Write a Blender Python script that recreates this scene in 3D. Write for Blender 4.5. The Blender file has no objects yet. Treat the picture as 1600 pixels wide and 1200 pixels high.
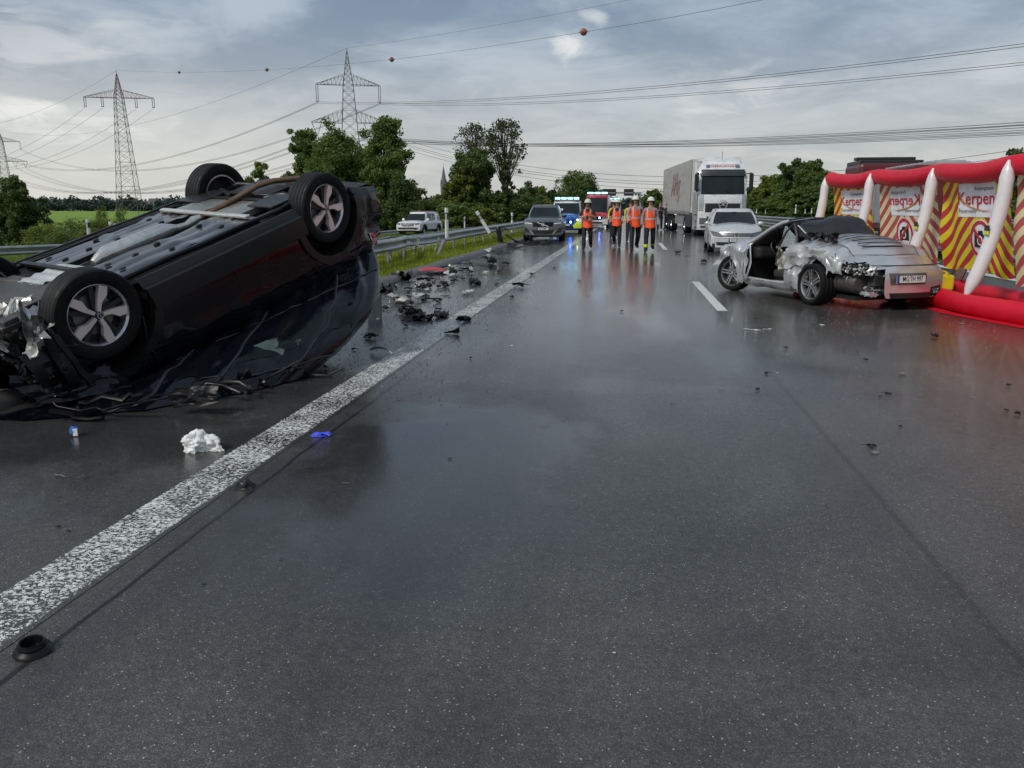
import bpy, bmesh, math, random
import numpy as np
from mathutils import Vector, Matrix
rnd = random.Random(7); nrnd = np.random.default_rng(7)
S = bpy.context.scene; COL = S.collection
PI = math.pi
# ---------------------------------------------------------------- camera
F = 1250.0; CAMH = 1.5
_a = Vector((180/F, 275/F, 1)).normalized()          # road direction seen in camera axes (right, up, forward)
_u = Vector((0, _a.z, -_a.y)).normalized(); _r = Vector((_a.z*_u.y-_a.y*_u.z, _a.x*_u.z-_a.z*_u.x, _a.y*_u.x-_a.x*_u.y))
RIGHT = Vector((_r.x, _a.x, _u.x)); UP = Vector((_r.y, _a.y, _u.y)); FWD = Vector((_r.z, _a.z, _u.z))
cd = bpy.data.cameras.new('camera'); cam = bpy.data.objects.new('camera', cd); COL.objects.link(cam)
cd.sensor_width = 36; cd.lens = F/1600*36; cd.clip_start = .05; cd.clip_end = 6000
cam.matrix_world = Matrix(((RIGHT.x, UP.x, -FWD.x, 0), (RIGHT.y, UP.y, -FWD.y, 0), (RIGHT.z, UP.z, -FWD.z, CAMH), (0, 0, 0, 1)))
S.camera = cam
ORD = ['first', 'second', 'third', 'fourth', 'fifth', 'sixth', 'seventh', 'eighth', 'ninth', 'tenth', 'eleventh', 'twelfth', 'thirteenth', 'fourteenth', 'fifteenth', 'sixteenth', 'seventeenth', 'eighteenth', 'nineteenth', 'twentieth']
def ray(px, py): return RIGHT*((px-800)/F) + UP*((600-py)/F) + FWD
def pxof(P_):
    q = Vector(P_)-Vector((0, 0, CAMH)); return (800+F*q.dot(RIGHT)/q.dot(FWD), 600-F*q.dot(UP)/q.dot(FWD))
def gp(px, py, z=0.0):                                # point of the ground below a pixel of the photograph
    d = ray(px, py); t = (z-CAMH)/d.z; return Vector((d.x*t, d.y*t, z))
def at(px, py, Y):
    d = ray(px, py); t = Y/d.y; return Vector((d.x*t, Y, CAMH+d.z*t))
# ---------------------------------------------------------------- sky and sun
SUN_EL = math.radians(42); SUN_AZ = math.radians(-142)     # azimuth from +Y towards +X
w = bpy.data.worlds.new("World"); S.world = w; w.use_nodes = True
nt = w.node_tree; nt.nodes.clear(); N = nt.nodes.new; Lk = nt.links.new
out = N('ShaderNodeOutputWorld'); bg = N('ShaderNodeBackground'); bg.inputs[1].default_value = .1
sky = N('ShaderNodeTexSky'); sky.sky_type = 'NISHITA'; sky.sun_disc = False; sky.sun_elevation = SUN_EL; sky.sun_rotation = SUN_AZ
tc = N('ShaderNodeTexCoord')
def vm(op, a=None, b=None):
    n = N('ShaderNodeVectorMath'); n.operation = op
    for i, q in enumerate((a, b)):
        if q is None: continue
        if isinstance(q, (tuple, list, Vector)): n.inputs[i].default_value = tuple(q)
        elif isinstance(q, (int, float)): n.inputs[3 if op == 'SCALE' else i].default_value = q
        else: Lk(q, n.inputs[3] if (op == 'SCALE' and i == 1) else n.inputs[i])
    return n.outputs[1] if op in ('DOT_PRODUCT', 'LENGTH', 'DISTANCE') else n.outputs[0]
def mm(op, a, b=None, c=None, clamp=False):
    n = N('ShaderNodeMath'); n.operation = op; n.use_clamp = clamp
    for i, q in enumerate((a, b, c)):
        if q is None: continue
        if isinstance(q, (int, float)): n.inputs[i].default_value = q
        else: Lk(q, n.inputs[i])
    return n.outputs[0]
def mr(x, a, b, c=0.0, d=1.0, smooth=True):
    n = N('ShaderNodeMapRange'); n.interpolation_type = 'SMOOTHSTEP' if smooth else 'LINEAR'
    Lk(x, n.inputs[0]); n.inputs[1].default_value = a; n.inputs[2].default_value = b; n.inputs[3].default_value = c; n.inputs[4].default_value = d
    return n.outputs[0]
def noi(v, sc, det=5, ro=.55, dist=0.0):
    n = N('ShaderNodeTexNoise'); Lk(v, n.inputs['Vector']); n.inputs['Scale'].default_value = sc; n.inputs['Detail'].default_value = det
    n.inputs['Roughness'].default_value = ro; n.inputs['Distortion'].default_value = dist; return n.outputs[0]
def mix(f, a, b, bt='MIX'):
    n = N('ShaderNodeMix'); n.data_type = 'RGBA'; n.blend_type = bt
    for s, q in ((0, f), (6, a), (7, b)):
        if isinstance(q, (int, float)): n.inputs[s].default_value = q
        elif isinstance(q, tuple): n.inputs[s].default_value = (*q[:3], 1)
        else: Lk(q, n.inputs[s])
    return n.outputs[2]
D = vm('NORMALIZE', tc.outputs['Generated'])
sep = N('ShaderNodeSeparateXYZ'); Lk(D, sep.inputs[0]); dz = mm('MAXIMUM', sep.outputs[2], 0.0)
den = mm('ADD', dz, .16)
cmb = N('ShaderNodeCombineXYZ'); Lk(mm('DIVIDE', sep.outputs[0], den), cmb.inputs[0]); Lk(mm('DIVIDE', sep.outputs[1], den), cmb.inputs[1]); cmb.inputs[2].default_value = 3.1
P = cmb.outputs[0]
n1 = noi(P, .62, 7, .52, .7); n2 = noi(P, 1.9, 8, .6, .7); n3 = noi(P, 5.0, 6, .6, .3)
cl = mm('ADD', mm('MULTIPLY', n1, .62), mm('ADD', mm('MULTIPLY', n2, .3), mm('MULTIPLY', n3, .08)))
cl = mr(cl, .42, .60)
up = mix(cl, (1.35, 1.82, 2.45), (3.0, 3.5, 4.05))
low = mix(mr(n2, .35, .65), (3.3, 3.42, 3.40), (4.0, 4.0, 3.85))
hz = mr(dz, .02, .24)
cloud = mix(hz, low, up)
# brighter, slightly warm towards the left where the sun stands behind the cloud
lft = mr(vm('DOT_PRODUCT', D, tuple(ray(-250, 230).normalized())), .80, 1.0)
cloud = mix(mm('MULTIPLY', mm('MULTIPLY', lft, mr(dz, .05, .17, 1.0, .05)), .45), cloud, (5.6, 5.5, 5.05))
def patch(px, py, r0, thr, stretch=3.0, amp=1.0, seed=0.0):
    global cloud
    c = ray(px, py).normalized(); r = c.cross(Vector((0, 0, 1))).normalized(); u = r.cross(c)
    dd = vm('SUBTRACT', D, tuple(c))
    a_ = mm('DIVIDE', vm('DOT_PRODUCT', dd, tuple(r)), r0*stretch); b_ = mm('DIVIDE', vm('DOT_PRODUCT', dd, tuple(u)), r0)
    rr = mm('SQRT', mm('ADD', mm('MULTIPLY', a_, a_), mm('MULTIPLY', b_, b_)))
    q = vm('ADD', P, (seed, seed, seed)); nn = noi(q, 2.6, 8, .62, 1.0)
    m = mm('MULTIPLY', mr(mm('ADD', nn, mm('MULTIPLY', rr, -.30)), thr-.05, thr+.22), amp)
    m = mm('MULTIPLY', m, vm('DOT_PRODUCT', D, tuple(c)), clamp=True)
    cloud = mix(m, cloud, (6.0, 5.95, 5.7))
patch(893, 80, .024, .34, 1.5, .8, 1.3); patch(930, 28, .012, .32, 3.2, .5, 5.3); patch(25, 175, .02, .28, 3.2, .85, 2.2); patch(150, 195, .03, .34, 3.4, .5, 7.7)
patch(1170, 140, .04, .34, 2.2, .32, 4.1); patch(1080, 160, .03, .33, 1.6, .25, 9.1); patch(1560, 110, .03, .33, 2.2, .25, 3.3); patch(20, 60, .06, .34, 2.0, .35, 6.1); patch(170, 50, .05, .36, 2.0, .25, 8.4)
col = mix(.93, sky.outputs[0], cloud)
Lk(col, bg.inputs[0]); Lk(bg.outputs[0], out.inputs[0])
sl = bpy.data.lights.new('sun', 'SUN'); sl.energy = 1.5; sl.angle = math.radians(12); sl.color = (1, .95, .86)
so = bpy.data.objects.new('sun', sl); COL.objects.link(so)
sd = Vector((math.sin(SUN_AZ)*math.cos(SUN_EL), math.cos(SUN_AZ)*math.cos(SUN_EL), math.sin(SUN_EL)))
so.rotation_euler = sd.to_track_quat('Z', 'Y').to_euler()
S.view_settings.view_transform = 'Standard'; S.view_settings.look = 'None'; S.view_settings.exposure = 0.58; S.view_settings.gamma = 1
S.view_settings.use_curve_mapping = False
# ---------------------------------------------------------------- material helpers
class NB:
    """small node builder for one material"""
    def __init__(s, name):
        s.m = bpy.data.materials.new(name); s.m.use_nodes = True; s.t = s.m.node_tree; s.t.nodes.clear()
        s.out = s.n('ShaderNodeOutputMaterial'); s.b = s.n('ShaderNodeBsdfPrincipled'); s.t.links.new(s.b.outputs[0], s.out.inputs[0])
        s.tc = s.n('ShaderNodeTexCoord'); s.obj = s.tc.outputs['Object']
    def n(s, k): return s.t.nodes.new(k)
    def put(s, inp, q):
        if q is None: return
        if isinstance(q, (int, float)): inp.default_value = q
        elif isinstance(q, (tuple, list)): inp.default_value = tuple(q) if len(q) == len(inp.default_value) else (*q, 1)
        else: s.t.links.new(q, inp)
    def math(s, op, a, b=None, c=None, clamp=False):
        n = s.n('ShaderNodeMath'); n.operation = op; n.use_clamp = clamp
        s.put(n.inputs[0], a); s.put(n.inputs[1], b); s.put(n.inputs[2], c); return n.outputs[0]
    def noise(s, sc, det=3, ro=.5, v=None, dist=0.0, out=0):
        n = s.n('ShaderNodeTexNoise'); s.put(n.inputs['Vector'], v if v is not None else s.obj); n.inputs['Scale'].default_value = sc
        n.inputs['Detail'].default_value = det; n.inputs['Roughness'].default_value = ro; n.inputs['Distortion'].default_value = dist; return n.outputs[out]
    def vor(s, sc, v=None, feature='F1', out=0, rnd_=1.0):
        n = s.n('ShaderNodeTexVoronoi'); n.feature = feature; s.put(n.inputs['Vector'], v if v is not None else s.obj); n.inputs['Scale'].default_value = sc
        n.inputs['Randomness'].default_value = rnd_; return n.outputs[out]
    def rng(s, x, a, b, c=0.0, d=1.0, smooth=True):
        n = s.n('ShaderNodeMapRange'); n.interpolation_type = 'SMOOTHSTEP' if smooth else 'LINEAR'
        s.put(n.inputs[0], x); s.put(n.inputs[1], a); s.put(n.inputs[2], b); s.put(n.inputs[3], c); s.put(n.inputs[4], d); return n.outputs[0]
    def mix(s, f, a, b, bt='MIX'):
        n = s.n('ShaderNodeMix'); n.data_type = 'RGBA'; n.blend_type = bt
        s.put(n.inputs[0], f); s.put(n.inputs[6], a); s.put(n.inputs[7], b); return n.outputs[2]
    def map(s, scale=(1, 1, 1), rot=(0, 0, 0), loc=(0, 0, 0), v=None):
        n = s.n('ShaderNodeMapping'); s.put(n.inputs[0], v if v is not None else s.obj); n.inputs[1].default_value = loc; n.inputs[2].default_value = rot; n.inputs[3].default_value = scale; return n.outputs[0]
    def xyz(s, v=None):
        n = s.n('ShaderNodeSeparateXYZ'); s.put(n.inputs[0], v if v is not None else s.obj); return n.outputs
    def bump(s, h, st=.3, dist=.01, prev=None):
        n = s.n('ShaderNodeBump'); s.put(n.inputs['Strength'], st); s.put(n.inputs['Distance'], dist); s.put(n.inputs['Height'], h)
        if prev is not None: s.put(n.inputs['Normal'], prev)
        return n.outputs[0]
    def set(s, **k):
        for a, q in k.items():
            nm = {'col': 'Base Color', 'rough': 'Roughness', 'metal': 'Metallic', 'coat': 'Coat Weight', 'coatr': 'Coat Roughness', 'normal': 'Normal', 'spec': 'Specular IOR Level', 'alpha': 'Alpha', 'em': 'Emission Color', 'es': 'Emission Strength', 'trans': 'Transmission Weight', 'ior': 'IOR', 'sss': 'Subsurface Weight'}[a]
            s.put(s.b.inputs[nm], q)
        return s.m
_mc = {}
def M(name, col=(.5, .5, .5), rough=.5, metal=0.0, coat=0.0, var=.12, vs=3.0, grime=0.0, bump=0.0, bs=60.0, wet=0.0, em=None, es=0.0, spec=.5):
    if name in _mc: return _mc[name]
    b = NB(name)
    c = b.mix(b.rng(b.noise(vs, 5, .6), .3, .7), tuple(max(0, x*(1-var)) for x in col), tuple(min(1, x*(1+var)) for x in col))
    if grime: c = b.mix(b.math('MULTIPLY', b.rng(b.noise(vs*2.3, 6, .65), .45, .7), grime), c, (.05, .045, .04))
    r = b.rng(b.noise(vs*4, 4, .6), .3, .7, max(.02, rough*.8), min(1, rough*1.2))
    nrm = None
    if bump: nrm = b.bump(b.noise(bs, 4, .6), bump, .004)
    if wet:
        dr = b.rng(b.vor(150), .0, .35, 1, 0); nrm = b.bump(b.math('MULTIPLY', dr, b.rng(b.noise(30, 2), .45, .6)), wet, .0015, nrm)
    b.set(col=c, rough=r, metal=metal, coat=coat, coatr=.04, normal=nrm, spec=spec)
    if em: b.set(em=em, es=es)
    _mc[name] = b.m; return b.m
# ---------------------------------------------------------------- mesh helpers
def tag(o, label=None, cat=None, group=None, kind=None):
    if label: o['label'] = label
    if cat: o['category'] = cat
    if group: o['group'] = group
    if kind: o['kind'] = kind
    return o
def empty(name, loc=(0, 0, 0), rot=None, parent=None, label=None, cat=None, group=None, scale=None):
    o = bpy.data.objects.new(name, None); COL.objects.link(o); o.location = loc; o.empty_display_size = .2
    if rot is not None: o.rotation_euler = rot
    if scale: o.scale = scale
    if parent: o.parent = parent
    return tag(o, label, cat, group)
def setmesh(me, mats, smooth=40):
    for m_ in (mats if isinstance(mats, (list, tuple)) else [mats]): me.materials.append(m_)
    if smooth:
        me.polygons.foreach_set('use_smooth', [True]*len(me.polygons)); me.update()
        if smooth < 180: me.set_sharp_from_angle(angle=math.radians(smooth))
    me.update()
def ob(name, me, parent=None, loc=None):
    o = bpy.data.objects.new(name, me); COL.objects.link(o)
    if parent: o.parent = parent
    if loc is not None: o.location = loc
    return o
class MB:
    def __init__(s): s.v = []; s.f = []; s.mi = []; s.uv = None
    def add(s, vs, fs, mi=0):
        k = len(s.v); s.v += [tuple(q) for q in vs]
        for f in fs: s.f.append(tuple(i+k for i in f)); s.mi.append(mi)
        return s
    def box(s, c, d, mi=0, R=None, taper=1.0):
        vs = []
        for z in (-1, 1):
            t = taper if z > 0 else 1
            for x, y in ((-1, -1), (1, -1), (1, 1), (-1, 1)):
                q = Vector((x*d[0]/2*t, y*d[1]/2*t, z*d[2]/2))
                if R is not None: q = R @ q
                vs.append(q+Vector(c))
        return s.add(vs, [(0, 3, 2, 1), (4, 5, 6, 7), (0, 1, 5, 4), (1, 2, 6, 5), (2, 3, 7, 6), (3, 0, 4, 7)], mi)
    def tube(s, pts, r, n=8, mi=0, cap=True, squash=None):
        pts = [Vector(p) for p in pts]; rs = r if isinstance(r, (list, tuple)) else [r]*len(pts); vs = []; fs = []
        prev = None
        for i, p in enumerate(pts):
            d = (pts[min(i+1, len(pts)-1)]-pts[max(i-1, 0)]); d = d.normalized() if d.length > 1e-9 else Vector((0, 0, 1))
            if prev is None:
                h = Vector((0, 0, 1)) if abs(d.z) < .9 else Vector((1, 0, 0)); a = d.cross(h).normalized()
            else: a = (prev - d*prev.dot(d)).normalized()
            prev = a; b = d.cross(a)
            for k in range(n):
                t = 2*PI*k/n; q = a*math.cos(t)*rs[i] + b*math.sin(t)*rs[i]*(squash or 1); vs.append(p+q)
        for i in range(len(pts)-1):
            for k in range(n): fs.append((i*n+k, i*n+(k+1) % n, (i+1)*n+(k+1) % n, (i+1)*n+k))
        if cap: fs.append(tuple(range(n))[::-1]); fs.append(tuple((len(pts)-1)*n+k for k in range(n)))
        return s.add(vs, fs, mi)
    def lathe(s, prof, n=32, mi=0, c=(0, 0, 0), ax=(0, 0, 1), closed=False, mis=None):
        ax = Vector(ax).normalized(); h = Vector((0, 0, 1)) if abs(ax.z) < .9 else Vector((0, 1, 0)); a = h.cross(ax).normalized(); b = ax.cross(a); c = Vector(c)
        vs = []
        for (r, z) in prof:
            for k in range(n): t = 2*PI*k/n; vs.append(c+a*(math.cos(t)*r)+b*(math.sin(t)*r)+ax*z)
        m = len(prof); R_ = m if closed else m-1; base = len(s.v); s.v += [tuple(q) for q in vs]
        for i in range(R_):
            j = (i+1) % m
            for k in range(n): s.f.append((base+i*n+k, base+i*n+(k+1) % n, base+j*n+(k+1) % n, base+j*n+k)); s.mi.append(mis[i] if mis else mi)
        return s
    def grid(s, P_, mi=0, keep=None, flip=False):
        n = len(P_); m = len(P_[0]); vs = [q for row in P_ for q in row]; fs = []
        for i in range(n-1):
            for j in range(m-1):
                if keep and not keep(i, j): continue
                f = (i*m+j, i*m+j+1, (i+1)*m+j+1, (i+1)*m+j); fs.append(f[::-1] if flip else f)
        return s.add(vs, fs, mi)
    def prism(s, poly, fr, t, mi=0):
        """poly 2d list; fr=(origin,u,v,n) extruded from 0 to t along n"""
        o, u, v, n_ = [Vector(q) for q in fr]; k = len(poly)
        a = [o+u*x+v*y for x, y in poly]; b = [q+n_*t for q in a]
        return s.add(a+b, [tuple(range(k))[::-1], tuple(range(k, 2*k))]+[(i, (i+1) % k, k+(i+1) % k, k+i) for i in range(k)], mi)
    def jitter(s, amp, seed=1, fn=None):
        R_ = random.Random(seed)
        s.v = [tuple(Vector(q)+Vector((R_.gauss(0, 1), R_.gauss(0, 1), R_.gauss(0, 1)))*amp*(fn(q) if fn else 1)) for q in s.v]; return s
    def build(s, name, mats, parent=None, smooth=40, bevel=0.0, loc=None, fixn=False):
        me = bpy.data.meshes.new(name); me.from_pydata(s.v, [], s.f); me.validate()
        if len(me.polygons) == len(s.mi): me.polygons.foreach_set('material_index', s.mi)
        if fixn:
            bm = bmesh.new(); bm.from_mesh(me); bmesh.ops.recalc_face_normals(bm, faces=bm.faces); bm.to_mesh(me); bm.free()
        setmesh(me, mats, smooth); o = ob(name, me, parent, loc)
        if bevel: b = o.modifiers.new('bevel', 'BEVEL'); b.width = bevel; b.segments = 2; b.limit_method = 'ANGLE'
        return o
def copy_tree(o, parent=None):
    c = o.copy(); COL.objects.link(c)
    if parent is not None: c.parent = parent
    for ch in list(o.children): copy_tree(ch, c)
    return c
_tc = {}
def text_obj(s_, name, mat_, parent, origin, u, v, size, depth=.002, align='CENTER', mirror=False, sx=1.0, bold=0.0, font_shear=0.0):
    """flat lettering, u = reading direction, v = up of the letters"""
    key = (s_, align, bold, font_shear)
    if key not in _tc:
        cu = bpy.data.curves.new('t', 'FONT'); cu.body = s_; cu.align_x = align; cu.align_y = 'CENTER'; cu.size = 1; cu.resolution_u = 2; cu.offset = bold; cu.shear = font_shear
        t = bpy.data.objects.new('t', cu); COL.objects.link(t); dg = bpy.context.evaluated_depsgraph_get(); me = bpy.data.meshes.new_from_object(t.evaluated_get(dg))
        _tc[key] = ([v_.co.copy() for v_ in me.vertices], [tuple(p.vertices) for p in me.polygons])
        bpy.data.objects.remove(t); bpy.data.curves.remove(cu); bpy.data.meshes.remove(me)
    vs, fs = _tc[key]; u = Vector(u).normalized(); v = Vector(v).normalized(); n_ = u.cross(v); o_ = Vector(origin); k = -1 if mirror else 1
    mb = MB(); mb.add([o_+u*(q.x*size*sx*k)+v*(q.y*size)+n_*depth for q in vs], fs)
    return mb.build(name, mat_, parent, smooth=0)
def sstep(a, b, x): t = min(1, max(0, (x-a)/(b-a))); return t*t*(3-2*t)
def lerp(a, b, t): return a+(b-a)*t
def interp(pts, x):
    """smooth (monotone-ish) interpolation through (x, y) points"""
    if x <= pts[0][0]: return pts[0][1]
    if x >= pts[-1][0]: return pts[-1][1]
    for i in range(len(pts)-1):
        if x <= pts[i+1][0]:
            x0, y0 = pts[i]; x1, y1 = pts[i+1]; h = x1-x0; t = (x-x0)/h
            def sl(j):
                if j <= 0 or j >= len(pts)-1: return None
                a_ = (pts[j][1]-pts[j-1][1])/(pts[j][0]-pts[j-1][0]); b_ = (pts[j+1][1]-pts[j][1])/(pts[j+1][0]-pts[j][0])
                return 0 if a_*b_ <= 0 else 2*a_*b_/(a_+b_)
            d = (y1-y0)/h; m0 = sl(i); m1 = sl(i+1); m0 = d if m0 is None else m0; m1 = d if m1 is None else m1
            return (2*t**3-3*t**2+1)*y0+(t**3-2*t**2+t)*h*m0+(-2*t**3+3*t**2)*y1+(t**3-t**2)*h*m1
# ---------------------------------------------------------------- surface materials
def asphalt(name, paint=None, dry=0.0):
    b = NB(name); g = b.n('ShaderNodeNewGeometry'); p = g.outputs['Position']
    x = b.xyz(p)
    cell = b.vor(230, p, out=1); cs = b.xyz(cell)
    base = b.mix(b.rng(cs[0], .0, 1.0), (.066, .067, .064), (.135, .136, .129)); base = b.mix(b.rng(b.noise(22, 4, .65, p), .35, .7, 0, .6), base, (.055, .055, .054))
    base = b.mix(b.rng(cs[1], .90, .97), base, (.19, .187, .178)); base = b.mix(b.rng(cs[2], .994, .997), base, (.55, .54, .50))
    big = b.noise(.35, 5, .6, p, 0.6)
    base = b.mix(b.rng(big, .35, .68), base, b.mix(1.0, base, (.55, .56, .58), 'MULTIPLY'))
    # long streaks along the driving direction where tyres polished the surface
    st = b.noise(1.0, 4, .6, b.map((1.3, .05, 1), v=p))
    base = b.mix(b.rng(st, .45, .7, 0, .45), base, (.030, .031, .033))
    wetn = b.noise(.42, 5, .55, b.map((.9, .30, 1), v=p), .15)
    # the film of water: thick on the inner lanes, thinner near the camera and on the right lane
    film = b.rng(wetn, .30, .66)
    rl = b.rng(x[0], 1.2, 2.2); film = b.math('MULTIPLY', film, b.rng(rl, 0, 1, 1, .72))
    far = b.rng(x[1], 2.5, 9.0, .12, 1.0); film = b.math('MULTIPLY', film, far)
    film = b.math('MAXIMUM', film, b.math('MULTIPLY', b.rng(x[1], 3, 11), .74))
    def blob(cx, cy, rx_, ry_):
        u = b.math('DIVIDE', b.math('SUBTRACT', x[0], cx), rx_); v_ = b.math('DIVIDE', b.math('SUBTRACT', x[1], cy), ry_)
        return b.rng(b.math('ADD', b.math('ADD', b.math('MULTIPLY', u, u), b.math('MULTIPLY', v_, v_)), b.math('MULTIPLY', b.math('SUBTRACT', b.noise(1.6, 6, .65, p), .5), 2.6)), .15, 1.75, 1, 0)
    pud = b.math('MAXIMUM', blob(-1.15, 4.5, .95, 1.9), blob(-4.3, 5.4, 2.6, 2.2)); film = b.math('MAXIMUM', film, b.math('MULTIPLY', pud, .93))
    rough = b.rng(film, 0, 1, .36, .09, False)
    base = b.mix(b.math('MULTIPLY', pud, .6), base, (.010, .010, .011)); base = b.mix(b.math('MULTIPLY', rl, .35), base, b.mix(1.0, base, (.80, .70, .66), 'MULTIPLY'))
    h1 = b.vor(230, p); h2 = b.noise(45, 3, .6, p); h3 = b.noise(5, 3, .6, p)
    h = b.math('ADD', b.math('MULTIPLY', b.math('SUBTRACT', 1, h1), .7), b.math('MULTIPLY', h2, .6))
    amp = b.rng(film, 0, 1, .62, .035, False)
    nrm = b.bump(h, amp, .004); nrm = b.bump(h3, .10, .010, nrm)
    tr = b.math('MAXIMUM', b.rng(b.math('ABSOLUTE', b.math('SUBTRACT', x[0], -1.35)), .15, .45, 1, 0), b.rng(b.math('ABSOLUTE', b.math('SUBTRACT', x[0], .42)), .15, .45, 1, 0)); base = b.mix(b.math('MULTIPLY', tr, b.rng(b.noise(.8, 4, .6, p), .3, .7, .05, .45)), base, b.mix(1.0, base, (.6, .6, .62), 'MULTIPLY'))
    # seams
    def seam(xc, wd):
        wob = b.math('MULTIPLY', b.math('SUBTRACT', b.noise(.8, 3, .6, p), .5), .07)
        return b.rng(b.math('ABSOLUTE', b.math('SUBTRACT', b.math('ADD', x[0], wob), xc)), wd, wd*2.0, 1, 0)
    sm = b.math('MAXIMUM', seam(-1.96, .008), b.math('MULTIPLY', seam(1.37, .012), .38))
    base = b.mix(b.math('MULTIPLY', sm, .8), base, (.006, .006, .006))
    if paint:
        pn = b.noise(62 if paint == 'dots' else 70, 4, .62, b.map((.8, 1.0, 1), v=p), .9); th = b.noise(3.0, 4, .6, p)
        thr = b.rng(th, .3, .7, .44, .52) if paint == 'dots' else b.rng(th, .3, .7, .30, .40)
        mk = b.rng(b.math('SUBTRACT', pn, thr), .0, .035)
        if paint == 'dots':
            ed_ = b.math('ADD', b.math('ABSOLUTE', b.math('SUBTRACT', x[0], -2.275)), b.math('MULTIPLY', b.math('SUBTRACT', b.noise(26, 4, .7, p), .5), .05)); mk = b.math('MULTIPLY', mk, b.rng(ed_, .142, .150, 1, 0))
        blot = b.rng(b.noise(1.6, 6, .7, p), .60, .66); mk = b.math('MULTIPLY', mk, b.math('SUBTRACT', 1, b.math('MULTIPLY', blot, .75)))
        wc = b.mix(b.rng(b.noise(9, 5, .6, p), .3, .75), (.80, .80, .77), (.55, .55, .52))
        base = b.mix(mk, base, wc); rough = b.mix(mk, rough, (.45, .45, .45))
        nrm = b.bump(mk, .9, .0035, nrm)
    b.set(col=base, rough=rough, normal=nrm, ior=1.33, spec=.5, coat=b.math('MULTIPLY', film, .25), coatr=.07)
    return b.m
def grassmat(name, c1, c2, c3=None, sc=2.0):
    b = NB(name); g = b.n('ShaderNodeNewGeometry'); p = g.outputs['Position']
    c = b.mix(b.rng(b.noise(sc, 6, .65, p), .3, .7), c1, c2)
    if c3: c = b.mix(b.rng(b.noise(sc*6, 4, .6, p), .55, .75), c, c3)
    b.set(col=c, rough=.9, spec=.08, normal=b.bump(b.noise(30, 5, .7, p), .8, .05)); return b.m
def leafmat(name, c1, c2, tr=.3, rough=.5):
    b = NB(name); g = b.n('ShaderNodeNewGeometry'); r = g.outputs['Random Per Island']
    c = b.mix(b.rng(r, 0, 1, 0, 1, False), c1, c2)
    c = b.mix(b.rng(b.noise(.5, 3, .6, g.outputs['Position']), .35, .7, 0, .5), c, tuple(x*.6 for x in c1))
    b.set(col=c, rough=rough, spec=.35)
    t = b.n('ShaderNodeBsdfTranslucent'); b.put(t.inputs[0], b.mix(1.0, c, (1.3, 1.25, .6), 'MULTIPLY'))
    m_ = b.n('ShaderNodeMixShader'); m_.inputs[0].default_value = tr; b.t.links.new(b.b.outputs[0], m_.inputs[1]); b.t.links.new(t.outputs[0], m_.inputs[2]); b.t.links.new(m_.outputs[0], b.out.inputs[0])
    return b.m
ASPH = asphalt('wet_asphalt'); PAINT = asphalt('edge_line_paint', 'dots'); PAINT2 = asphalt('lane_line_paint', 'solid')
# ---------------------------------------------------------------- ground and roads
def zt(X, Y):
    return (-.55*sstep(-8, -16, X)*sstep(18, 50, Y) - .42*sstep(-16, -20.5, X)*sstep(5, 25, Y) - .02*sstep(-4, -6, X)) if X < 0 else 0.0
Ys = [-20, -10, 0, 3, 6, 9, 12, 15, 18, 21, 24, 27, 30, 34, 38, 42, 46, 50, 56, 64, 74, 90, 120, 160, 240, 400, 800, 1600, 3000, 5000]
def sheet(name, xs, mat_, dzv=0.0, ys=None, zf=None, wav=0.0):
    ys = ys or Ys; g = [[(x, y, (zf or zt)(x, y)+dzv) for x in xs] for y in ys]; mb = MB(); mb.grid(g, flip=False)
    o = mb.build(name, mat_, smooth=180); return tag(o, kind='structure')
XS = [-4000, -1500, -500, -200, -80, -40, -28, -24, -22, -20.5, -19, -18, -17, -16, -15.5, -15, -14, -13, -12, -11, -10, -9, -8, -7.4, -6.6, -5.8, -5.0, -4.8, -2, 1, 4, 9, 11, 16, 24, 30, 60, 200, 800, 4000]
tag(sheet('ground', XS, grassmat('verge_soil_grass', (.055, .10, .025), (.10, .14, .035), (.09, .075, .045)), -.05), 'level green farmland and verges around the motorway')
sheet('field', [-3000, -800, -300, -120, -60, -32], grassmat('bright_crop_field', (.16, .26, .05), (.22, .32, .07), None, .02), -.02, ys=[85, 130, 200, 400, 700])
sheet('field', [-3000, -800, -300, -120, -60, -32], grassmat('dark_crop_field', (.045, .13, .03), (.06, .16, .035), None, .05), -.03, ys=[28, 40, 60, 84])
def flat(name, x0, x1, y0, y1, z, mat_, n=1):
    ys = [y0+(y1-y0)*i/n for i in range(n+1)]; mb = MB(); mb.grid([[(x0, y, z), (x1, y, z)] for y in ys]); return tag(mb.build(name, mat_, smooth=0), kind='structure')
flat('road', -4.72, 8.9, -8, 700, 0, ASPH)
flat('opposite_carriageway', 11.2, 23.2, -8, 700, -.004, ASPH)
sheet('slip_road', [-15.6, -14, -12.5, -11, -9.5, -8, -7.5], ASPH, .004, ys=[y for y in Ys if y <= 400])
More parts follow.
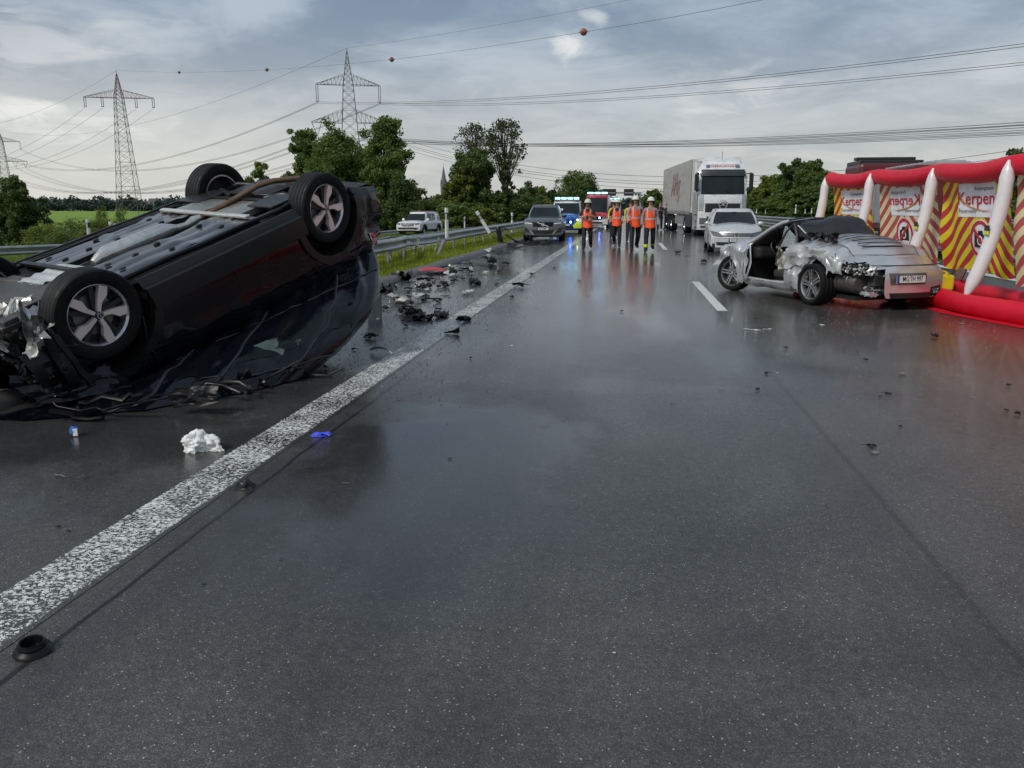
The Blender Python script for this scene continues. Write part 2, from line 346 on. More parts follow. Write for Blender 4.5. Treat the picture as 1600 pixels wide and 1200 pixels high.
# verge between hard shoulder and slip road
GR = grassmat('verge_grass', (.07, .13, .02), (.14, .20, .035), (.13, .11, .05), 1.5)
sheet('grass_verge', [-7.45, -7.0, -6.2, -5.4, -5.02], GR, .03, ys=[y for y in Ys if y <= 400], zf=lambda x, y: zt(x, y)+.05*math.sin(PI*(x+7.45)/2.45))
sheet('grass_bank', [-19.5, -18.5, -17.5, -16.5, -15.9], grassmat('bank_grass', (.05, .11, .02), (.10, .17, .03), (.16, .15, .05), 1.5), .01, ys=[y for y in Ys if y <= 400])
kb = MB(); prof = [(-5.04, -.02), (-5.04, .085), (-4.98, .11), (-4.78, .105), (-4.70, .07), (-4.66, .0)]
kb.grid([[(x+.01*math.sin(y*1.3), y, z+.006*math.sin(y*.9)) for x, z in prof] for y in [-8+i*2 for i in range(160)]])
tag(kb.build('kerb', M('kerb_bitumen', (.10, .098, .092), .55, grime=.5, bump=.5, bs=40)), kind='structure')
# markings
def line(x0, x1, y0, y1, mat_=PAINT, z=.0025, name='edge_line', n=1): return flat(name, x0, x1, y0, y1, z, mat_, n)
line(-2.45, -2.10, -6, 500); line(8.1, 8.4, -6, 500, PAINT2); line(11.9, 12.2, -6, 500, PAINT2, z=.002); line(22.3, 22.6, -6, 500, PAINT2, z=.002)
yn = gp(1125, 486).y
for i in range(-1, 22):
    line(1.375, 1.53, yn+i*18, yn+i*18+ (4.9 if i == 0 else 6), PAINT2, name='lane_line'); line(4.95, 5.1, yn+4+i*18, yn+10+i*18, PAINT2, name='lane_line'); line(17.0, 17.15, yn+i*18, yn+6+i*18, PAINT2, z=.002, name='lane_line')
for xs_ in ((-15.25, -15.0), (-8.05, -7.9)):
    tag(sheet('slip_road_edge_line', list(xs_), PAINT2, .010, ys=[y for y in Ys if y <= 160]), kind='structure')
# faint oil and water stain patches near the wreck
# ---------------------------------------------------------------- grass blades (stuff)
def blades(name, n, fx, fy, h, mat_, label, wd=.006, zoff=0):
    X = fx(n); Y = fy(n); hh = h*nrnd.uniform(.45, 1.25, n); a = nrnd.uniform(0, 2*PI, n); ln = nrnd.uniform(-.5, .5, n)*hh
    Z = np.array([zt(float(x), float(y)) for x, y in zip(X, Y)])+zoff
    ww = wd*(.6+Y/14.0); dx = np.cos(a)*ww; dy = np.sin(a)*ww; V = np.empty((n*3, 3))
    V[0::3] = np.stack([X-dx, Y-dy, Z], 1); V[1::3] = np.stack([X+dx, Y+dy, Z], 1); V[2::3] = np.stack([X-np.sin(a)*ln, Y+np.cos(a)*ln, Z+hh], 1)
    me = bpy.data.meshes.new(name); me.vertices.add(n*3); me.vertices.foreach_set('co', V.ravel()); me.loops.add(n*3); me.loops.foreach_set('vertex_index', np.arange(n*3, dtype=np.int32))
    me.polygons.add(n); me.polygons.foreach_set('loop_start', np.arange(0, n*3, 3, dtype=np.int32)); me.polygons.foreach_set('loop_total', np.full(n, 3, dtype=np.int32)); me.update(); me.validate()
    me.materials.append(mat_); return tag(ob(name, me), label, 'grass', kind='stuff')
U = lambda a, b: (lambda n: nrnd.uniform(a, b, n))
def Yd(a, b): return lambda n: a*(b/a)**nrnd.uniform(0, 1, n)
GL = leafmat('grass_blade', (.15, .22, .02), (.36, .38, .05), .4, .6); GL2 = leafmat('tall_grass_blade', (.09, .17, .02), (.26, .30, .07), .4, .6)
blades('verge_grass_blades', 90000, U(-7.5, -5.0), Yd(7, 130), .14, GL, 'short yellow green grass growing below the near crash barrier', zoff=.03)
blades('bank_grass_blades', 90000, U(-21.5, -15.7), Yd(14, 140), .26, GL2, 'tall meadow grass on the bank beyond the slip road', .008)
# ---------------------------------------------------------------- guard rails
GALV = M('galvanised_steel', (.42, .43, .43), .42, .75, grime=.35, vs=1.2, wet=.2); GALVD = M('weathered_steel_post', (.30, .31, .31), .5, .6, grime=.4, vs=2)
wprof = [(.0, .0), (.035, .012), (.08, .045), (.08, .085), (.035, .12), (0, .155), (.035, .19), (.08, .225), (.08, .265), (.035, .298), (0, .31)]
def rail(path, side, label, top=.72, seg=4.0, post=2.0, beams=(0,), post_off=.09, group=None, post_y=(0, 90), hole=True, lastpost=None):
    """path: function Y -> (X, z ground, lean); side +1: corrugation bulges to +X"""
    y0, y1 = path[0]; fn = path[1]; root = empty('guardrail', (fn(y0)[0], y0, fn(y0)[1]), label=label, cat='guardrail', group=group); bx = Vector(root.location)
    y = y0; k = 0
    while y < y1-.01:
        ye = min(y1, y+seg*(1 if y < 70 else 4)); m_ = MB()
        for db in beams:
            for prf in (wprof,):
                nseg = 4; rows = []
                for i in range(nseg+1):
                    yy = lerp(y, ye+.05, i/nseg); X, z, lean = fn(yy)
                    rows.append([Vector((X+side*(px_+.0012*(k % 2))+lean*(pz+top-.31)*-1, yy, z+top-.31+pz-db)) - bx for px_, pz in prf])
                m_.grid(rows, flip=side < 0)
                m_.grid([[q+Vector((-side*.006, 0, 0)) for q in r_] for r_ in rows], flip=side > 0)
                m_.grid([[r_[-1], r_[-1]+Vector((-side*.05, 0, 0)), r_[-1]+Vector((-side*.05, 0, -.03))] for r_ in rows])
        m_.build('rail_beam', GALV, root, 60); y = ye; k += 1
    y = max(y0, post_y[0])
    while y < min(y1, post_y[1]):
        X, z, lean = fn(y); m_ = MB(); R = Matrix.Rotation(lean*.9, 3, 'Y')
        c = Vector((X-side*post_off, y, z)) - bx; hh = top-.04
        for (dx, dy, sx, sy) in ((0, 0, .006, .05), (.028, -.025, .05, .006), (.028, .025, .05, .006)):
            m_.box(c+R@Vector((dx*side, dy, hh/2-.1)), (sx, sy, hh+.2), R=R)
        m_.box(c+R@Vector((side*.05, 0, hh-.12)), (.08, .05, .16), R=R)
        m_.build('post', GALVD, root, 0); y += post
    return root
def near_fn(off):
    def f(y):
        k = math.exp(-((y-25.2)/1.6)**2); k2 = sstep(20, 25, y)*(1-sstep(25.6, 26.4, y))
        return (-5.95+off-.42*k2-.1*k, zt(-6, y)+.03-.10*k, .45*k+.12*k2)
    return f
rail(((-6, 320), near_fn(0)), 1, 'near galvanised crash barrier on the verge with a knocked-in kink', .72, group='crash barriers', post_y=(4, 80))
rail(((-6, 320), near_fn(-.52)), -1, 'galvanised crash barrier on the slip road side of the grass verge', .70, group='crash barriers', post_y=(4, 60))
rail(((14, 320), lambda y: (lerp(-20.3, -18.2, sstep(25, 70, y)), zt(-20, y)+.0, 0)), 1, 'far crash barrier on the grass bank beyond the slip road', .75, group='crash barriers', post=4, post_y=(14, 90))
rail(((6, 320), lambda y: (9.45, 0, 0)), -1, 'double height crash barrier on the central reservation behind the inflatable screen', .95, group='crash barriers', post_y=(6, 80), beams=(0, .40))
rail(((40, 320), lambda y: (24.2, 0, 0)), -1, 'distant crash barrier along the far side of the opposite carriageway', .8, group='crash barriers', post=4, post_y=(40, 110))
# ---------------------------------------------------------------- delineator posts
WPL = M('white_post_plastic', (.72, .72, .70), .4, grime=.2); BPL = M('black_post_plastic', (.02, .02, .02), .4)
def delineator(X, Y, z, label, rot=(0, 0, 0), h=1.0, white_face=1):
    r = empty('delineator_post', (X, Y, z), rot, label=label, cat='delineator post', group='delineator posts')
    poly = [(-.06, -.05), (.06, -.05), (.045, .03), (0, .06), (-.045, .03)]
    def seg(a, b): m_ = MB(); m_.prism([(x, -y) for x, y in poly], ((0, 0, a), (1, 0, 0), (0, 1, 0), (0, 0, 1)), b-a); return m_
    seg(0, h*.62).build('post_body', WPL, r, 0); seg(h*.62, h*.84).build('black_band', BPL, r, 0); seg(h*.84, h).build('post_cap', WPL, r, 0)
    m_ = MB(); m_.box((0, -.0525, h*.72), (.05, .004, .16)); m_.build('reflector', M('reflector_glass', (.6, .6, .55), .2), r, 0)
def dpost(px, pyb, Y, label, **k): q = at(px, pyb, Y); delineator(q.x, Y, q.z, label, **k)
dpost(698, 372, 25.5, 'white delineator post standing upright behind the near crash barrier, left of the leaning one', h=.95)
dpost(765, 364, 27.5, 'knocked delineator post leaning over the kink of the crash barrier', rot=(0, -.55, .2), h=.85)
dpost(800, 363, 42, 'white delineator post on the verge left of the parked grey car', h=1.0)
dpost(726, 357, 70, 'white delineator post beyond the far barrier, nearest to the white pick-up', h=1.0); dpost(762, 351, 82, 'small white delineator post beyond the far barrier before the hedge', h=1.0)
dpost(140, 378, 28, 'single delineator post on the left bank behind the barrier, below the pylon', h=.85)
dpost(175, 377, 31, 'left one of the pair of delineator posts on the left bank', h=.8); dpost(183, 377.5, 34, 'right one of the pair of delineator posts on the left bank', h=.8)
for i, (px, Y) in enumerate(((1182, 95), (1196, 120), (1243, 75), (1258, 100), (1268, 85), (1276, 110))):
    dpost(px, 331.5, Y, 'small white delineator post at the foot of the right hedge, number counted from the lorry', h=.55) if 0 else delineator(at(px, 333, Y).x, Y, at(px, 333.5, Y).z, 'small white delineator post at the foot of the hedge on the right', h=.5 if i != 2 else .75)
# ================================================================ vegetation
BARK = M('bark', (.10, .085, .065), .85, bump=.8, bs=20)
LF = {'dark': leafmat('leaf_dark', (.045, .085, .022), (.12, .18, .045), .34), 'mid': leafmat('leaf_mid', (.07, .13, .03), (.18, .24, .06), .38),
      'lime': leafmat('leaf_lime', (.10, .15, .025), (.22, .25, .05), .38), 'thin': leafmat('leaf_thin', (.05, .07, .03), (.10, .12, .05), .3)}
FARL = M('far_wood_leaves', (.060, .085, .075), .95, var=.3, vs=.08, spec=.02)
def crown_mesh(name, tips, nper, sp, size, seed):
    R_ = np.random.default_rng(seed); T = np.array([t[:3] for t in tips]); rad = np.array([t[3] for t in tips])
    idx = np.repeat(np.arange(len(tips)), nper); n = len(idx)
    d = R_.normal(0, 1, (n, 3)); d /= np.linalg.norm(d, axis=1)[:, None]; rr = R_.uniform(0, 1, n)**.45
    C = T[idx]+d*(rad[idx]*rr*sp)[:, None]*np.array([1, 1, .8])
    nrm = d*.6+R_.normal(0, .7, (n, 3)); nrm /= np.linalg.norm(nrm, axis=1)[:, None]
    a = np.cross(nrm, R_.normal(0, 1, (n, 3))); a /= np.linalg.norm(a, axis=1)[:, None]; b = np.cross(nrm, a)
    s = (size*R_.uniform(.55, 1.35, n))[:, None]; V = np.empty((n*4, 3))
    V[0::4] = C-a*s; V[1::4] = C+b*s*.55; V[2::4] = C+a*s; V[3::4] = C-b*s*.55
    me = bpy.data.meshes.new(name); me.vertices.add(n*4); me.vertices.foreach_set('co', V.ravel()); me.loops.add(n*4); me.loops.foreach_set('vertex_index', np.arange(n*4, dtype=np.int32))
    me.polygons.add(n); me.polygons.foreach_set('loop_start', np.arange(0, n*4, 4, dtype=np.int32)); me.polygons.foreach_set('loop_total', np.full(n, 4, dtype=np.int32)); me.update(); me.validate(); return me
def make_tree(h, w, leaf='mid', trunk_h=.15, seed=1, dens=1.0, clumps=26, shape='oval', lean=0.0, leafsize=.16, gap=1.0):
    """tapered trunk, limbs, and a crown of leaf faces gathered in clumps; returns meshes"""
    R_ = random.Random(seed); mb = MB(); rt = max(.05, h*.022)
    pts = [(0, 0, -.3)]; x = y = 0
    for i in range(1, 9):
        x += R_.gauss(0, .02)*h*.25+lean*h/8; y += R_.gauss(0, .02)*h*.25; pts.append((x, y, h*.93*i/8))
    mb.tube(pts, [rt*(1-.88*i/8) for i in range(9)], 8)
    tips = []
    for i in range(clumps):
        f = (i+.5)/clumps; z = lerp(trunk_h, .97, f)
        if shape == 'oval': pw = math.sin(PI*min(1, max(.04, (z-trunk_h)/(1-trunk_h)))**.75)*.9+.1
        elif shape == 'column': pw = min(1, (1.04-z)*4.5)*(.75+.25*math.sin(z*17+seed))
        elif shape == 'bush': pw = math.sqrt(max(.05, 1-z*z))
        elif shape == 'umbrella': pw = math.sin(PI*min(1, max(.05, (z-trunk_h)/(1-trunk_h)))**1.1)
        a = i*2.399+R_.uniform(-.5, .5); r = w/2*pw*R_.uniform(.45, .98)
        k = min(8, max(1, int(z*8))); bx, by, bz = pts[k]; tz = z*h*R_.uniform(.96, 1.03); tx = bx+math.cos(a)*r; ty = by+math.sin(a)*r
        s0 = max(1, k-2 if k > 2 else 1); q = Vector(pts[s0]); mid = Vector(((q.x+tx)/2, (q.y+ty)/2, lerp(q.z, tz, .38)))
        mb.tube([q, mid, (tx, ty, tz)], [rt*.38*(1-.6*f), rt*.22*(1-.5*f), .012], 5)
        cr = w*R_.uniform(.13, .24)*(1 if shape != 'umbrella' else .8); tips.append((tx, ty, tz, cr))
        for j in range(2):
            q2 = Vector((tx, ty, tz))+Vector((R_.gauss(0, 1), R_.gauss(0, 1), R_.gauss(0, .7)))*cr*.9
            mb.tube([mid, (mid+q2)/2+Vector((0, 0, .05*h*R_.random())), q2], [rt*.15, rt*.1, .008], 4); tips.append((*q2, cr*.6))
    nper = [max(4, int(dens*300*(t[3]/(w*.2))**2)) for t in tips]
    cm = crown_mesh('crown', tips, nper, gap, leafsize, seed)
    me = bpy.data.meshes.new('trunk'); me.from_pydata(mb.v, [], mb.f); setmesh(me, BARK, 180); cm.materials.append(LF[leaf]); return me, cm
def put_tree(meshes, loc, label, name='tree', cat='tree', group=None, rz=0, sc=1.0, scale=None):
    r = empty(name, loc, (0, 0, rz), label=label, cat=cat, group=group, scale=scale or (sc, sc, sc)); ob('trunk', meshes[0], r); ob('crown', meshes[1], r); return r
def tree_px(px, pytop, pybase, wpx, Y, label, leaf='mid', **k):
    b = at(px, pybase, Y); t = at(px, pytop, Y); d = ray(px, 325).y; wd = wpx*Y/F/d*1.0
    b.z = min(b.z, zt(b.x, Y)) if abs(b.x) < 60 else -.4
    h = t.z-b.z; nm = k.pop('name', 'tree'); ct = k.pop('cat', 'tree'); gr = k.pop('group', None)
    ls = max(.05, Y*.0017)*k.pop('lsf', 1.0)
    return put_tree(make_tree(h, wd, leaf, leafsize=ls, **k), b, label, nm, ct, gr)
tree_px(602, 188, 350, 78, 88, 'tall dark columnar tree directly behind the tail of the overturned car', 'mid', shape='column', seed=3, clumps=46, dens=1.5, trunk_h=.05)
tree_px(636, 285, 352, 66, 84, 'low dark tree spreading right of the tall columnar tree', 'dark', shape='oval', seed=5, clumps=26, dens=1.2, trunk_h=.05)
tree_px(528, 206, 350, 96, 95, 'broad green tree in front of the two-armed pylon', 'mid', shape='column', seed=8, clumps=54, dens=1.3, trunk_h=.02)
tree_px(484, 208, 350, 56, 97, 'narrow green tree left of the two-armed pylon base', 'mid', shape='column', seed=11, clumps=40, dens=1.3, trunk_h=.02)
tree_px(568, 236, 350, 84, 99, 'dark tree filling the gap before the two-armed pylon', 'dark', shape='column', seed=12, clumps=36, dens=1.3, trunk_h=.02)
tree_px(412, 252, 350, 46, 70, 'small loose tree above the underbody of the overturned car', 'mid', shape='umbrella', seed=14, clumps=18, dens=.9)
tree_px(454, 264, 350, 26, 74, 'smallest slim tree just left of the raised rear wheel', 'mid', shape='oval', seed=16, clumps=12, dens=.9)
tree_px(742, 232, 350, 66, 92, 'dense dark tree right of the church spire', 'dark', shape='column', seed=21, clumps=46, dens=1.5, trunk_h=.03)
tree_px(712, 272, 350, 46, 90, 'lighter green tree joined to the left of the dense dark tree', 'lime', shape='oval', seed=22, clumps=20, dens=1.2, trunk_h=.05)
tree_px(742, 192, 345, 62, 108, 'tall see-through tree behind the dense dark tree', 'thin', shape='umbrella', seed=23, clumps=34, dens=.2, trunk_h=.45, gap=1.2)
tree_px(787, 180, 345, 62, 104, 'tall airy tree with a bare crooked trunk', 'thin', shape='umbrella', seed=25, clumps=34, dens=.26, trunk_h=.50, gap=1.1, lean=.0)
tree_px(788, 264, 345, 30, 100, 'thin low tree below the airy crooked one', 'thin', shape='oval', seed=27, clumps=12, dens=.5)
tree_px(903, 273, 330, 74, 190, 'broad round tree behind the blue and white van', 'mid', shape='umbrella', seed=31, clumps=34, dens=.9, trunk_h=.2, lsf=.8)
tree_px(921, 281, 330, 30, 170, 'small dark tree left of the sign gantry', 'dark', shape='oval', seed=33, clumps=16, dens=1)
tree_px(1022, 299, 328, 26, 240, 'small round tree between the gantry and the lorry', 'mid', shape='oval', seed=34, clumps=14, dens=1)
tree_px(34, 284, 388, 62, 46, 'dense dark tree at the left edge above the barrier', 'dark', shape='oval', seed=41, clumps=44, dens=1.4, trunk_h=.03)
# hedge and bushes
HB = [make_tree(3.2, 3.8, 'mid', .02, 51, 1.3, 22, 'bush', leafsize=.13), make_tree(3.6, 4.0, 'dark', .02, 52, 1.3, 22, 'bush', leafsize=.13), make_tree(3.0, 3.6, 'lime', .02, 53, 1.2, 20, 'bush', leafsize=.13)]
SB = [make_tree(2.5, 2.6, 'lime', .02, 61, .5, 20, 'bush', leafsize=.07, gap=1.2), make_tree(2.8, 2.4, 'lime', .02, 62, .45, 20, 'bush', leafsize=.07, gap=1.2), make_tree(2.4, 2.8, 'mid', .02, 63, .5, 20, 'bush', leafsize=.07, gap=1.2)]
for i, (px, top, Y) in enumerate([(655, 318, 88), (668, 316, 80), (690, 312, 84), (705, 318, 78), (728, 318, 82), (752, 322, 80), (772, 302, 92), (795, 298, 96), (815, 300, 100), (834, 292, 104), (852, 296, 108), (868, 302, 112), (884, 306, 120), (822, 306, 92), (845, 306, 98)]):
    b = at(px, 345, Y); b.z = -.7; h = at(px, top, Y).z-b.z; m_ = HB[i % 3]; hh = (3.2, 3.6, 3.0)[i % 3]
    put_tree(m_, b, ORD[sorted([655, 668, 690, 705, 728, 752, 772, 795, 815, 834, 852, 868, 884, 822, 845]).index(px)]+' green bush from the left in the hedge between spire and grey SUV', 'bush', 'bush', 'hedge bushes beyond the slip road', rz=i*1.3, scale=(1.05, 1.05, h/hh*.88))
LB = [60, 88, 118, 150, 163, 192, 210, 236, 262, 285, 310, 100, 170, 140, 225]
for i, (px, top, Y, wf) in enumerate([(60, 342, 42, .8), (88, 336, 45, .8), (118, 331, 43, .8), (150, 330, 44, .7), (163, 303, 46, .45), (192, 312, 45, .4), (210, 334, 44, .8), (236, 345, 42, .7), (262, 352, 40, .7), (285, 345, 44, .8), (310, 334, 50, .8), (100, 352, 38, .9), (170, 350, 39, .9), (140, 346, 40, .8), (225, 354, 38, .8)]):
    b = at(px, 372, Y); b.z = zt(-20.6, Y)-.05; h = at(px, top, Y).z-b.z; hh = (2.5, 2.8, 2.4)[i % 3]
    put_tree(SB[i % 3], b, ORD[sorted(LB).index(px)]+' yellow green bush from the left in the loose row on the left bank', 'bush', 'bush', 'loose bushes on the left bank', rz=i*2.1, scale=(wf, wf, h/hh*.74))
lab = 'leafy tree in the dense wood on the right between the lorry and the inflatable screen'
RTX = sorted([1172, 1184, 1198, 1205, 1217, 1230, 1246, 1262, 1274, 1286, 1300, 1318, 1340, 1226, 1245, 1264, 1282, 1210])
RT = [make_tree(8, 6.5, 'mid', .02, 71, 1.4, 34, 'bush', leafsize=.24), make_tree(8, 6, 'dark', .02, 72, 1.4, 34, 'bush', leafsize=.24), make_tree(8, 6, 'lime', .02, 73, 1.2, 30, 'oval', leafsize=.24)]
for i, (px, top, Y, k) in enumerate([(1172, 300, 170, 1), (1184, 296, 160, 0), (1198, 284, 150, 2), (1205, 278, 148, 2), (1217, 290, 150, 1), (1230, 268, 140, 1), (1246, 256, 135, 1), (1262, 258, 132, 1), (1274, 272, 126, 0), (1286, 282, 120, 1), (1300, 288, 112, 0), (1318, 290, 105, 1), (1340, 290, 98, 0), (1226, 306, 128, 0), (1245, 300, 120, 0), (1264, 300, 112, 0), (1282, 300, 104, 1), (1210, 312, 140, 0)]):
    b = at(px, 333, Y); b.z = -.2; h = at(px, top, Y).z-b.z
    put_tree(RT[k], b, ORD[RTX.index(px)]+' leafy tree from the left in the right-hand wood behind the lorry', 'tree', 'tree', 'trees of the right-hand wood', rz=i*1.7, scale=(1.0, 1.0, h/8))
for i, (px, top, Y) in enumerate([(1598, 238, 60)]):
    b = at(px, 333, Y); b.z = -.2; h = at(px, top, Y).z-b.z; put_tree(RT[1], b, 'dark treetop just showing above the red tube at the right edge' if i == 0 else 'dark tree hidden behind the inflatable screen', 'tree', 'tree', rz=i, scale=(.7, .7, h/8))
# far-off wooded skyline (one mass nobody could count)
def far_wood(name, x0, x1, Y, h, seed, label, z0=-1):
    R_ = np.random.default_rng(seed); tips = []
    x = x0
    while x < x1:
        hh = h*R_.uniform(.55, 1.15); tips.append((x, Y+R_.uniform(-15, 15), z0+hh*.5, hh*.55)); tips.append((x+hh*.3, Y, z0+hh*.35, hh*.5)); x += h*R_.uniform(.35, .8)
    me = crown_mesh(name, tips, [170]*len(tips), 1.0, h*.10, seed); me.materials.append(FARL); tag(ob(name, me), label, 'trees', kind='stuff')
far_wood('distant_woodland', -1000, -230, 980, 13, 1, 'blue grey line of far trees on the horizon at the left')
far_wood('distant_woodland', -520, -60, 620, 14, 2, 'dark far trees on the horizon left of the hedge')
far_wood('distant_woodland', -110, 140, 520, 14, 3, 'dark low woodland closing the motorway below the gantry')
far_wood('distant_woodland', 40, 420, 420, 12, 4, 'far trees on the horizon behind the lorry and the right-hand wood')
# ================================================================ far village and church
WALLS = [M('pale_render', (.40, .39, .37), .8), M('brick_wall', (.20, .12, .10), .8), M('grey_render', (.28, .28, .28), .8)]; ROOF = M('slate_roof', (.085, .09, .10), .7); ROOF2 = M('tile_roof', (.14, .09, .08), .7); PANE = M('dark_pane', (.03, .04, .05), .1)
def house(px, Y, w_, d_, h, label, wm, rm, rz=0.0, nwin=3):
    q = at(px, 325, Y); r = empty('farmhouse', (q.x, Y, -1), (0, 0, rz), label=label, cat='house', group='far houses on the left horizon')
    m_ = MB(); m_.box((0, 0, h/2), (w_, d_, h)); m_.build('wall', wm, r, 0)
    m_ = MB(); rh = d_*.42; m_.add([(-w_/2-.4, -d_/2-.4, h), (w_/2+.4, -d_/2-.4, h), (w_/2+.4, d_/2+.4, h), (-w_/2-.4, d_/2+.4, h), (-w_/2-.4, 0, h+rh), (w_/2+.4, 0, h+rh)], [(0, 1, 5, 4), (2, 3, 4, 5), (0, 4, 3), (1, 2, 5), (0, 3, 2, 1)]); m_.build('roof', rm, r, 0)
    m_ = MB(); m_.box((w_*.2, 0, h+rh), (.8, .8, 1.8)); m_.build('chimney', WALLS[1], r, 0)
    for i in range(nwin):
        m_ = MB(); m_.box((-w_/2+w_*(i+.5)/nwin, -d_/2-.03, h*.55), (1.3, .08, 1.4)); m_.build('window', PANE, r, 0)
for i, (px, w_, d_, h, wm, rm, lb) in enumerate([(75, 26, 12, 5, 1, 0, 'long low barn with a dark roof right of the dark tree'), (108, 34, 14, 4.5, 2, 0, 'widest low shed on the left horizon'), (140, 24, 13, 5, 1, 0, 'dark-roofed barn left of the tallest loose bush'), (170, 26, 12, 5, 2, 0, 'dark-roofed shed right of the tallest loose bush'), (222, 18, 10, 5, 0, 1, 'small house right of the single-armed pylon base'), (243, 10, 9, 8, 0, 0, 'pale tall house on the left horizon'), (268, 9, 9, 8.5, 0, 0, 'pale house between far trees nearest to the overturned car'), (20, 20, 10, 5, 2, 0, 'low grey house at the left end of the horizon')]):
    house(px, 700+i*11, w_, d_, h, lb, WALLS[wm], (ROOF, ROOF2)[rm], rz=.1*(i % 3), nwin=3)
CY = 850; q = at(694, 325, CY); ch = empty('church', (q.x, CY, -2), (0, 0, .3), label='far church with a slender grey pointed spire above the hedge', cat='church')
STN = M('church_stone', (.17, .16, .17), .85); m_ = MB(); m_.box((0, 0, 14), (6.4, 6.4, 28)); m_.build('tower', STN, ch, 0)
for sx in (-1, 1):
    for sy in (-1, 1): m_ = MB(); m_.tube([(sx*2.9, sy*2.9, 27), (sx*2.9, sy*2.9, 29), (sx*2.9, sy*2.9, 33)], [.6, .6, .05], 6); m_.build('pinnacle', STN, ch, 0)
m_ = MB(); m_.tube([(0, 0, 28), (0, 0, 32), (0, 0, 47)], [3.3, 2.6, .12], 8); m_.tube([(0, 0, 46), (0, 0, 49)], .12, 5); m_.build('spire', M('spire_slate', (.12, .12, .14), .7), ch, 30)
m_ = MB(); m_.box((9, 0, 7), (16, 10, 14)); m_.build('nave', STN, ch, 0)
for sx in (-1.2, 1.2): m_ = MB(); m_.box((sx, -3.22, 23), (1.1, .1, 3.5)); m_.build('louvre', PANE, ch, 0)
# ================================================================ pylons
STL = M('pylon_steel', (.13, .14, .14), .6, .3); RSTL = M('pylon_red_paint', (.17, .075, .065), .6); WSTL = M('pylon_white_paint', (.5, .5, .5), .6); INS = M('insulator', (.07, .06, .06), .4)
def pylon(base, h, wb, arms, yaw, label, tiers=16, red=False, tw=.085):
    r = empty('pylon', base, (0, 0, yaw), label=label, cat='pylon', group='lattice electricity pylons')
    ztop = arms[0][0]
    def half(z):
        if z > ztop: return lerp(wb*.17, .08, (z-ztop)/(h-ztop))
        zk = ztop; return lerp(wb*.5, wb*.17, (z/zk)**.85)
    zs = [0]; 
    while zs[-1] < ztop-1: zs.append(min(ztop, zs[-1]+max(1.5, half(zs[-1])*1.45)))
    zs2 = [ztop+(h-ztop)*i/6 for i in range(7)]
    def bay(mb, z0, z1):
        a, b = half(z0), half(z1); A = [(-a, -a, z0), (a, -a, z0), (a, a, z0), (-a, a, z0)]; B = [(-b, -b, z1), (b, -b, z1), (b, b, z1), (-b, b, z1)]
        for i in range(4):
            j = (i+1) % 4; mb.tube([A[i], B[i]], tw*1.15, 4, cap=False); mb.tube([A[i], B[j]], tw*.55, 4, cap=False); mb.tube([A[j], B[i]], tw*.55, 4, cap=False); mb.tube([B[i], B[j]], tw*.5, 4, cap=False)
    mb = MB()
    for i in range(len(zs)-1): bay(mb, zs[i], zs[i+1])
    mb.build('mast', STL, r, 0)
    mb = MB()
    for i in range(6): bay(mb, zs2[i], zs2[i+1])
    mb.tube([(0, 0, h-.5), (0, 0, h+1)], tw, 4); mb.build('peak', RSTL if red else STL, r, 0)
    hooks = []
    for (z, ln, ah, kind) in arms:
        b = half(z)
        for s in (-1, 1):
            mb = MB(); tip = Vector((s*ln, 0, z)); k = 7
            for sy in (-1, 1):
                lo = [Vector((s*b, sy*b, z)).lerp(tip, i/k) for i in range(k+1)]; hi = [Vector((s*b, sy*b, z+ah)).lerp(tip+Vector((0, 0, .15)), i/k) for i in range(k+1)]
                mb.tube([lo[0], lo[-1]], tw*.95, 4); mb.tube([hi[0], hi[-1]], tw*.7, 4)
                for i in range(k): mb.tube([lo[i], hi[i]], tw*.4, 4, cap=False); mb.tube([hi[i], lo[i+1]], tw*.4, 4, cap=False)
            mb.build('cross_arm', RSTL if red else STL, r, 0)
            for (f, L_) in kind:
                p = Vector((s*ln*f, 0, z)); mb = MB()
                if L_ > 0:
                    for dx in (-.3, .3): mb.tube([p+Vector((dx, 0, 0)), p+Vector((dx*.8, 0, -L_))], .09, 5)
                    mb.tube([p+Vector((-.4, 0, -L_)), p+Vector((.4, 0, -L_))], .1, 5)
                else:
                    for dx in (-1.5, 1.5): mb.tube([p+Vector((dx, 0, 0)), p+Vector((0, 0, L_))], .1, 5)
                    L_ = -L_
                mb.build('insulator', INS, r, 0); hooks.append(Matrix.Translation(base) @ Matrix.Rotation(yaw, 4, 'Z') @ (p+Vector((0, 0, -L_-.3))))
        hooks.append(None)
    tp = Vector(base)+Vector((0, 0, h+1)); return hooks, tp
CAB = M('cable_aluminium', (.09, .095, .10), .5, .3)
def cable(a, b, sag, label, r=.035, group='overhead power cables', pair=0.0, n=40):
    a = Vector(a); b = Vector(b)
    for k in ((-1, 1) if pair else (0,)):
        o_ = Vector((0, 0, pair*k*.5))+Vector((pair*.5*k, 0, 0)); mb = MB()
        mb.tube([a.lerp(b, i/n)+Vector((0, 0, -4*sag*(i/n)*(1-i/n)))+o_ for i in range(n+1)], r, 4, cap=False)
        tag(mb.build('overhead_cable', CAB, smooth=180), ({-1: 'lower ', 1: 'upper '}.get(k, '')+label), 'cable', group)
P2b = at(552, 325, 250); P2b.z = -1; h2 = at(541, 75, 250).z+1
z_u = at(541, 133, 250).z+1; z_l = at(541, 192, 250).z+1
hk2, tp2 = pylon(P2b, h2-1, 9, [(z_u, 9.6, 2.9, [(.98, 5.0)]), (z_l, 11.6, 3.6, [(.86, -4.0), (.5, -4.0)])], .33, 'two-armed lattice pylon rising behind the trees left of centre')
P1b = at(203, 325, 235); P1b.z = -1; h1 = at(180, 110, 235).z+1
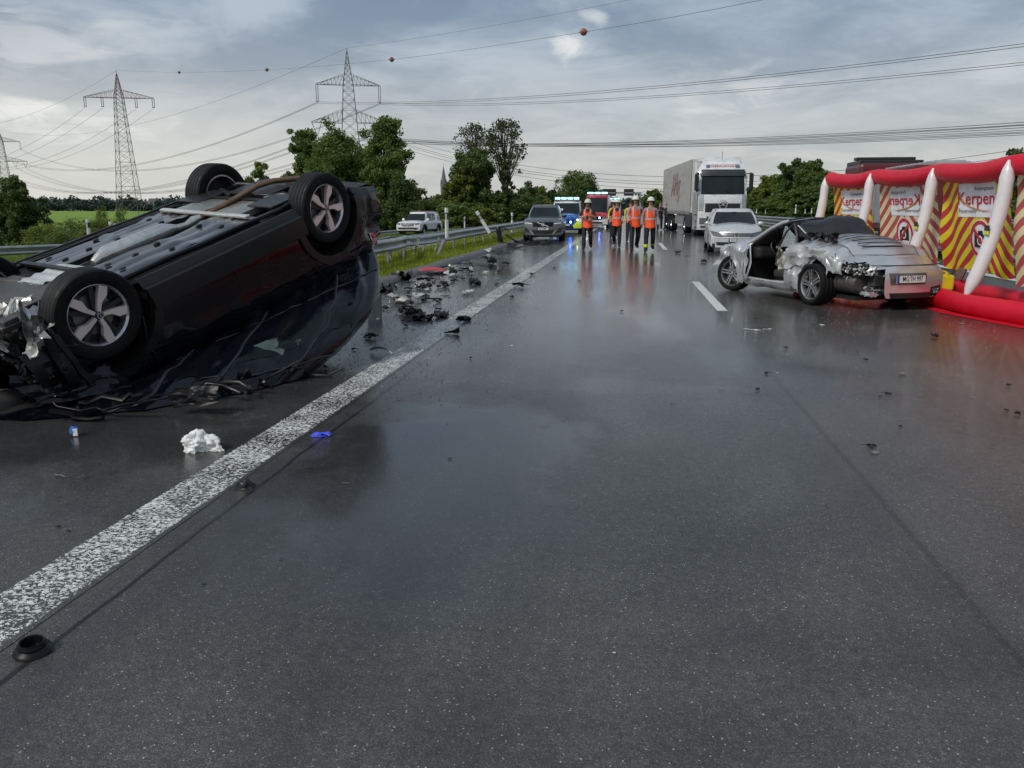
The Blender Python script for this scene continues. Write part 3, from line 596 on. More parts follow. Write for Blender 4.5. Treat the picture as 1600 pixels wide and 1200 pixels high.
hk1, tp1 = pylon(P1b, h1-1, 6.6, [(at(182, 153, 235).z+1, 10.0, 2.2, [(.97, 2.6), (.48, 2.6)])], .30, 'single-armed lattice pylon with a red peak above the left field', red=True, tw=.075)
P3b = at(14, 325, 520); P3b.z = -1; h3 = at(3, 203, 520).z+1
hk3, tp3 = pylon(P3b, h3-1, 9, [(at(3, 221, 520).z+1, 12, 3, [(.98, 5.0)]), (at(3, 252, 520).z+1, 15, 3.5, [(.9, -4.2), (.5, -4)])], .5, 'far lattice pylon cut by the left edge of the picture', tw=.12)
nxt = Vector((228, -20, 0))
off = nxt-Vector((P2b.x, P2b.y, 0))
H2 = [q for q in hk2 if q]
CN = ['left upper arm', 'right upper arm', 'outer left lower arm', 'inner left lower arm', 'outer right lower arm', 'inner right lower arm']
for ci, q in enumerate(H2):
    cable(q, q+off+Vector((0, 0, 2)), 11.5, 'cable from the %s of the two-armed pylon, right side' % CN[ci], .04, pair=.42)
dl = P3b-P2b
H3 = [q for q in hk3 if q]
for ci, (a, b) in enumerate(zip(H2, H3)): cable(a, b, 17, 'cable from the %s of the two-armed pylon, left side' % CN[ci], .06, pair=.5)
cable(tp2, tp2+off, 8, 'earth wire leaving the tip of the two-armed pylon towards the upper right', .025); cable(tp2, tp3, 12, 'earth wire between the tips of the two-armed and the far left pylon', .04)
for ci, q in enumerate([q for q in hk1 if q]): cable(q, q+Vector((-150, 60, -4)), 14, 'cable falling left from the %s insulator of the single-armed pylon' % ('outer left', 'inner left', 'outer right', 'inner right')[ci], .04)
cable(tp1, tp1+Vector((-150, 60, -3)), 11, 'earth wire from the red peak of the single-armed pylon to the left', .03)
# marker-ball wire
bw = [at(280, 113, 200), at(417, 109, 160), at(612, 93, 118), at(912, 50, 84), at(1190, 0, 62)]
pts = [tp1]+bw+[at(1500, -70, 48)]; fine = []
def crom(P_, i, t):
    p0 = P_[max(0, i-1)]; p1 = P_[i]; p2 = P_[i+1]; p3 = P_[min(len(P_)-1, i+2)]
    return .5*((2*p1)+(p2-p0)*t+(2*p0-5*p1+4*p2-p3)*t*t+(3*p1-p0-3*p2+p3)*t**3)
for i in range(len(pts)-1): fine += [crom(pts, i, k/8) for k in range(8)]
mb = MB(); mb.tube(fine, .016, 4, cap=False); tag(mb.build('overhead_cable', CAB, smooth=180), 'earth wire that carries the orange marker balls', 'cable', 'overhead power cables')
BALL = M('marker_ball_orange', (.26, .085, .05), .5)
for p, lb in zip(bw[:4], ('small orange marker ball on the wire nearest to the single-armed pylon', 'orange marker ball on the wire, second from the left', 'orange marker ball just right of the two-armed pylon tip', 'largest orange marker ball beside the white cloud gap')):
    mb = MB(); mb.lathe([(0.001, -.34)]+[(.34*math.cos(a), .34*math.sin(a)) for a in [(-75+15*k)*PI/180 for k in range(11)]]+[(0.001, .34)], 16, ax=(1, 0, 0)); mb.lathe([(.345, -.02), (.36, -.02), (.36, .02), (.345, .02)], 16, ax=(1, 0, 0)); mb.tube([(-.5, 0, 0), (.5, 0, 0)], .04, 6)
    tag(mb.build('marker_ball', BALL, loc=p), lb, 'marker ball', 'orange marker balls on the wire')
# second line low across the right half
for ci, (dz_, dy) in enumerate(((0, 0), (-1.6, 3), (-2.3, 8), (-3.6, 12))):
    cable(at(590, 205, 330)+Vector((0, dy, dz_)), at(1900, 180, 190)+Vector((0, dy, dz_*.9)), 15, ('topmost', 'second', 'third', 'lowest')[ci]+' cable of the low bundle crossing above the lorry roof', .06, n=50)
# ================================================================ sign gantry
gy = 286; gl = at(928, 300, gy); gr_ = at(1001, 300, gy); g = empty('sign_gantry', ((gl.x+gr_.x)/2, gy, 0), label='grey motorway gantry with two dark switched-off display boards', cat='gantry')
w2 = (gr_.x-gl.x)/2; zb_ = at(928, 301.5, gy).z; GM = M('gantry_steel', (.30, .31, .32), .5, .4)
for s in (-1, 1): m_ = MB(); m_.box((s*w2, 0, zb_/2), (.5, .5, zb_)); m_.build('post', GM, g, 0)
m_ = MB(); m_.box((0, 0, zb_), (2*w2+.5, .6, .55)); m_.build('beam', GM, g, 0)
for px0, px1 in ((942, 962.5), (975, 990)):
    a = at(px0, 295.3, gy); b = at(px1, 306, gy); bd = MB(); bd.box(((a.x+b.x)/2-g.location.x, -.55, (a.z+b.z)/2), (b.x-a.x, .4, a.z-b.z)); o = bd.build('display_board', M('display_black', (.015, .016, .018), .5), g, 0, bevel=.05)
    m_ = MB(); m_.box(((a.x+b.x)/2-g.location.x, -.35, zb_), (b.x-a.x-.4, .9, .3)); m_.build('catwalk', GM, g, 0)
# ================================================================ vehicles
TYRE = M('tyre_rubber', (.006, .006, .0065), .65, bump=.25, bs=90, wet=.05, spec=.22); TREAD = M('tyre_tread', (.010, .010, .011), .55, bump=.3, bs=60, wet=.08, spec=.3)
BLKP = M('black_plastic', (.016, .016, .017), .38, bump=.3, bs=200); BLKG = M('black_gloss', (.006, .006, .007), .25, spec=.2); DARKIN = M('dark_interior', (.010, .010, .011), .7)
GLASS = M('car_glass', (.010, .014, .014), .03, coat=.15, var=.3, vs=1.2, spec=.35); CHROME = M('chrome', (.80, .81, .82), .25, .7); ALU = M('machined_alloy', (.55, .55, .56), .28, .9, grime=.15)
LAMP = M('headlamp_glass', (.14, .16, .175), .08, .35, coat=1, vs=25, var=.7); PLATEW = M('plate_white', (.72, .72, .70), .35); PLATEB = M('plate_blue', (.02, .06, .35), .4); INK = M('print_black', (.012, .012, .012), .5)
REDL = M('tail_lamp_red', (.35, .008, .012), .12, coat=1); BLUE_ON = M('blue_light_on', (.05, .3, .6), .2, em=(.25, .75, 1.0), es=3.5); WHITE_ON = M('lamp_on', (.8, .85, .9), .2, em=(.9, .95, 1), es=9); BLUE_DEEP = M('blue_flash_on', (.02, .1, .8), .2, em=(.05, .16, 1.0), es=30)
def emblem_vw(name, r, parent, o, u, v, mt=CHROME, back=BLKG, t=.004):
    o = Vector(o); u = Vector(u).normalized(); v = Vector(v).normalized(); n = u.cross(v); mb = MB()
    mb.lathe([(r*.86, 0), (r*.86, t), (r, t), (r, 0)], 24, 0, o, n); mb.lathe([(.0001, t*.3), (r*.87, t*.3)], 24, 1, o, n)
    def stroke(p, q):
        a = Vector((q[0]-p[0], q[1]-p[1])); a.normalize(); b = (-a.y*.06, a.x*.06)
        mb.prism([((p[0]-b[0])*r, (p[1]-b[1])*r), ((q[0]-b[0])*r, (q[1]-b[1])*r), ((q[0]+b[0])*r, (q[1]+b[1])*r), ((p[0]+b[0])*r, (p[1]+b[1])*r)], (o, u, v, n), t*.9, 0)
    for p, q in (((-.34, .8), (0, .12)), ((0, .12), (.34, .8)), ((-.78, .35), (-.38, -.74)), ((-.38, -.74), (0, -.08)), ((0, -.08), (.38, -.74)), ((.38, -.74), (.78, .35))): stroke(p, q)
    return mb.build(name, [mt, back], parent, 30)
def emblem_star(name, r, parent, o, u, v, t=.01):
    o = Vector(o); u = Vector(u).normalized(); v = Vector(v).normalized(); n = u.cross(v); mb = MB(); mb.lathe([(r*.87, 0), (r*.87, t), (r, t), (r, 0)], 24, 0, o, n)
    for k in range(3):
        a = PI/2+k*2*PI/3; c, s = math.cos(a), math.sin(a); mb.prism([(-s*r*.10, c*r*.10), (c*r*.95, s*r*.95), (s*r*.10, -c*r*.10)], (o, u, v, n), t, 0)
    return mb.build(name, CHROME, parent, 30)
def plate(parent, o, u, v, txt, w_=.52, h=.11, band=True, name='number_plate', sx=.82, fs=.105):
    o = Vector(o); u = Vector(u).normalized(); v = Vector(v).normalized(); n = u.cross(v)
    p = MB(); p.prism([(-w_/2, -h/2), (w_/2, -h/2), (w_/2, h/2), (-w_/2, h/2)], (o, u, v, n), .006, 0); P_ = p.build(name, PLATEW, parent, 0)
    if band: b = MB(); b.prism([(-w_/2, -h/2), (-w_/2+.045, -h/2), (-w_/2+.045, h/2), (-w_/2, h/2)], (o+n*.0062, u, v, n), .0015, 0); b.build('euro_band', PLATEB, P_, 0)
    f = MB()
    for a, b_, c, d in ((-w_/2, -h/2, w_/2, -h/2+.006), (-w_/2, h/2-.006, w_/2, h/2), (w_/2-.006, -h/2, w_/2, h/2)): f.prism([(a, b_), (c, b_), (c, d), (a, d)], (o+n*.0065, u, v, n), .001, 0)
    f.build('plate_border', INK, P_, 0); text_obj(txt, 'lettering', INK, P_, o+u*.02+n*.009, u, v, fs, sx=sx, bold=.008); return P_
def wheel(parent, c, side, R_, rr, wd, kind='five', label=None, steer=0.0, cam_=0.0, n=40, grooves=4, body=TYRE, tread=TREAD, spoke=ALU, name='wheel', pink=None):
    """tyre with tread grooves (part) and rim (sub-part); outer face looks along side*x"""
    hw = wd/2; rw = empty(name+'_hub', c, (0, cam_, steer), parent) if 0 else None
    prof = [(rr*.97, -hw*.80), (rr*1.05, -hw*.93), (R_*.86, -hw), (R_*.955, -hw*.93), (R_*.985, -hw*.80)]; mis = [0, 0, 0, 0]
    xs = np.linspace(-hw*.76, hw*.76, grooves*4+1)
    for i, x in enumerate(xs):
        g_ = (i % 4 == 2); prof.append((R_-(.008 if g_ else 0)-.004*(x/hw)**2, x)); mis.append(1)
    prof += [(R_*.985, hw*.80), (R_*.955, hw*.93), (R_*.86, hw), (rr*1.05, hw*.93), (rr*.97, hw*.80)]; mis += [1, 0, 0, 0, 0]; mis = mis[:len(prof)-1]
    mb = MB(); mb.lathe(prof, n, ax=(1, 0, 0), mis=mis); t = mb.build(name, [body, tread], parent, 35); t.location = c
    t.rotation_euler = (0, cam_, steer)
    if label: t['label'] = label
    s = side; xo = s*hw*.80; ri = MB(); ax = (s, 0, 0)
    ri.lathe([(rr*.90, -s*0+hw*.2), (rr*.93, hw*.70), (rr*.985, hw*.86), (rr*1.0, hw*.84), (rr*.97, -hw*.8), (rr*.9, -hw*.8)], n, 1, (0, 0, 0), ax)
    ri.lathe([(.001, hw*.05), (rr*.93, hw*.05)], 20, 2, (0, 0, 0), ax)
    u = Vector((0, -s, 0)); v = Vector((0, 0, 1)); nn = Vector((s, 0, 0)); K = 5
    def pr(poly, z0, z1, mi):
        ri.prism([(x*rr, y*rr) for x, y in poly], (nn*z0, u, v, nn), z1-z0, mi)
    for k in range(K):
        a = 2*PI*k/K+.12; c_, s_ = math.cos(a), math.sin(a); rt = lambda x, y: (x*s_+y*c_*1 if 0 else (x*(-s_)+y*c_), (x*c_+y*s_))
        R2 = lambda pts: [(-q[0]*s_+q[1]*c_, q[0]*c_+q[1]*s_) for q in pts]
        if kind == 'blade':
            pr(R2([(-.055, .10), (.055, .10), (.075, .42), (.22, .66), (.205, .93), (-.055, .96), (-.08, .5)]), hw*.42, hw*.80, 0)
            pr(R2([(-.36, .90), (-.22, .94), (-.06, .5), (-.09, .15), (-.16, .2)]), hw*.30, hw*.55, 3)
            pr(R2([(.23, .64), (.42, .82), (.22, .94)]), hw*.3, hw*.55, 3)
        elif kind == 'double':
            for d in (-1, 1): pr(R2([(d*.05, .12), (d*.13, .16), (d*.155, .94), (d*.085, .955), (d*.035, .45)][::d]), hw*.45, hw*.78, 0)
            pr(R2([(-.04, .15), (.04, .15), (.05, .5), (-.05, .5)]), hw*.35, hw*.5, 3)
        else:
            pr(R2([(-.09, .1), (.09, .1), (.12, .94), (-.12, .94)]), hw*.45, hw*.75, 0)
    ri.lathe([(.001, hw*.84), (rr*.12, hw*.84), (rr*.145, hw*.78), (rr*.16, hw*.4)], 20, 3 if kind == 'blade' else 0, (0, 0, 0), ax)
    # brake disc behind the spokes
    ri.lathe([(rr*.2, hw*.12), (rr*.66, hw*.12), (rr*.66, hw*.06)], 24, 4, (0, 0, 0), ax)
    o = ri.build('rim', [spoke, spoke if kind != 'blade' else ALU, DARKIN, BLKP, M('brake_disc', (.2, .19, .18), .4, .8)], t, 25, fixn=True); return t, o
class Car:
    """body shell built from stations; everything is placed on its own surface functions"""
    G = [(0, .90), (.07, .955), (.18, .985), (.35, 1.0), (.52, .998), (.66, .985), (.76, .992), (.86, .975), (.95, .945), (1.0, .905)]
    def __init__(s, yF, yR, W, zb, zs, zc, wp, whY, Rw, arch=.06, lean=(.22, .12), leanR=(.14, .05), zk=.5, zkR=.55, ll=.55, az=0.0):
        s.az = az
        s.yF, s.yR, s.W, s.zb, s.zs, s.zc, s.wp, s.whY, s.Rw, s.arch, s.lean, s.leanR, s.zk, s.zkR, s.ll = yF, yR, W, zb, zs, zc, wp, whY, Rw, arch, lean, leanR, zk, zkR, ll
    def bot(s, y, a=True):
        z = interp(s.zb, y)
        if a:
            for w_ in s.whY:
                r = s.Rw+s.arch
                if abs(y-w_) < r: z = max(z, s.Rw+s.az+math.sqrt(r*r-(y-w_)**2)-.01)
        return z
    def defo(s, q):
        x, y, z = q; f = sstep(s.yF-s.ll, s.yF, y); g = sstep(s.yR+s.ll, s.yR, y) if False else sstep(0, 1, (s.yR+s.ll-y)/s.ll)
        y2 = y - f*(s.lean[0]*(x/s.W)**2*1.0+s.lean[1]*max(0, (z-s.zk)/.3)**1.6) + g*(s.leanR[0]*(x/s.W)**2+s.leanR[1]*max(0, (z-s.zkR)/.3)**1.5)
        return Vector((x, y2, z))
    def fy(s, x, z): return s.yF-(s.lean[0]*(x/s.W)**2+s.lean[1]*max(0, (z-s.zk)/.3)**1.6)
    def ry(s, x, z): return s.yR+(s.leanR[0]*(x/s.W)**2+s.leanR[1]*max(0, (z-s.zkR)/.3)**1.5)
    def sx(s, y, z):
        b0 = interp(s.zb, y); t = (z-b0)/max(.05, interp(s.zs, y)-b0); return s.W*interp(s.wp, y)*interp(s.G, min(1, max(0, t)))
    def stations(s, n=52):
        ys = list(np.linspace(s.yR, s.yF, n))
        for w_ in s.whY:
            r = s.Rw+s.arch; ys += [w_+r*math.cos(a) for a in np.linspace(0, PI, 19)]+[w_-r*1.0001, w_+r*1.0001]
        ys = sorted(ys); o = [ys[0]]
        for y in ys[1:]:
            if y-o[-1] > .012: o.append(y)
        return o
    def shell(s, name, mt, parent, keep=None, dmg=None, mats=None, seam_w=.008):
        ts = [0, .05, .12, .22, .34, .46, .58, .68, .76, .84, .91, .96, 1.0]; us = [0, .08, .2, .35, .55, .78, 1.0]; mb = MB(); ys = s.stations(); rowsL = []
        for y in ys:
            zb0 = interp(s.zb, y); zb = s.bot(y); zs = interp(s.zs, y); zc = interp(s.zc, y); ww = s.W*interp(s.wp, y); row = []
            for t in ts:
                z = lerp(zb, zs, t); row.append((ww*interp(s.G, min(1, max(0, (z-zb0)/max(.05, zs-zb0)))), y, z))
            ws = row[-1][0]
            for u in us[1:]: row.append((ws*(1-u), y, zs+(zc-zs)*math.sin(u*PI/2)**.8))
            rowsL.append(row)
        for sgn in (1, -1):
            g = [[s.defo((sgn*p[0], p[1], p[2])) for p in r] for r in rowsL]
            if dmg: g = [[dmg(q, sgn) for q in r] for r in g]
            mb.grid(g, flip=sgn > 0, keep=(lambda i, j, sg=sgn, g_=g: keep(sg, (g_[i][j]+g_[i+1][j+1])/2, j)) if keep else None)
        # end caps
        for (row, fl) in ((rowsL[-1], False), (rowsL[0], True)):
            n_ = 13; g = []
            for k, p in enumerate(row[:len(ts)]):
                zc_ = p[2]; g.append([s.defo((p[0]*lerp(-1, 1, i/(n_-1)), p[1], p[2])) for i in range(n_)])
            top = []; zz = [(q[0], q[2]) for q in row[len(ts)-1:]][::-1]
            for i in range(n_):
                x = row[len(ts)-1][0]*lerp(-1, 1, i/(n_-1)); top.append(s.defo((x, row[0][1], float(np.interp(abs(x), [a for a, b in zz], [b for a, b in zz])))))
            g.append(top)
            if dmg: g = [[dmg(q, 1 if q.x > 0 else -1) for q in r] for r in g]
            mb.grid(g, flip=not fl, keep=(lambda i, j, g_=g: keep(1 if g_[i][j].x > 0 else -1, (g_[i][j]+g_[i+1][j+1])/2, -1)) if keep else None)
        o = mb.build(name, mt if mats is None else mats, parent, 50, fixn=False); return o
    def quadF(s, name, cs, mt, parent, off=.006, nx=8, nz=3, rear=False, thick=.02, mirror=False):
        """cs: four (x,z) corners, bottom-left, bottom-right, top-right, top-left"""
        fn = s.ry if rear else s.fy; sg = -1 if rear else 1; outs = []
        for m_ in ((1, -1) if mirror else (1,)):
            g = []
            for j in range(nz+1):
                r = []
                for i in range(nx+1):
                    a = Vector(cs[0]).lerp(Vector(cs[1]), i/nx); b = Vector(cs[3]).lerp(Vector(cs[2]), i/nx); p = a.lerp(b, j/nz); r.append(Vector((p.x*m_, fn(p.x, p.y)+sg*off, p.y)))
                g.append(r)
            ring = [g[0][i] for i in range(nx+1)]+[g[j][nx] for j in range(1, nz+1)]+[g[nz][i] for i in range(nx-1, -1, -1)]+[g[j][0] for j in range(nz-1, -1, -1)]
            mb = MB(); mb.grid(g); mb.grid([ring, [q-Vector((0, sg*(thick+off), 0)) for q in ring]]); outs.append(mb.build(name, mt, parent, 30, fixn=True))
        return outs
    def strip(s, name, pts, wd, mt, parent, sides=(1, -1), off=.003, n=5):
        for sg in sides:
            mb = MB(); P_ = []
            for i in range(len(pts)-1):
                for k in range(n): P_.append((lerp(pts[i][0], pts[i+1][0], k/n), lerp(pts[i][1], pts[i+1][1], k/n)))
            P_.append(pts[-1]); L_ = []
            for i, (y, z) in enumerate(P_):
                a = P_[max(0, i-1)]; b = P_[min(len(P_)-1, i+1)]; d = Vector((b[0]-a[0], b[1]-a[1])).normalized(); nx_ = Vector((-d.y, d.x))*wd/2
                L_.append([s.defo((sg*(s.sx(y+nx_.x*e, z+nx_.y*e)+off), y+nx_.x*e, z+nx_.y*e)) for e in (-1, 1)])
            mb.grid(L_); mb.build(name, mt, parent, 60)
    def side_patch(s, name, f0, f1, y0, y1, mt, parent, sides=(1, -1), off=.01, n=16, nz=4, dmg=None):
        """band between two height functions on the body side"""
        for sg in sides:
            g = []
            for i in range(n+1):
                y = lerp(y0, y1, i/n); g.append([s.defo((sg*(s.sx(y, lerp(f0(y), f1(y), j/nz))+off), y, lerp(f0(y), f1(y), j/nz))) for j in range(nz+1)])
            if dmg: g = [[dmg(q, sg) for q in r] for r in g]
            mb = MB(); mb.grid(g); mb.grid([[r[-1], r[-1]-Vector((sg*off*1.5, 0, 0))] for r in g]); mb.grid([[r[0], r[0]-Vector((sg*off*1.5, 0, 0))] for r in g]); mb.build(name, mt, parent, 60)
    def arches(s, mt, liner, parent, lip=.05, off=.012, dmg=None, sides=(1, -1)):
        for w_ in s.whY:
            for sg in sides:
                mb = MB(); r0 = s.Rw+s.arch; g = []
                for a in np.linspace(-.12, PI+.12, 25):
                    row = []
                    for rr in (r0-.012, r0-.006, r0+lip*.5, r0+lip):
                        y = w_+rr*math.cos(a); z = max(interp(s.zb, y), s.Rw+s.az-.01+rr*math.sin(a)); x = s.sx(y, z)+(off if rr > r0-.01 else -.02); row.append(s.defo((sg*x, y, z)))
                    row.append(row[-1]-Vector((sg*off*1.3, 0, 0))); g.append(row)
                if dmg: g = [[dmg(q, sg) for q in r] for r in g]
                mb.grid(g); mb.build('wheel_arch', mt, parent, 60)
                mb = MB(); g = []
                for a in np.linspace(-.15, PI+.15, 15):
                    y = w_+(r0-.01)*math.cos(a); z = s.Rw+s.az+(r0-.01)*math.sin(a); g.append([(sg*(s.sx(w_, s.Rw+.1)-.02), y, z), (sg*(s.W-.38), y, z)])
                if dmg: g = [[dmg(Vector(q), sg) for q in r] for r in g]
                mb.grid(g); c = Vector((sg*(s.W-.38), w_, s.Rw)); mb.add([g_[1] for g_ in g], [tuple(range(len(g)))]); mb.build('wheel_liner', liner, parent, 60)
    def green(s, p, paint, glass, parent, roofm=None, pil=None, dmg=None, names=True, side_split=True, tall=False):
        """greenhouse. p: yf0,yf1,yr0,yr1 (belt/roof fore and aft), w0,w1 half widths, z0 belt fn, z1 roof edge, crown"""
        yf0, yf1, yr0, yr1, w0, w1, z1, cr = [p[k] for k in ('yf0', 'yf1', 'yr0', 'yr1', 'w0', 'w1', 'z1', 'crown')]; zb = p['zb']; fc = p.get('fc', .10); rc = p.get('rc', .06); piv = p.get('pillars', [.88, .50, .47, .16]); curve = p.get('curve', .03)
        ph = [0, .25, .5, .75, .93, 1.0]
        loop = []
        for x in [-.93, -.75, -.5, -.25, 0, .25, .5, .75, .93]: loop.append((x, 1.0, 'F'))
        loop.append((1.0, .965, 'p'))
        for y in (piv[0], .8 if piv[0] > .8 else .78, (piv[0]+piv[1])/2, piv[1], piv[2], (piv[2]+piv[3])/2, piv[3]): loop.append((1.0, y, 'S'))
        loop.append((1.0, .035, 'p'))
        for x in [.90, .6, .3, 0, -.3, -.6, -.90]: loop.append((x, 0.0, 'R'))
        loop.append((-1.0, .035, 'p'))
        for y in (piv[3], (piv[2]+piv[3])/2, piv[2], piv[1], (piv[0]+piv[1])/2, .8 if piv[0] > .8 else .78, piv[0]): loop.append((-1.0, y, 'S'))
        loop.append((-1.0, .965, 'p'))
        vs_ = [0, .06, .3, .6, .88, 1.0]
        def pos(fx, fy_, v):
            yf = lerp(yf0, yf1, v); yr = lerp(yr0, yr1, v); w_ = lerp(w0, w1, v)+curve*math.sin(v*PI); tap = 1-p.get('tapf', .10)*sstep(.45, 1, fy_)*(1) - p.get('tapr', .10)*sstep(.5, 0, fy_) if False else 1-p.get('tapf', .08)*max(0, (fy_-.45)/.55)**2-p.get('tapr', .10)*max(0, (.5-fy_)/.5)**2
            y = lerp(yr, yf, fy_)
            if fy_ > .9: y -= fc*(abs(fx))**2.2*1.0
            if fy_ < .1: y += rc*(abs(fx))**2.2
            z0 = zb(y) if callable(zb) else zb; z = lerp(z0, z1-(p.get('rdrop', .05) if fy_ < .1 else p.get('fdrop', .02) if fy_ > .9 else 0), v)
            q = Vector((fx*w_*tap, y, z)); return dmg(q, 1 if fx > 0 else -1) if dmg else q
        n_ = len(loop); L_ = [[pos(a, b, v) for (a, b, _) in loop] for v in vs_]
        groups = {'windscreen': [], 'side_window': {}, 'rear_window': [], 'frame': []}
        for i in range(n_):
            j = (i+1) % n_; ti, tj = loop[i][2], loop[j][2]
            for k in range(len(vs_)-1):
                f = [L_[k][i], L_[k][j], L_[k+1][j], L_[k+1][i]]; inner = 1 <= k <= 3; y_i, y_j = loop[i][1], loop[j][1]
                if ti == 'F' and tj == 'F' and (inner): groups['windscreen'].append(f)
                elif ti == 'R' and tj == 'R' and inner: groups['rear_window'].append(f)
                elif ti == 'S' and tj == 'S' and inner and not (set((round(y_i, 3), round(y_j, 3))) == set((round(piv[1], 3), round(piv[2], 3)))) and (p.get('nside', 2) == 2 or max(y_i, y_j) > piv[1]):
                    key = (loop[i][0] > 0, max(y_i, y_j) > piv[1]+.001); groups['side_window'].setdefault(key, []).append(f)
                else: groups['frame'].append(f)
        def bl(name, fs, mt, off=0.0):
            mb = MB(); idx = {}
            for f in fs:
                ids = []
                for q in f:
                    k = (round(q.x, 4), round(q.y, 4), round(q.z, 4))
                    if k not in idx: idx[k] = len(mb.v); mb.v.append(tuple(q))
                    ids.append(idx[k])
                mb.f.append(tuple(ids)); mb.mi.append(0)
            return mb.build(name, mt, parent, 60)
        bl('cabin_frame', groups['frame'], pil or paint)
        if groups['windscreen']: bl('windscreen', groups['windscreen'], glass)
        if groups['rear_window'] and not p.get('norear'): bl('rear_window', groups['rear_window'], glass)
        elif groups['rear_window']: bl('rear_panel', groups['rear_window'], paint)
        for k, f in groups['side_window'].items(): bl('side_window', f, glass)
        rings = [[q.copy() for q in L_[-1]]]; c = Vector((0, (yf1+yr1)/2, z1))
        for sc, up_ in ((.97, .35), (.85, .7), (.6, .92), (.3, 1.0), (.02, 1.0)):
            rings.append([(lambda q0: (dmg(q0, 1 if q0.x > 0 else -1) if dmg else q0))(Vector((pos0[0]*sc, (pos0[1]-c.y)*sc+c.y, z1+cr*up_))) for pos0 in [(a*w1, lerp(yr1, yf1, b)-(fc*abs(a)**2.2 if b > .9 else 0)+(rc*abs(a)**2.2 if b < .1 else 0)) for (a, b, _) in loop]])
        mb = MB(); mb.grid([r+[r[0]] for r in rings]); mb.build('roof', roofm or paint, parent, 60)
    def mirrors(s, y, z, mt, parent, d=(.20, .10, .13), out=.10, w0=None):
        for sg in (1, -1):
            mb = MB(); x = (w0 or s.W*.9)+out; mb.lathe([(.001, -.06), (.05, -.055), (.078, -.03), (.085, 0), (.08, .035), (.075, .05), (.001, .05)], 14, 0, (0, 0, 0), (0, -1, 0))
            mb.v = [(q[0]*d[0]/.17+sg*x, q[1]+y, q[2]*d[2]/.15+z) for q in mb.v]; mb.box((sg*(x-out*.8), y, z-.04), (out*1.2, .05, .03)); mb.build('door_mirror', mt, parent, 50)
def paint(name, col, **k): return M(name, col, k.pop('rough', .28), k.pop('metal', 0.0), coat=.7, wet=.03, var=.04, **k)
def rotz(root, X, Y, yaw, z=0): root.location = (X, Y, z); root.rotation_euler = (0, 0, yaw)
# facing the camera: car forward (+y) must look along -Y of the road
# ---------------- silver hatchback
def hatch():
    r = empty('parked_car', label='light silver hatchback with slim black grille, standing right in front of the lorry', cat='car', group='cars standing on the motorway'); PT = paint('silver_paint', (.56, .57, .58), metal=.25, rough=.3)
    c = Car(2.10, -2.10, .893, [(-2.1, .26), (-1.7, .22), (0, .20), (1.6, .20), (2.1, .20)], [(-2.1, .90), (-1.5, .95), (0, .93), (1.0, .90), (1.6, .83), (2.0, .70), (2.1, .66)], [(-2.1, .95), (0, 1.0), (.85, 1.02), (1.5, .96), (1.95, .84), (2.1, .74)],
            [(-2.1, .90), (-1.7, .97), (-1, 1.0), (1.2, 1.0), (1.8, .975), (2.1, .93)], (-1.29, 1.29), .315, lean=(.26, .10), ll=.7)
    c.shell('body', PT, r); c.arches(PT, DARKIN, r, .02, .004)
    c.green(dict(yf0=1.05, yf1=.30, yr0=-2.05, yr1=-1.72, w0=.85, w1=.66, z1=1.44, crown=.05, zb=lambda y: .93+.02*sstep(1, 0, y), fc=.16, rc=.1, pillars=[.90, .50, .47, .14]), PT, GLASS, r)
    c.quadF('grille', [(-.50, .565), (.50, .565), (.56, .675), (-.56, .675)], BLKG, r, .004)
    for z in (.600, .635): c.quadF('grille_slat', [(-.5, z), (.5, z), (.5, z+.007), (-.5, z+.007)], CHROME, r, .012, nz=1)
    c.quadF('headlight_rim', [(.46, .545), (.74, .575), (.87, .76), (.55, .69)], BLKP, r, .003, mirror=True); c.quadF('headlight', [(.49, .56), (.73, .59), (.85, .745), (.56, .675)], LAMP, r, .008, mirror=True); c.quadF('headlight_lower', [(.48, .555), (.74, .585), (.72, .605), (.50, .578)], BLKP, r, .004, mirror=True)
    c.quadF('air_intake', [(-.62, .27), (.62, .27), (.66, .38), (-.66, .38)], BLKP, r, .004); c.quadF('bumper_seam', [(-.72, .50), (.72, .50), (.72, .508), (-.72, .508)], DARKIN, r, .002, nz=1)
    emblem_vw('badge', .075, r, (0, c.fy(0, .62)+.018, .62), (-1, 0, 0), (0, 0, 1)); plate(r, (0, c.fy(0, .45)+.02, .45), (-1, 0, 0), (0, 0, 1), 'DO:SP 638')
    c.strip('door_seam', [(.95, .28), (.98, .6), (.90, .9)], .01, DARKIN, r); c.strip('door_seam', [(-.15, .28), (-.13, .9)], .01, DARKIN, r)
    for y in (.35, -.75): c.strip('door_handle', [(y-.1, .80), (y+.1, .80)], .025, CHROME, r, off=.02)
    c.mirrors(.72, .98, PT, r, w0=.80)
    for sg in (1, -1):
        for y in (-1.29, 1.29): wheel(r, (sg*.78, y, .315), sg, .315, .21, .205)
    m_ = MB(); m_.box((0, 0, .25), (1.55, 3.9, .16)); m_.build('underbody', DARKIN, r, 0)
    m_ = MB(); m_.box((0, .45, 1.34), (.16, .02, .06)); m_.build('rear_view_mirror', BLKP, r, 0)
    return r
r = hatch(); rotz(r, 3.74, 30.0, PI-.045)
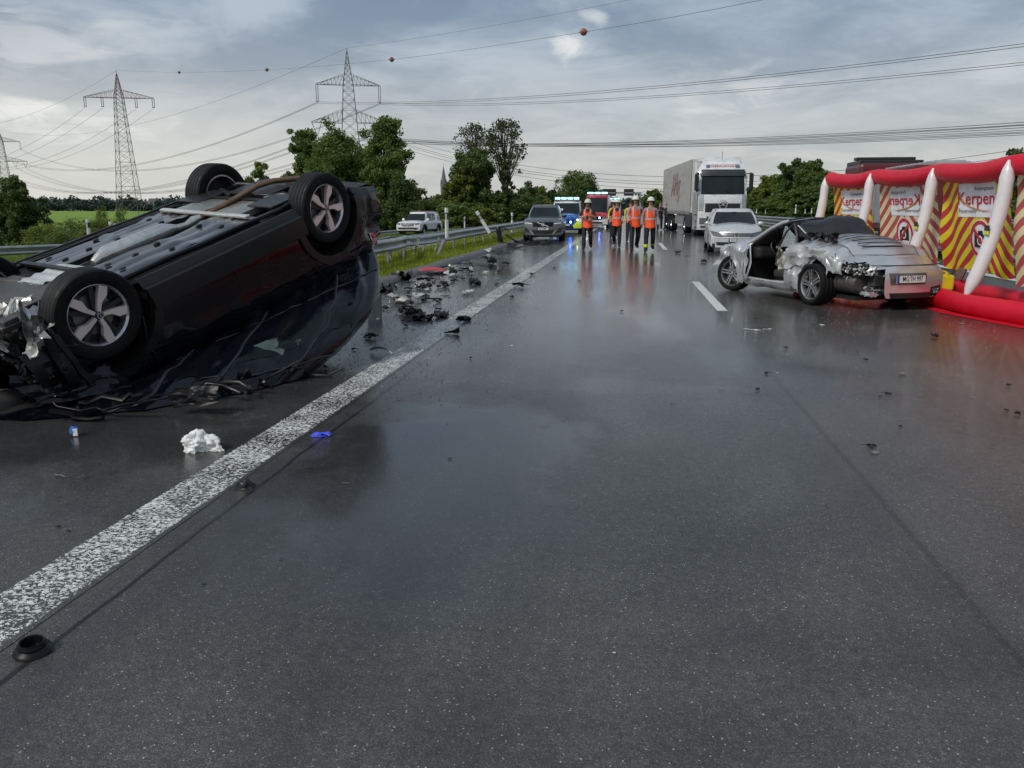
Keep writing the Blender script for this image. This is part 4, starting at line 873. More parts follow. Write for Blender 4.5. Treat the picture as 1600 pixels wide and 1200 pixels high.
# ---------------- dark grey estate SUV
def suv_grey():
    r = empty('parked_car', label='dark grey SUV with a diagonal bar across its black grille, standing on the hard shoulder', cat='car', group='cars standing on the motorway'); PT = paint('grey_paint', (.10, .108, .105), metal=.35, rough=.3)
    c = Car(2.35, -2.35, .945, [(-2.35, .36), (-1.9, .28), (0, .24), (1.9, .24), (2.35, .28)], [(-2.35, 1.02), (-1.5, 1.08), (0, 1.04), (1.1, 1.02), (1.8, .98), (2.25, .88), (2.35, .82)], [(-2.35, 1.1), (0, 1.1), (1.0, 1.12), (1.7, 1.06), (2.2, .96), (2.35, .86)],
            [(-2.35, .90), (-1.7, .98), (-1, 1.0), (1.4, 1.0), (2.0, .97), (2.35, .93)], (-1.43, 1.43), .37, lean=(.2, .05), ll=.7)
    c.shell('body', PT, r); c.arches(PT, DARKIN, r, .03, .008); c.side_patch('sill_cladding', lambda y: .25, lambda y: .36, -1.0, 1.0, BLKP, r)
    c.green(dict(yf0=1.12, yf1=.45, yr0=-2.25, yr1=-1.75, w0=.83, w1=.63, z1=1.60, crown=.055, zb=1.06, fc=.14, rc=.1), PT, GLASS, r)
    c.quadF('grille', [(-.44, .66), (.44, .66), (.50, .87), (-.50, .87)], BLKG, r, .006); c.quadF('grille_bar', [(-.30, .67), (-.22, .67), (.30, .86), (.22, .86)], CHROME, r, .018)
    m_ = MB(); m_.lathe([(.05, 0), (.05, .012), (.075, .012), (.075, 0)], 20, 0, (0, c.fy(0, .765)+.02, .765), (0, 1, 0)); m_.build('badge', CHROME, r, 30)
    c.quadF('headlight', [(.52, .74), (.84, .80), (.86, .90), (.53, .86)], M('dark_lamp', (.2, .21, .22), .06, .4, coat=1), r, .006, mirror=True); c.quadF('running_light', [(.50, .79), (.82, .82), (.82, .845), (.50, .82)], M('led_strip', (.8, .82, .85), .2), r, .012, nz=1, mirror=True)
    c.quadF('air_intake', [(-.42, .33), (.42, .33), (.52, .52), (-.52, .52)], BLKP, r, .006); c.quadF('side_intake', [(.60, .40), (.84, .46), (.86, .66), (.74, .62)], BLKP, r, .006, mirror=True)
    c.quadF('intake_trim', [(.40, .32), (.44, .32), (.62, .50), (.58, .50)], CHROME, r, .014, mirror=True)
    plate(r, (0, c.fy(0, .57)+.022, .57), (-1, 0, 0), (0, 0, 1), 'BL 542MG', fs=.1)
    for p_ in ([(1.05, .4), (1.08, .8), (1.0, 1.03)], [(-.1, .4), (-.08, 1.03)]): c.strip('door_seam', p_, .01, DARKIN, r)
    for y in (.35, -.8): c.strip('door_handle', [(y-.1, .90), (y+.1, .90)], .025, PT, r, off=.03)
    c.mirrors(.8, 1.13, BLKP, r, w0=.84)
    for sg in (1, -1):
        m_ = MB(); m_.tube([(sg*.60, .3, 1.64), (sg*.60, .2, 1.68), (sg*.60, -1.5, 1.68), (sg*.60, -1.7, 1.64)], .014, 6); m_.build('roof_rail', BLKP, r, 60)
        for y in (-1.43, 1.43): wheel(r, (sg*.82, y, .37), sg, .37, .25, .24)
    m_ = MB(); m_.box((0, 0, .30), (1.6, 4.3, .2)); m_.build('underbody', DARKIN, r, 0); return r
r = suv_grey(); rotz(r, -3.90, 39.3, PI+.05)
# ---------------- white pick-up with canopy
def pickup():
    r = empty('pickup_truck', label='white double-cab pick-up with black wheel arches and a roof rack driving on the slip road', cat='pick-up'); PT = paint('white_paint', (.70, .71, .71))
    c = Car(2.65, -2.65, .95, [(-2.65, .50), (-2, .42), (0, .40), (2.3, .42), (2.65, .46)], [(-2.65, 1.08), (-1, 1.12), (.8, 1.10), (1.6, 1.08), (2.4, 1.03), (2.65, .98)], [(-2.65, 1.12), (.9, 1.18), (1.6, 1.18), (2.4, 1.12), (2.65, 1.03)],
            [(-2.65, .95), (-1.9, 1.0), (1.8, 1.0), (2.3, .98), (2.65, .94)], (-1.5, 1.62), .39, arch=.07, lean=(.16, .05), zk=.7, ll=.6)
    c.shell('body', PT, r); c.arches(BLKP, DARKIN, r, .08, .03); c.side_patch('sill_cladding', lambda y: .42, lambda y: .52, -.9, 1.0, BLKP, r, off=.02)
    c.green(dict(yf0=1.15, yf1=.60, yr0=-2.6, yr1=-2.45, w0=.84, w1=.68, z1=1.72, crown=.05, zb=1.10, fc=.12, rc=.05, pillars=[.90, .66, .64, .42]), PT, GLASS, r)
    c.quadF('grille', [(-.46, .78), (.46, .78), (.52, 1.0), (-.52, 1.0)], BLKG, r, .008)
    for z in (.83, .90, .96): c.quadF('grille_slat', [(-.48, z), (.48, z), (.48, z+.02), (-.48, z+.02)], CHROME, r, .022, nz=1)
    emblem_star('badge', .11, r, (0, c.fy(0, .89)+.03, .89), (-1, 0, 0), (0, 0, 1)); c.quadF('headlight', [(.56, .84), (.84, .90), (.86, 1.0), (.56, .98)], LAMP, r, .01, mirror=True)
    c.quadF('bumper_trim', [(-.68, .52), (.68, .52), (.76, .68), (-.76, .68)], BLKP, r, .012); c.quadF('bumper_bar', [(-.50, .50), (.50, .50), (.58, .55), (-.58, .55)], CHROME, r, .025, nz=1); c.quadF('fog_light', [(.62, .56), (.78, .58), (.78, .68), (.62, .68)], LAMP, r, .02, mirror=True)
    plate(r, (0, c.fy(0, .68)+.03, .70), (-1, 0, 0), (0, 0, 1), 'K MU 2204', fs=.1)
    for p_ in ([(1.15, .5), (1.15, 1.1)], [(.1, .5), (.1, 1.1)], [(-.85, .5), (-.85, 1.1)]): c.strip('door_seam', p_, .012, DARKIN, r)
    for y in (.25, -.7): c.strip('door_handle', [(y-.1, .98), (y+.1, .98)], .03, CHROME, r, off=.03)
    c.mirrors(.95, 1.2, PT, r, (.24, .1, .2), w0=.85)
    m_ = MB()
    for y in (-1.3, -.3, .3): m_.tube([(-.66, y, 1.80), (.66, y, 1.80)], .02, 6)
    for sg in (1, -1): m_.tube([(sg*.62, .45, 1.77), (sg*.62, .4, 1.83), (sg*.62, -1.5, 1.83)], .025, 6)
    m_.build('roof_rack', M('rack_red_brown', (.15, .06, .05), .5), r, 60)
    for sg in (1, -1):
        for y in (-1.5, 1.62): wheel(r, (sg*.80, y, .39), sg, .39, .235, .25)
    m_ = MB(); m_.box((0, 0, .46), (1.6, 4.8, .2)); m_.build('underbody', DARKIN, r, 0); return r
r = pickup(); q = gp(645, 371, -.56); rotz(r, q.x-.1, q.y+2.6, PI-.10, zt(q.x, q.y)+.01)
# ---------------- vans
def lightbar(r, x0, x1, y, z, name='blue_light_bar', lights=3):
    m_ = MB(); m_.box(((x0+x1)/2, y, z), (abs(x1-x0), .26, .04)); b = m_.build(name, BLKP, r, 0)
    for i in range(lights):
        m_ = MB(); w_ = (x1-x0)/lights; m_.box((x0+w_*(i+.5), y, z+.075), (abs(w_)*.8, .24, .11)); m_.build('blue_lamp', BLUE_ON, b, 0, bevel=.02)
def van(label, body, low, hood, H=1.95, W=.96, L=5.1, kind='police', cabin=None):
    r = empty('police_van' if kind == 'police' else 'fire_service_van', label=label, cat='van'); yF = L/2; wb = 1.6
    zh = 1.12
    c = Car(yF, -yF, W, [(-yF, .35), (0, .28), (yF, .30)], [(-yF, zh), (yF-1.2, zh), (yF-.5, zh-.08), (yF, zh-.20)], [(-yF, zh+.05), (yF-1.0, zh+.10), (yF-.4, zh+.02), (yF, zh-.12)], [(-yF, .95), (-yF+.4, 1), (yF-.7, 1), (yF, .95)], (-wb, wb+.1), .35, lean=(.20, .10), zk=.6, ll=.7)
    c.shell('body', body, r); c.arches(BLKP, DARKIN, r, .03, .01)
    c.green(dict(yf0=yF-.75, yf1=yF-1.55, yr0=-yF+.03, yr1=-yF+.1, w0=W*.96, w1=W*.84, z1=H-.05, crown=.06, zb=zh-.02, fc=.14, rc=.02, pillars=[.90, .72, .70, .40], nside=2 if kind == 'police' else 1), cabin or body, GLASS, r)
    # bonnet skin
    g = []
    for i in range(9):
        y = lerp(yF-.06, yF-.86, i/8); g.append([c.defo((x*W*.80, y, interp(c.zs, y)+(interp(c.zc, y)-interp(c.zs, y))*math.sin((1-abs(x)*.95)*PI/2)**.8+.006)) for x in np.linspace(-1, 1, 11)])
    m_ = MB(); m_.grid(g); m_.build('bonnet', hood, r, 60)
    c.quadF('grille', [(-.42, .62), (.42, .62), (.50, .84), (-.50, .84)], BLKG, r, .008); c.quadF('air_intake', [(-.55, .34), (.55, .34), (.6, .46), (-.6, .46)], BLKP, r, .008)
    c.quadF('headlight', [(.52, .66), (.78, .74), (.86, .96), (.56, .84)], LAMP, r, .01, mirror=True); plate(r, (0, c.fy(0, .55)+.02, .545), (-1, 0, 0), (0, 0, 1), 'NW 4-2915' if kind == 'police' else 'BM FW 112', fs=.1)
    c.mirrors(yF-1.1, 1.22, BLKP, r, (.2, .1, .26), w0=W*.93)
    for sg in (1, -1):
        for y in (-wb, wb+.1): wheel(r, (sg*(W-.13), y, .35), sg, .35, .22, .22)
    m_ = MB(); m_.box((0, 0, .33), (1.7, L-.4, .2)); m_.build('underbody', DARKIN, r, 0); return r, c
PBLUE = paint('police_blue', (.012, .075, .34)); PWHT = M('white_paint_van', (.66, .67, .68), .3, coat=1); PYEL = M('fluorescent_yellow', (.70, .82, .03), .5); FRED = paint('fire_red', (.42, .012, .02))
r, c = van('blue and white police van with lit roof lights standing behind the grey SUV', PBLUE, PBLUE, PBLUE, 1.95, .965, 5.1, cabin=PWHT)
emblem_star('badge', .10, r, (0, c.fy(0, .73)+.02, .73), (-1, 0, 0), (0, 0, 1))
c.quadF('livery_patch', [(-.93, .36), (-.50, .34), (-.42, .50), (-.92, .98)], PYEL, r, .012); c.quadF('livery_patch', [(-.92, .58), (-.84, .60), (-.80, .94), (-.92, .95)], PWHT, r, .02); c.quadF('lower_livery', [(-.5, .46), (.9, .36), (.92, .52), (-.45, .60)], PBLUE, r, .006)
c.side_patch('livery_band', lambda y: .72, lambda y: 1.0, -2.3, 2.0, PYEL, r, off=.006); c.side_patch('livery_band', lambda y: .48, lambda y: .70, -2.3, 2.0, PBLUE, r, off=.006)
hy = 2.55-.42; hn = Vector((0, .28, 1)).normalized()
for s_ in (.30, -.30): m_ = MB(); m_.lathe([(.001, .05), (.05, .03), (.06, 0)], 12, 0, (s_, c.fy(s_, .70)+.02, .70), (0, 1, 0)); m_.build('grille_flasher', BLUE_DEEP, r, 40)
m_ = MB(); m_.lathe([(.001, .04), (.035, .03), (.045, 0)], 12, 0, (-.70, c.fy(.70, .84)+.02, .82), (0, 1, 0)); m_.build('lit_headlamp', WHITE_ON, r, 40)
text_obj('POLIZEI', 'lettering', PWHT, r, (0, 2.55-.34, 1.085), (-1, 0, 0), (0, -1, .25), .26, depth=.03, bold=.012)
lightbar(r, -.75, .75, .9, 1.99, lights=4)
m_ = MB(); m_.box((.35, 1.66, 1.42), (.3, .02, .12)); m_.build('windscreen_sign', PLATEW, r, 0)
rotz(r, -3.62, 50.2, PI+.03)
r, c = van('red fire service van with white lower front and blue flashing light behind the police van', FRED, PWHT, FRED, 2.5, 1.0, 5.6, 'fire')
c.quadF('bumper', [(-.93, .30), (.93, .30), (.95, .70), (-.95, .70)], PWHT, r, .006); c.quadF('grille', [(-.5, .66), (.5, .66), (.55, .86), (-.55, .86)], BLKG, r, .02); c.quadF('air_intake', [(-.5, .36), (.5, .36), (.5, .48), (-.5, .48)], BLKP, r, .016)
emblem_vw('badge', .09, r, (0, c.fy(0, .76)+.03, .76), (-1, 0, 0), (0, 0, 1)); m_ = MB(); m_.lathe([(.001, .05), (.06, .03), (.07, 0)], 12, 0, (-.34, c.fy(.34, .78)+.02, .78), (0, 1, 0)); m_.build('grille_flasher', BLUE_DEEP, r, 40)
m_ = MB(); m_.lathe([(.001, .05), (.06, .03), (.07, 0)], 12, 0, (.34, c.fy(.34, .78)+.02, .78), (0, 1, 0)); m_.build('grille_flasher', BLUE_ON, r, 40)
text_obj('FEUERWEHR', 'lettering', PWHT, r, (0, 2.8-.40, 1.10), (-1, 0, 0), (0, -1, .25), .19, depth=.03, bold=.012, mirror=True)
c.side_patch('livery_band', lambda y: .45, lambda y: .72, -2.6, 2.2, PWHT, r, off=.006)
lightbar(r, -.8, .8, .9, 2.55, lights=3); rotz(r, -2.25, 64.2, PI-.04)
# second white patrol van far behind, beside the lorry
r, c = van('white and blue patrol van with lit blue roof lights partly hidden behind the lorry trailer', PWHT, PBLUE, PWHT, 1.95, .96, 5.0)
lightbar(r, -.75, .75, .9, 1.99, lights=3); c.quadF('livery_patch', [(.4, .34), (.92, .36), (.92, .8), (.45, .5)], PYEL, r, .012); m_ = MB(); m_.lathe([(.001, .05), (.07, .03), (.09, 0)], 12, 0, (.66, c.fy(.66, .84)+.02, .84), (0, 1, 0)); m_.build('lit_headlamp', WHITE_ON, r, 40)
c.side_patch('livery_band', lambda y: .5, lambda y: 1.0, -2.2, 2.0, PBLUE, r, off=.006); q = gp(1056, 353); rotz(r, q.x+.3, q.y+2.5, PI+.05)
# far ambulance roof lights between the people
r, c = van('distant emergency van with lit blue roof lights behind the walking group', PWHT, PBLUE, PWHT, 2.4, 1.0, 5.4, 'fire'); lightbar(r, -.8, .8, .9, 2.45, lights=2); rotz(r, at(957, 340, 92).x, 94, PI)
# ---------------- lorry
def lorry():
    r = empty('lorry', label='white articulated lorry with a grey-white tarpaulin trailer standing behind the silver hatchback', cat='lorry')
    W_ = M('lorry_white', (.66, .67, .68), .3, coat=1, wet=.2); DG = M('lorry_dark', (.03, .033, .036), .4); SIL = M('lorry_silver_grey', (.36, .37, .38), .35, .3)
    def g_(f, n=9, m_=9): return [[f(i/(n-1), j/(m_-1)) for i in range(n)] for j in range(m_)]
    hw = 1.24
    # cab front as a curved skin; y forward is the front of the lorry, front plane y=0
    prof = [(.32, -.06), (.60, .0), (1.15, .02), (1.85, -.02), (2.15, -.08), (3.05, -.30), (3.20, -.34), (3.35, -.42), (3.75, -.85)]
    def fy(z): return float(np.interp(z, [a for a, b in prof], [b for a, b in prof]))
    def sk(x, z): return Vector((x, fy(z)-.16*(abs(x)/hw)**4, z))
    def patch(name, x0, x1, z0, z1, mt, off=.0, x0t=None, x1t=None, n=10, m=5):
        x0t = x0 if x0t is None else x0t; x1t = x1 if x1t is None else x1t; mb = MB()
        g = [[sk(lerp(lerp(x0, x0t, j/m), lerp(x1, x1t, j/m), i/n), lerp(z0, z1, j/m))+Vector((0, off, 0)) for i in range(n+1)] for j in range(m+1)]
        mb.grid(g); ring = [g[0][i] for i in range(n+1)]+[g[j][n] for j in range(1, m+1)]+[g[m][i] for i in range(n-1, -1, -1)]+[g[j][0] for j in range(m-1, -1, -1)]
        mb.grid([ring, [q-Vector((0, off+.03, 0)) for q in ring]]); return mb.build(name, mt, r, 50, fixn=True)
    mb = MB(); zz = [.32, .6, .9, 1.15, 1.5, 1.85, 2.15, 2.6, 3.05, 3.2, 3.35, 3.55, 3.75]; ww = lambda z: hw*(1 if z < 3.2 else 1-.22*((z-3.2)/.55)**1.5)
    rows = []
    for z in zz:
        xs = np.linspace(-1, 1, 15); row = [Vector((-ww(z), -2.1, z)), Vector((-ww(z), -1.2, z))]+[Vector((x*ww(z), fy(z)-.16*abs(x)**4, z)) for x in xs]+[Vector((ww(z), -1.2, z)), Vector((ww(z), -2.1, z))]; rows.append(row)
    mb.grid(rows); mb.grid([rows[-1], [Vector((q.x*.9, min(q.y, -1.1), 3.86)) for q in rows[-1]], [Vector((0, q.y if q.y < -1.1 else -1.2, 3.90)) for q in rows[-1]]]); mb.grid([[q for q in (row[0], row[-1])] for row in rows]); mb.build('cab', W_, r, 40)
    patch('windscreen', -1.12, 1.12, 2.10, 3.02, GLASS, .012, -1.08, 1.08); patch('sun_visor', -1.16, 1.16, 3.02, 3.34, DG, .10, -1.10, 1.10)
    patch('front_panel', -.98, .98, 1.66, 2.06, W_, .02); patch('grille', -.90, .90, 1.22, 1.64, DG, .03)
    for i in range(4): patch('grille_slat', -.86, .86, 1.26+.095*i, 1.31+.095*i, BLKP, .05, m=1)
    emblem_star('badge', .23, r, (0, fy(1.62)+.08, 1.60), (-1, 0, 0), (0, 0, 1), .03)
    for s in (1, -1): patch('corner_deflector', s*1.0, s*1.22, 1.30, 2.08, SIL, .03, s*.98, s*1.20, n=4)
    patch('bumper', -1.2, 1.2, .34, 1.16, W_, .02); patch('bumper_intake', -.8, .8, .50, 1.0, DG, .035); patch('bumper_step', -.55, .55, .72, .86, SIL, .05)
    for s in (1, -1): patch('headlight', s*.80, s*1.16, .62, .92, LAMP, .04, n=4); patch('fog_light', s*.84, s*1.1, .42, .54, LAMP, .04, n=4)
    text_obj('WERACHTERT', 'lettering', M('sign_red', (.40, .02, .05), .5), r, (-.02, fy(3.50)+.02, 3.50), (-1, 0, 0), (0, -.55, 1), .20, depth=.05, bold=.01, sx=1.02)
    for s in (1, -1): m_ = MB(); m_.prism([(-.1, -.09), (.1, -.09), (.1, .09), (-.1, .09)], ((s*-.76, fy(3.5)+.02, 3.5), (-1, 0, 0), (0, -.5, .86), (0, .86, .5)), .02); m_.build('sign_end', M('sign_grey_blue', (.12, .15, .22), .5), r, 0)
    # windscreen contents and wipers
    for s in (-.55, .45): m_ = MB(); m_.tube([(s, .02, 2.12), (s+.45, -.02, 2.30)], .012, 5); m_.build('wiper', BLKP, r, 60)
    for s in (1, -1):
        m_ = MB(); m_.box((s*1.40, -.05, 2.72), (.20, .20, .82)); o = m_.build('door_mirror', BLKP, r, 0, bevel=.04)
        m_ = MB(); m_.tube([(s*1.2, -.25, 3.12), (s*1.42, -.05, 3.15)], .03, 6); m_.tube([(s*1.2, -.25, 2.35), (s*1.42, -.05, 2.30)], .03, 6); m_.build('mirror_arm', BLKP, r, 60)
        m_ = MB(); m_.box((s*1.245, -.75, 2.62), (.02, .75, .75)); m_.build('side_window', GLASS, r, 0, bevel=.008)
        m_ = MB(); m_.box((s*1.25, -.45, 1.5), (.01, .02, 1.3)); m_.build('door_seam', DARKIN, r, 0)
        for k in range(3): m_ = MB(); m_.box((s*1.22, -.75, .45+.32*k), (.12, .5, .05)); m_.build('step', DG, r, 0)
        m_ = MB(); m_.prism([(.05, 2.6), (-.9, 2.6), (-.9, 3.8), (-.3, 3.75)], ((s*1.18, -1.3, 0), (0, 1, 0), (0, 0, 1), (1, 0, 0)), .04); m_.build('side_deflector', W_, r, 0)
        m_ = MB(); m_.tube([(s*1.235, -.35, 1.2), (s*1.235, -.95, 1.2)], .001, 4)
        text_obj('kl', 'lettering', M('sign_red'), r, (s*1.262, -.95, 1.78), (0, s, 0), (0, 0, 1), .3, depth=.002)
        m_ = MB(); m_.box((s*1.08, -3.6, .75), (.35, 2.2, .7)); m_.build('side_tank', DG, r, 0, bevel=.04)
    m_ = MB(); m_.prism([(-1.12, 0), (1.12, 0), (1.05, .25), (-1.05, .25)], ((0, -1.9, 3.78), (1, 0, 0), (0, 0, 1), (0, 1, 0)), .5); m_.build('roof_deflector', W_, r, 0, bevel=.03)
    m_ = MB(); m_.tube([(.02, -.75, 3.8), (.02, -.78, 4.25)], .012, 5); m_.build('aerial', BLKP, r, 0)
    m_ = MB(); m_.box((0, -8.2, .95), (.9, 12.5, .25)); m_.build('chassis', DG, r, 0)
    # trailer
    tar = NB('trailer_tarpaulin'); xx = tar.xyz(); st = tar.noise(1.2, 5, .65, tar.map((1, .25, 1.6))); cc = tar.mix(tar.rng(st, .35, .7), (.44, .425, .40), (.34, .325, .305))
    sm = tar.math('MULTIPLY', tar.rng(xx[2], 1.75, 1.95), tar.rng(xx[2], 2.25, 2.05)); cc = tar.mix(tar.math('MULTIPLY', tar.math('MULTIPLY', sm, .35), tar.rng(tar.noise(2, 4), .4, .6)), cc, (.45, .18, .16))
    tar.set(col=cc, rough=.6, normal=tar.bump(tar.noise(1.6, 3, .5, tar.map((1, 1, .35))), .35, .06))
    x0 = 1.27; g1 = [[Vector((s_*x0, lerp(-2.75, -16.2, i/27), z+.0)) for z in (1.25, 1.3, 1.8, 2.6, 3.4, 3.92)] for s_ in (1,) for i in range(28)]
    for s in (1, -1):
        mb = MB(); mb.grid([[Vector((s*(x0+(.02*math.sin(i*2.3)+.01)*(1 if 0 < j < 5 else 0)), lerp(-2.75, -16.2, i/27), z)) for j, z in enumerate((1.12+.03*math.sin(i*1.7), 1.3, 1.8, 2.6, 3.4, 3.95))] for i in range(28)]); mb.build('tarpaulin', tar.m, r, 60)
        m_ = MB()
        for i in range(34): m_.box((s*(x0+.02), -2.9-i*.39, 1.16), (.03, .05, .22))
        m_.build('tarpaulin_buckles', M('buckle_grey', (.2, .19, .18), .6), r, 0)
        for k in range(3):
            wheel(r, (s*1.05, -11.2-k*1.31, .50), s, .50, .29, .38, grooves=3, n=28)
        m_ = MB(); m_.box((s*1.15, -7.5, .75), (.06, 4.5, .5)); m_.build('side_guard', SIL, r, 0)
    m_ = MB(); m_.box((0, -2.76, 2.55), (2.5, .06, 2.8)); m_.build('headboard', M('headboard_white', (.55, .55, .54), .5), r, 0, bevel=.02)
    m_ = MB(); m_.box((0, -9.5, 3.97), (2.54, 13.5, .05)); m_.build('trailer_roof', M('trailer_roof_cream', (.58, .57, .54), .5), r, 0, bevel=.02); m_ = MB(); m_.box((0, -9.5, 1.14), (2.5, 13.4, .12)); m_.build('trailer_floor', DG, r, 0); m_ = MB(); m_.box((0, -16.2, 2.5), (2.5, .06, 2.8)); m_.build('rear_doors', M('headboard_white'), r, 0)
    for s in (1, -1): text_obj('Ahhy', 'tarpaulin_print', M('print_faded_red', (.38, .20, .18), .6), r, (s*(x0+.045), -9.2, 2.75), (0, s*1, 0), (0, 0, 1), 1.9, depth=.004, font_shear=.3)
    for s in (1, -1): wheel(r, (s*1.07, -1.42, .50), s, .50, .29, .32, grooves=3, n=28); wheel(r, (s*1.0, -5.0, .50), s, .50, .29, .5, grooves=3, n=28)
    for s in (1, -1): m_ = MB(); m_.lathe([(.60, -.2), (.60, .2)], 24, 0, (s*1.06, -1.42, .5), (1, 0, 0)); m_.v = [q for q in m_.v]; m_.build('mudguard', DG, r, 60)
    return r
r = lorry(); rotz(r, 5.08, 45.2, PI+.075)
r.scale = (1.03, 1, 1.055)
# ---------------- fire engine behind the screen (only its roof shows)
fe = empty('fire_engine', label='dark red fire engine whose black and red roof shows above the inflatable screen', cat='fire engine')
q = at(1370, 262, 35); X0 = q.x; FE = M('engine_red', (.10, .008, .010), .4, coat=.2)
m_ = MB(); m_.box((0, 0, 1.9), (2.4, 2.2, 2.4)); m_.build('cab', FE, fe, 0, bevel=.12); m_ = MB(); m_.box((0, 1.15, 2.3), (2.1, .05, .9)); m_.build('windscreen', GLASS, fe, 0)
m_ = MB(); m_.box((0, .1, 3.14), (2.3, 1.9, .18)); m_.box((0, .1, 3.32), (2.2, .4, .12)); m_.build('roof_light_bar', BLKP, fe, 0, bevel=.03)
m_ = MB(); m_.box((0, -4.2, 1.75), (2.45, 5.8, 2.0)); m_.build('body', FE, fe, 0, bevel=.05)
for k in range(5): m_ = MB(); m_.box((-1.235, -1.9-k*1.12, 1.7), (.04, 1.0, 1.5)); m_.build('roller_shutter', M('shutter_grey', (.4, .41, .42), .4, .5), fe, 0)
m_ = MB(); m_.box((0, -4.2, 2.80), (1.0, 5.4, .1))
for k in range(14): m_.box((.0, -1.7-k*.38, 2.88), (.9, .05, .05))
m_.build('roof_ladder', M('ladder_alu', (.5, .5, .5), .4, .6), fe, 0)
for s in (1, -1):
    for y in (-.2, -4.6): wheel(fe, (s*1.05, y, .5), s, .5, .29, .34, grooves=3, n=24)
fe.location = (X0, 34.0, .05); fe.rotation_euler = (0, 0, 0)
# ================================================================ the two wrecks
from mathutils import noise as mn
def nz3(q, s, seed=0): return Vector(mn.noise_vector(Vector(q)*s+Vector((seed, seed*.7, seed*1.3))))
# ---------------- overturned black SUV
TR = Matrix(((.93, -.37, .07), (-.37, -.88, .30), (-.05, -.30, -.95))); TP = Vector((-4.38, 7.07, 1.475))
c1 = Vector(TR.col[0]).normalized(); c2 = (Vector(TR.col[1])-c1*Vector(TR.col[1]).dot(c1)).normalized(); c3 = c1.cross(c2)
TR = Matrix((c1, c2, c3)).transposed(); TRI = TR.transposed()
BLK = NB('wet_black_paint'); bx = BLK.obj
scr = BLK.rng(BLK.noise(9, 6, .7, BLK.map((1, .35, 1.6)), 2.5), .56, .60); lowm = BLK.rng(BLK.noise(1.1, 3, .6), .45, .62); scrm = BLK.math('MULTIPLY', scr, lowm)
drops = BLK.rng(BLK.vor(210), 0, .3, 1, 0); dm = BLK.math('MULTIPLY', drops, BLK.rng(BLK.noise(40, 2), .5, .62))
BLK.set(col=BLK.mix(BLK.math('MULTIPLY', scrm, .35), (.0025, .003, .006), (.05, .05, .055)), rough=BLK.rng(scrm, 0, 1, .10, .45, False), coat=.12, coatr=.05, spec=.3, normal=BLK.bump(dm, .35, .0012))
BLK = BLK.m
CLAD = M('wet_grey_cladding', (.009, .0095, .011), .38, bump=.15, bs=150, wet=.1, coat=.06, spec=.32)
UNDER = M('wet_underbody_panel', (.016, .017, .019), .17, coat=.5, bump=.05, bs=20, wet=.12, grime=.1); UNDER2 = M('underbody_recess', (.008, .008, .008), .5)
HEAT = M('heat_shield', (.85, .83, .78), .30, .75, bump=.9, bs=35, grime=.2); STEELP = M('exhaust_steel', (.66, .64, .60), .30, .8, grime=.25); RUST = M('exhaust_brown', (.22, .13, .08), .4, .6, grime=.3); CAST = M('cast_alloy', (.42, .43, .44), .32, .8, grime=.45, bump=.6, bs=25); DIRTY = M('dirty_metal', (.10, .095, .09), .45, .5, grime=.5, bump=.5, bs=20)
car = empty('overturned_car', TP, label='black SUV lying upside down on its crushed roof with all wheels in the air', cat='car wreck'); car.rotation_euler = TR.to_euler()
def dmg1(q, sg):
    q = Vector(q); w_ = sstep(1.55, 2.2, q.y); q = q+nz3(q, 3.1, 2)*.16*w_+nz3(q, 8, 5)*.06*w_; q.y -= .25*w_
    d = sstep(.55, .95, q.z)*(sstep(-2.3, -1.6, q.y)-.0)*.035*(1 if q.x > 0 else 0); q += nz3(q, 6, 9)*d
    rc = sstep(-1.5, -2.1, q.y)*sstep(.0, .6, q.x)*sstep(.35, .6, q.z)*(1-sstep(1.15, 1.3, q.z)); q += nz3(q, 7, 4)*.07*rc; q.x -= .04*rc
    W_ = TR @ q + TP
    lim = .03+.02*mn.noise(Vector((W_.x*4, W_.y*4, 0)))
    if W_.z < lim:
        dd = lim-W_.z; W_.z = lim+.10*dd*(.5+.5*mn.noise(W_*5)); W_ += Vector((mn.noise(W_*6), mn.noise(W_*6+Vector((9, 0, 0))), 0))*min(.05, dd*.3)
        q = TRI @ (W_-TP)
    return q
T = Car(2.25, -2.40, .92, [(-2.40, .40), (-1.95, .30), (-1.7, .25), (0, .23), (1.7, .24), (2.25, .30)], [(-2.40, 1.06), (-1.5, 1.09), (0, 1.04), (1.1, 1.00), (1.8, .94), (2.15, .86), (2.25, .80)], [(-2.40, 1.12), (0, 1.1), (.95, 1.10), (1.6, 1.04), (2.1, .95), (2.25, .86)],
        [(-2.40, .90), (-2.15, .95), (-1.6, .985), (-1, 1.0), (1.3, 1.0), (1.9, .96), (2.25, .90)], (-1.34, 1.34), .355, arch=.085, lean=(.2, .05), leanR=(.17, .10), zkR=.62, ll=.7, az=.055)
T.shell('body', BLK, car, keep=lambda sg, q, j: not (q.y > 1.80 and j >= 0 and True) and not (j == -1 and q.y > 0), dmg=dmg1)
T.arches(CLAD, UNDER2, car, .075, .022, dmg=dmg1)
T.side_patch('sill_cladding', lambda y: .235, lambda y: .36+.03*sstep(.2, -.9, y), -.93, .93, CLAD, car, off=.022, n=24)
T.side_patch('door_cladding', lambda y: .37, lambda y: .50+.03*sstep(.5, -.7, y), -.92, .88, CLAD, car, sides=(-1,), off=.012)
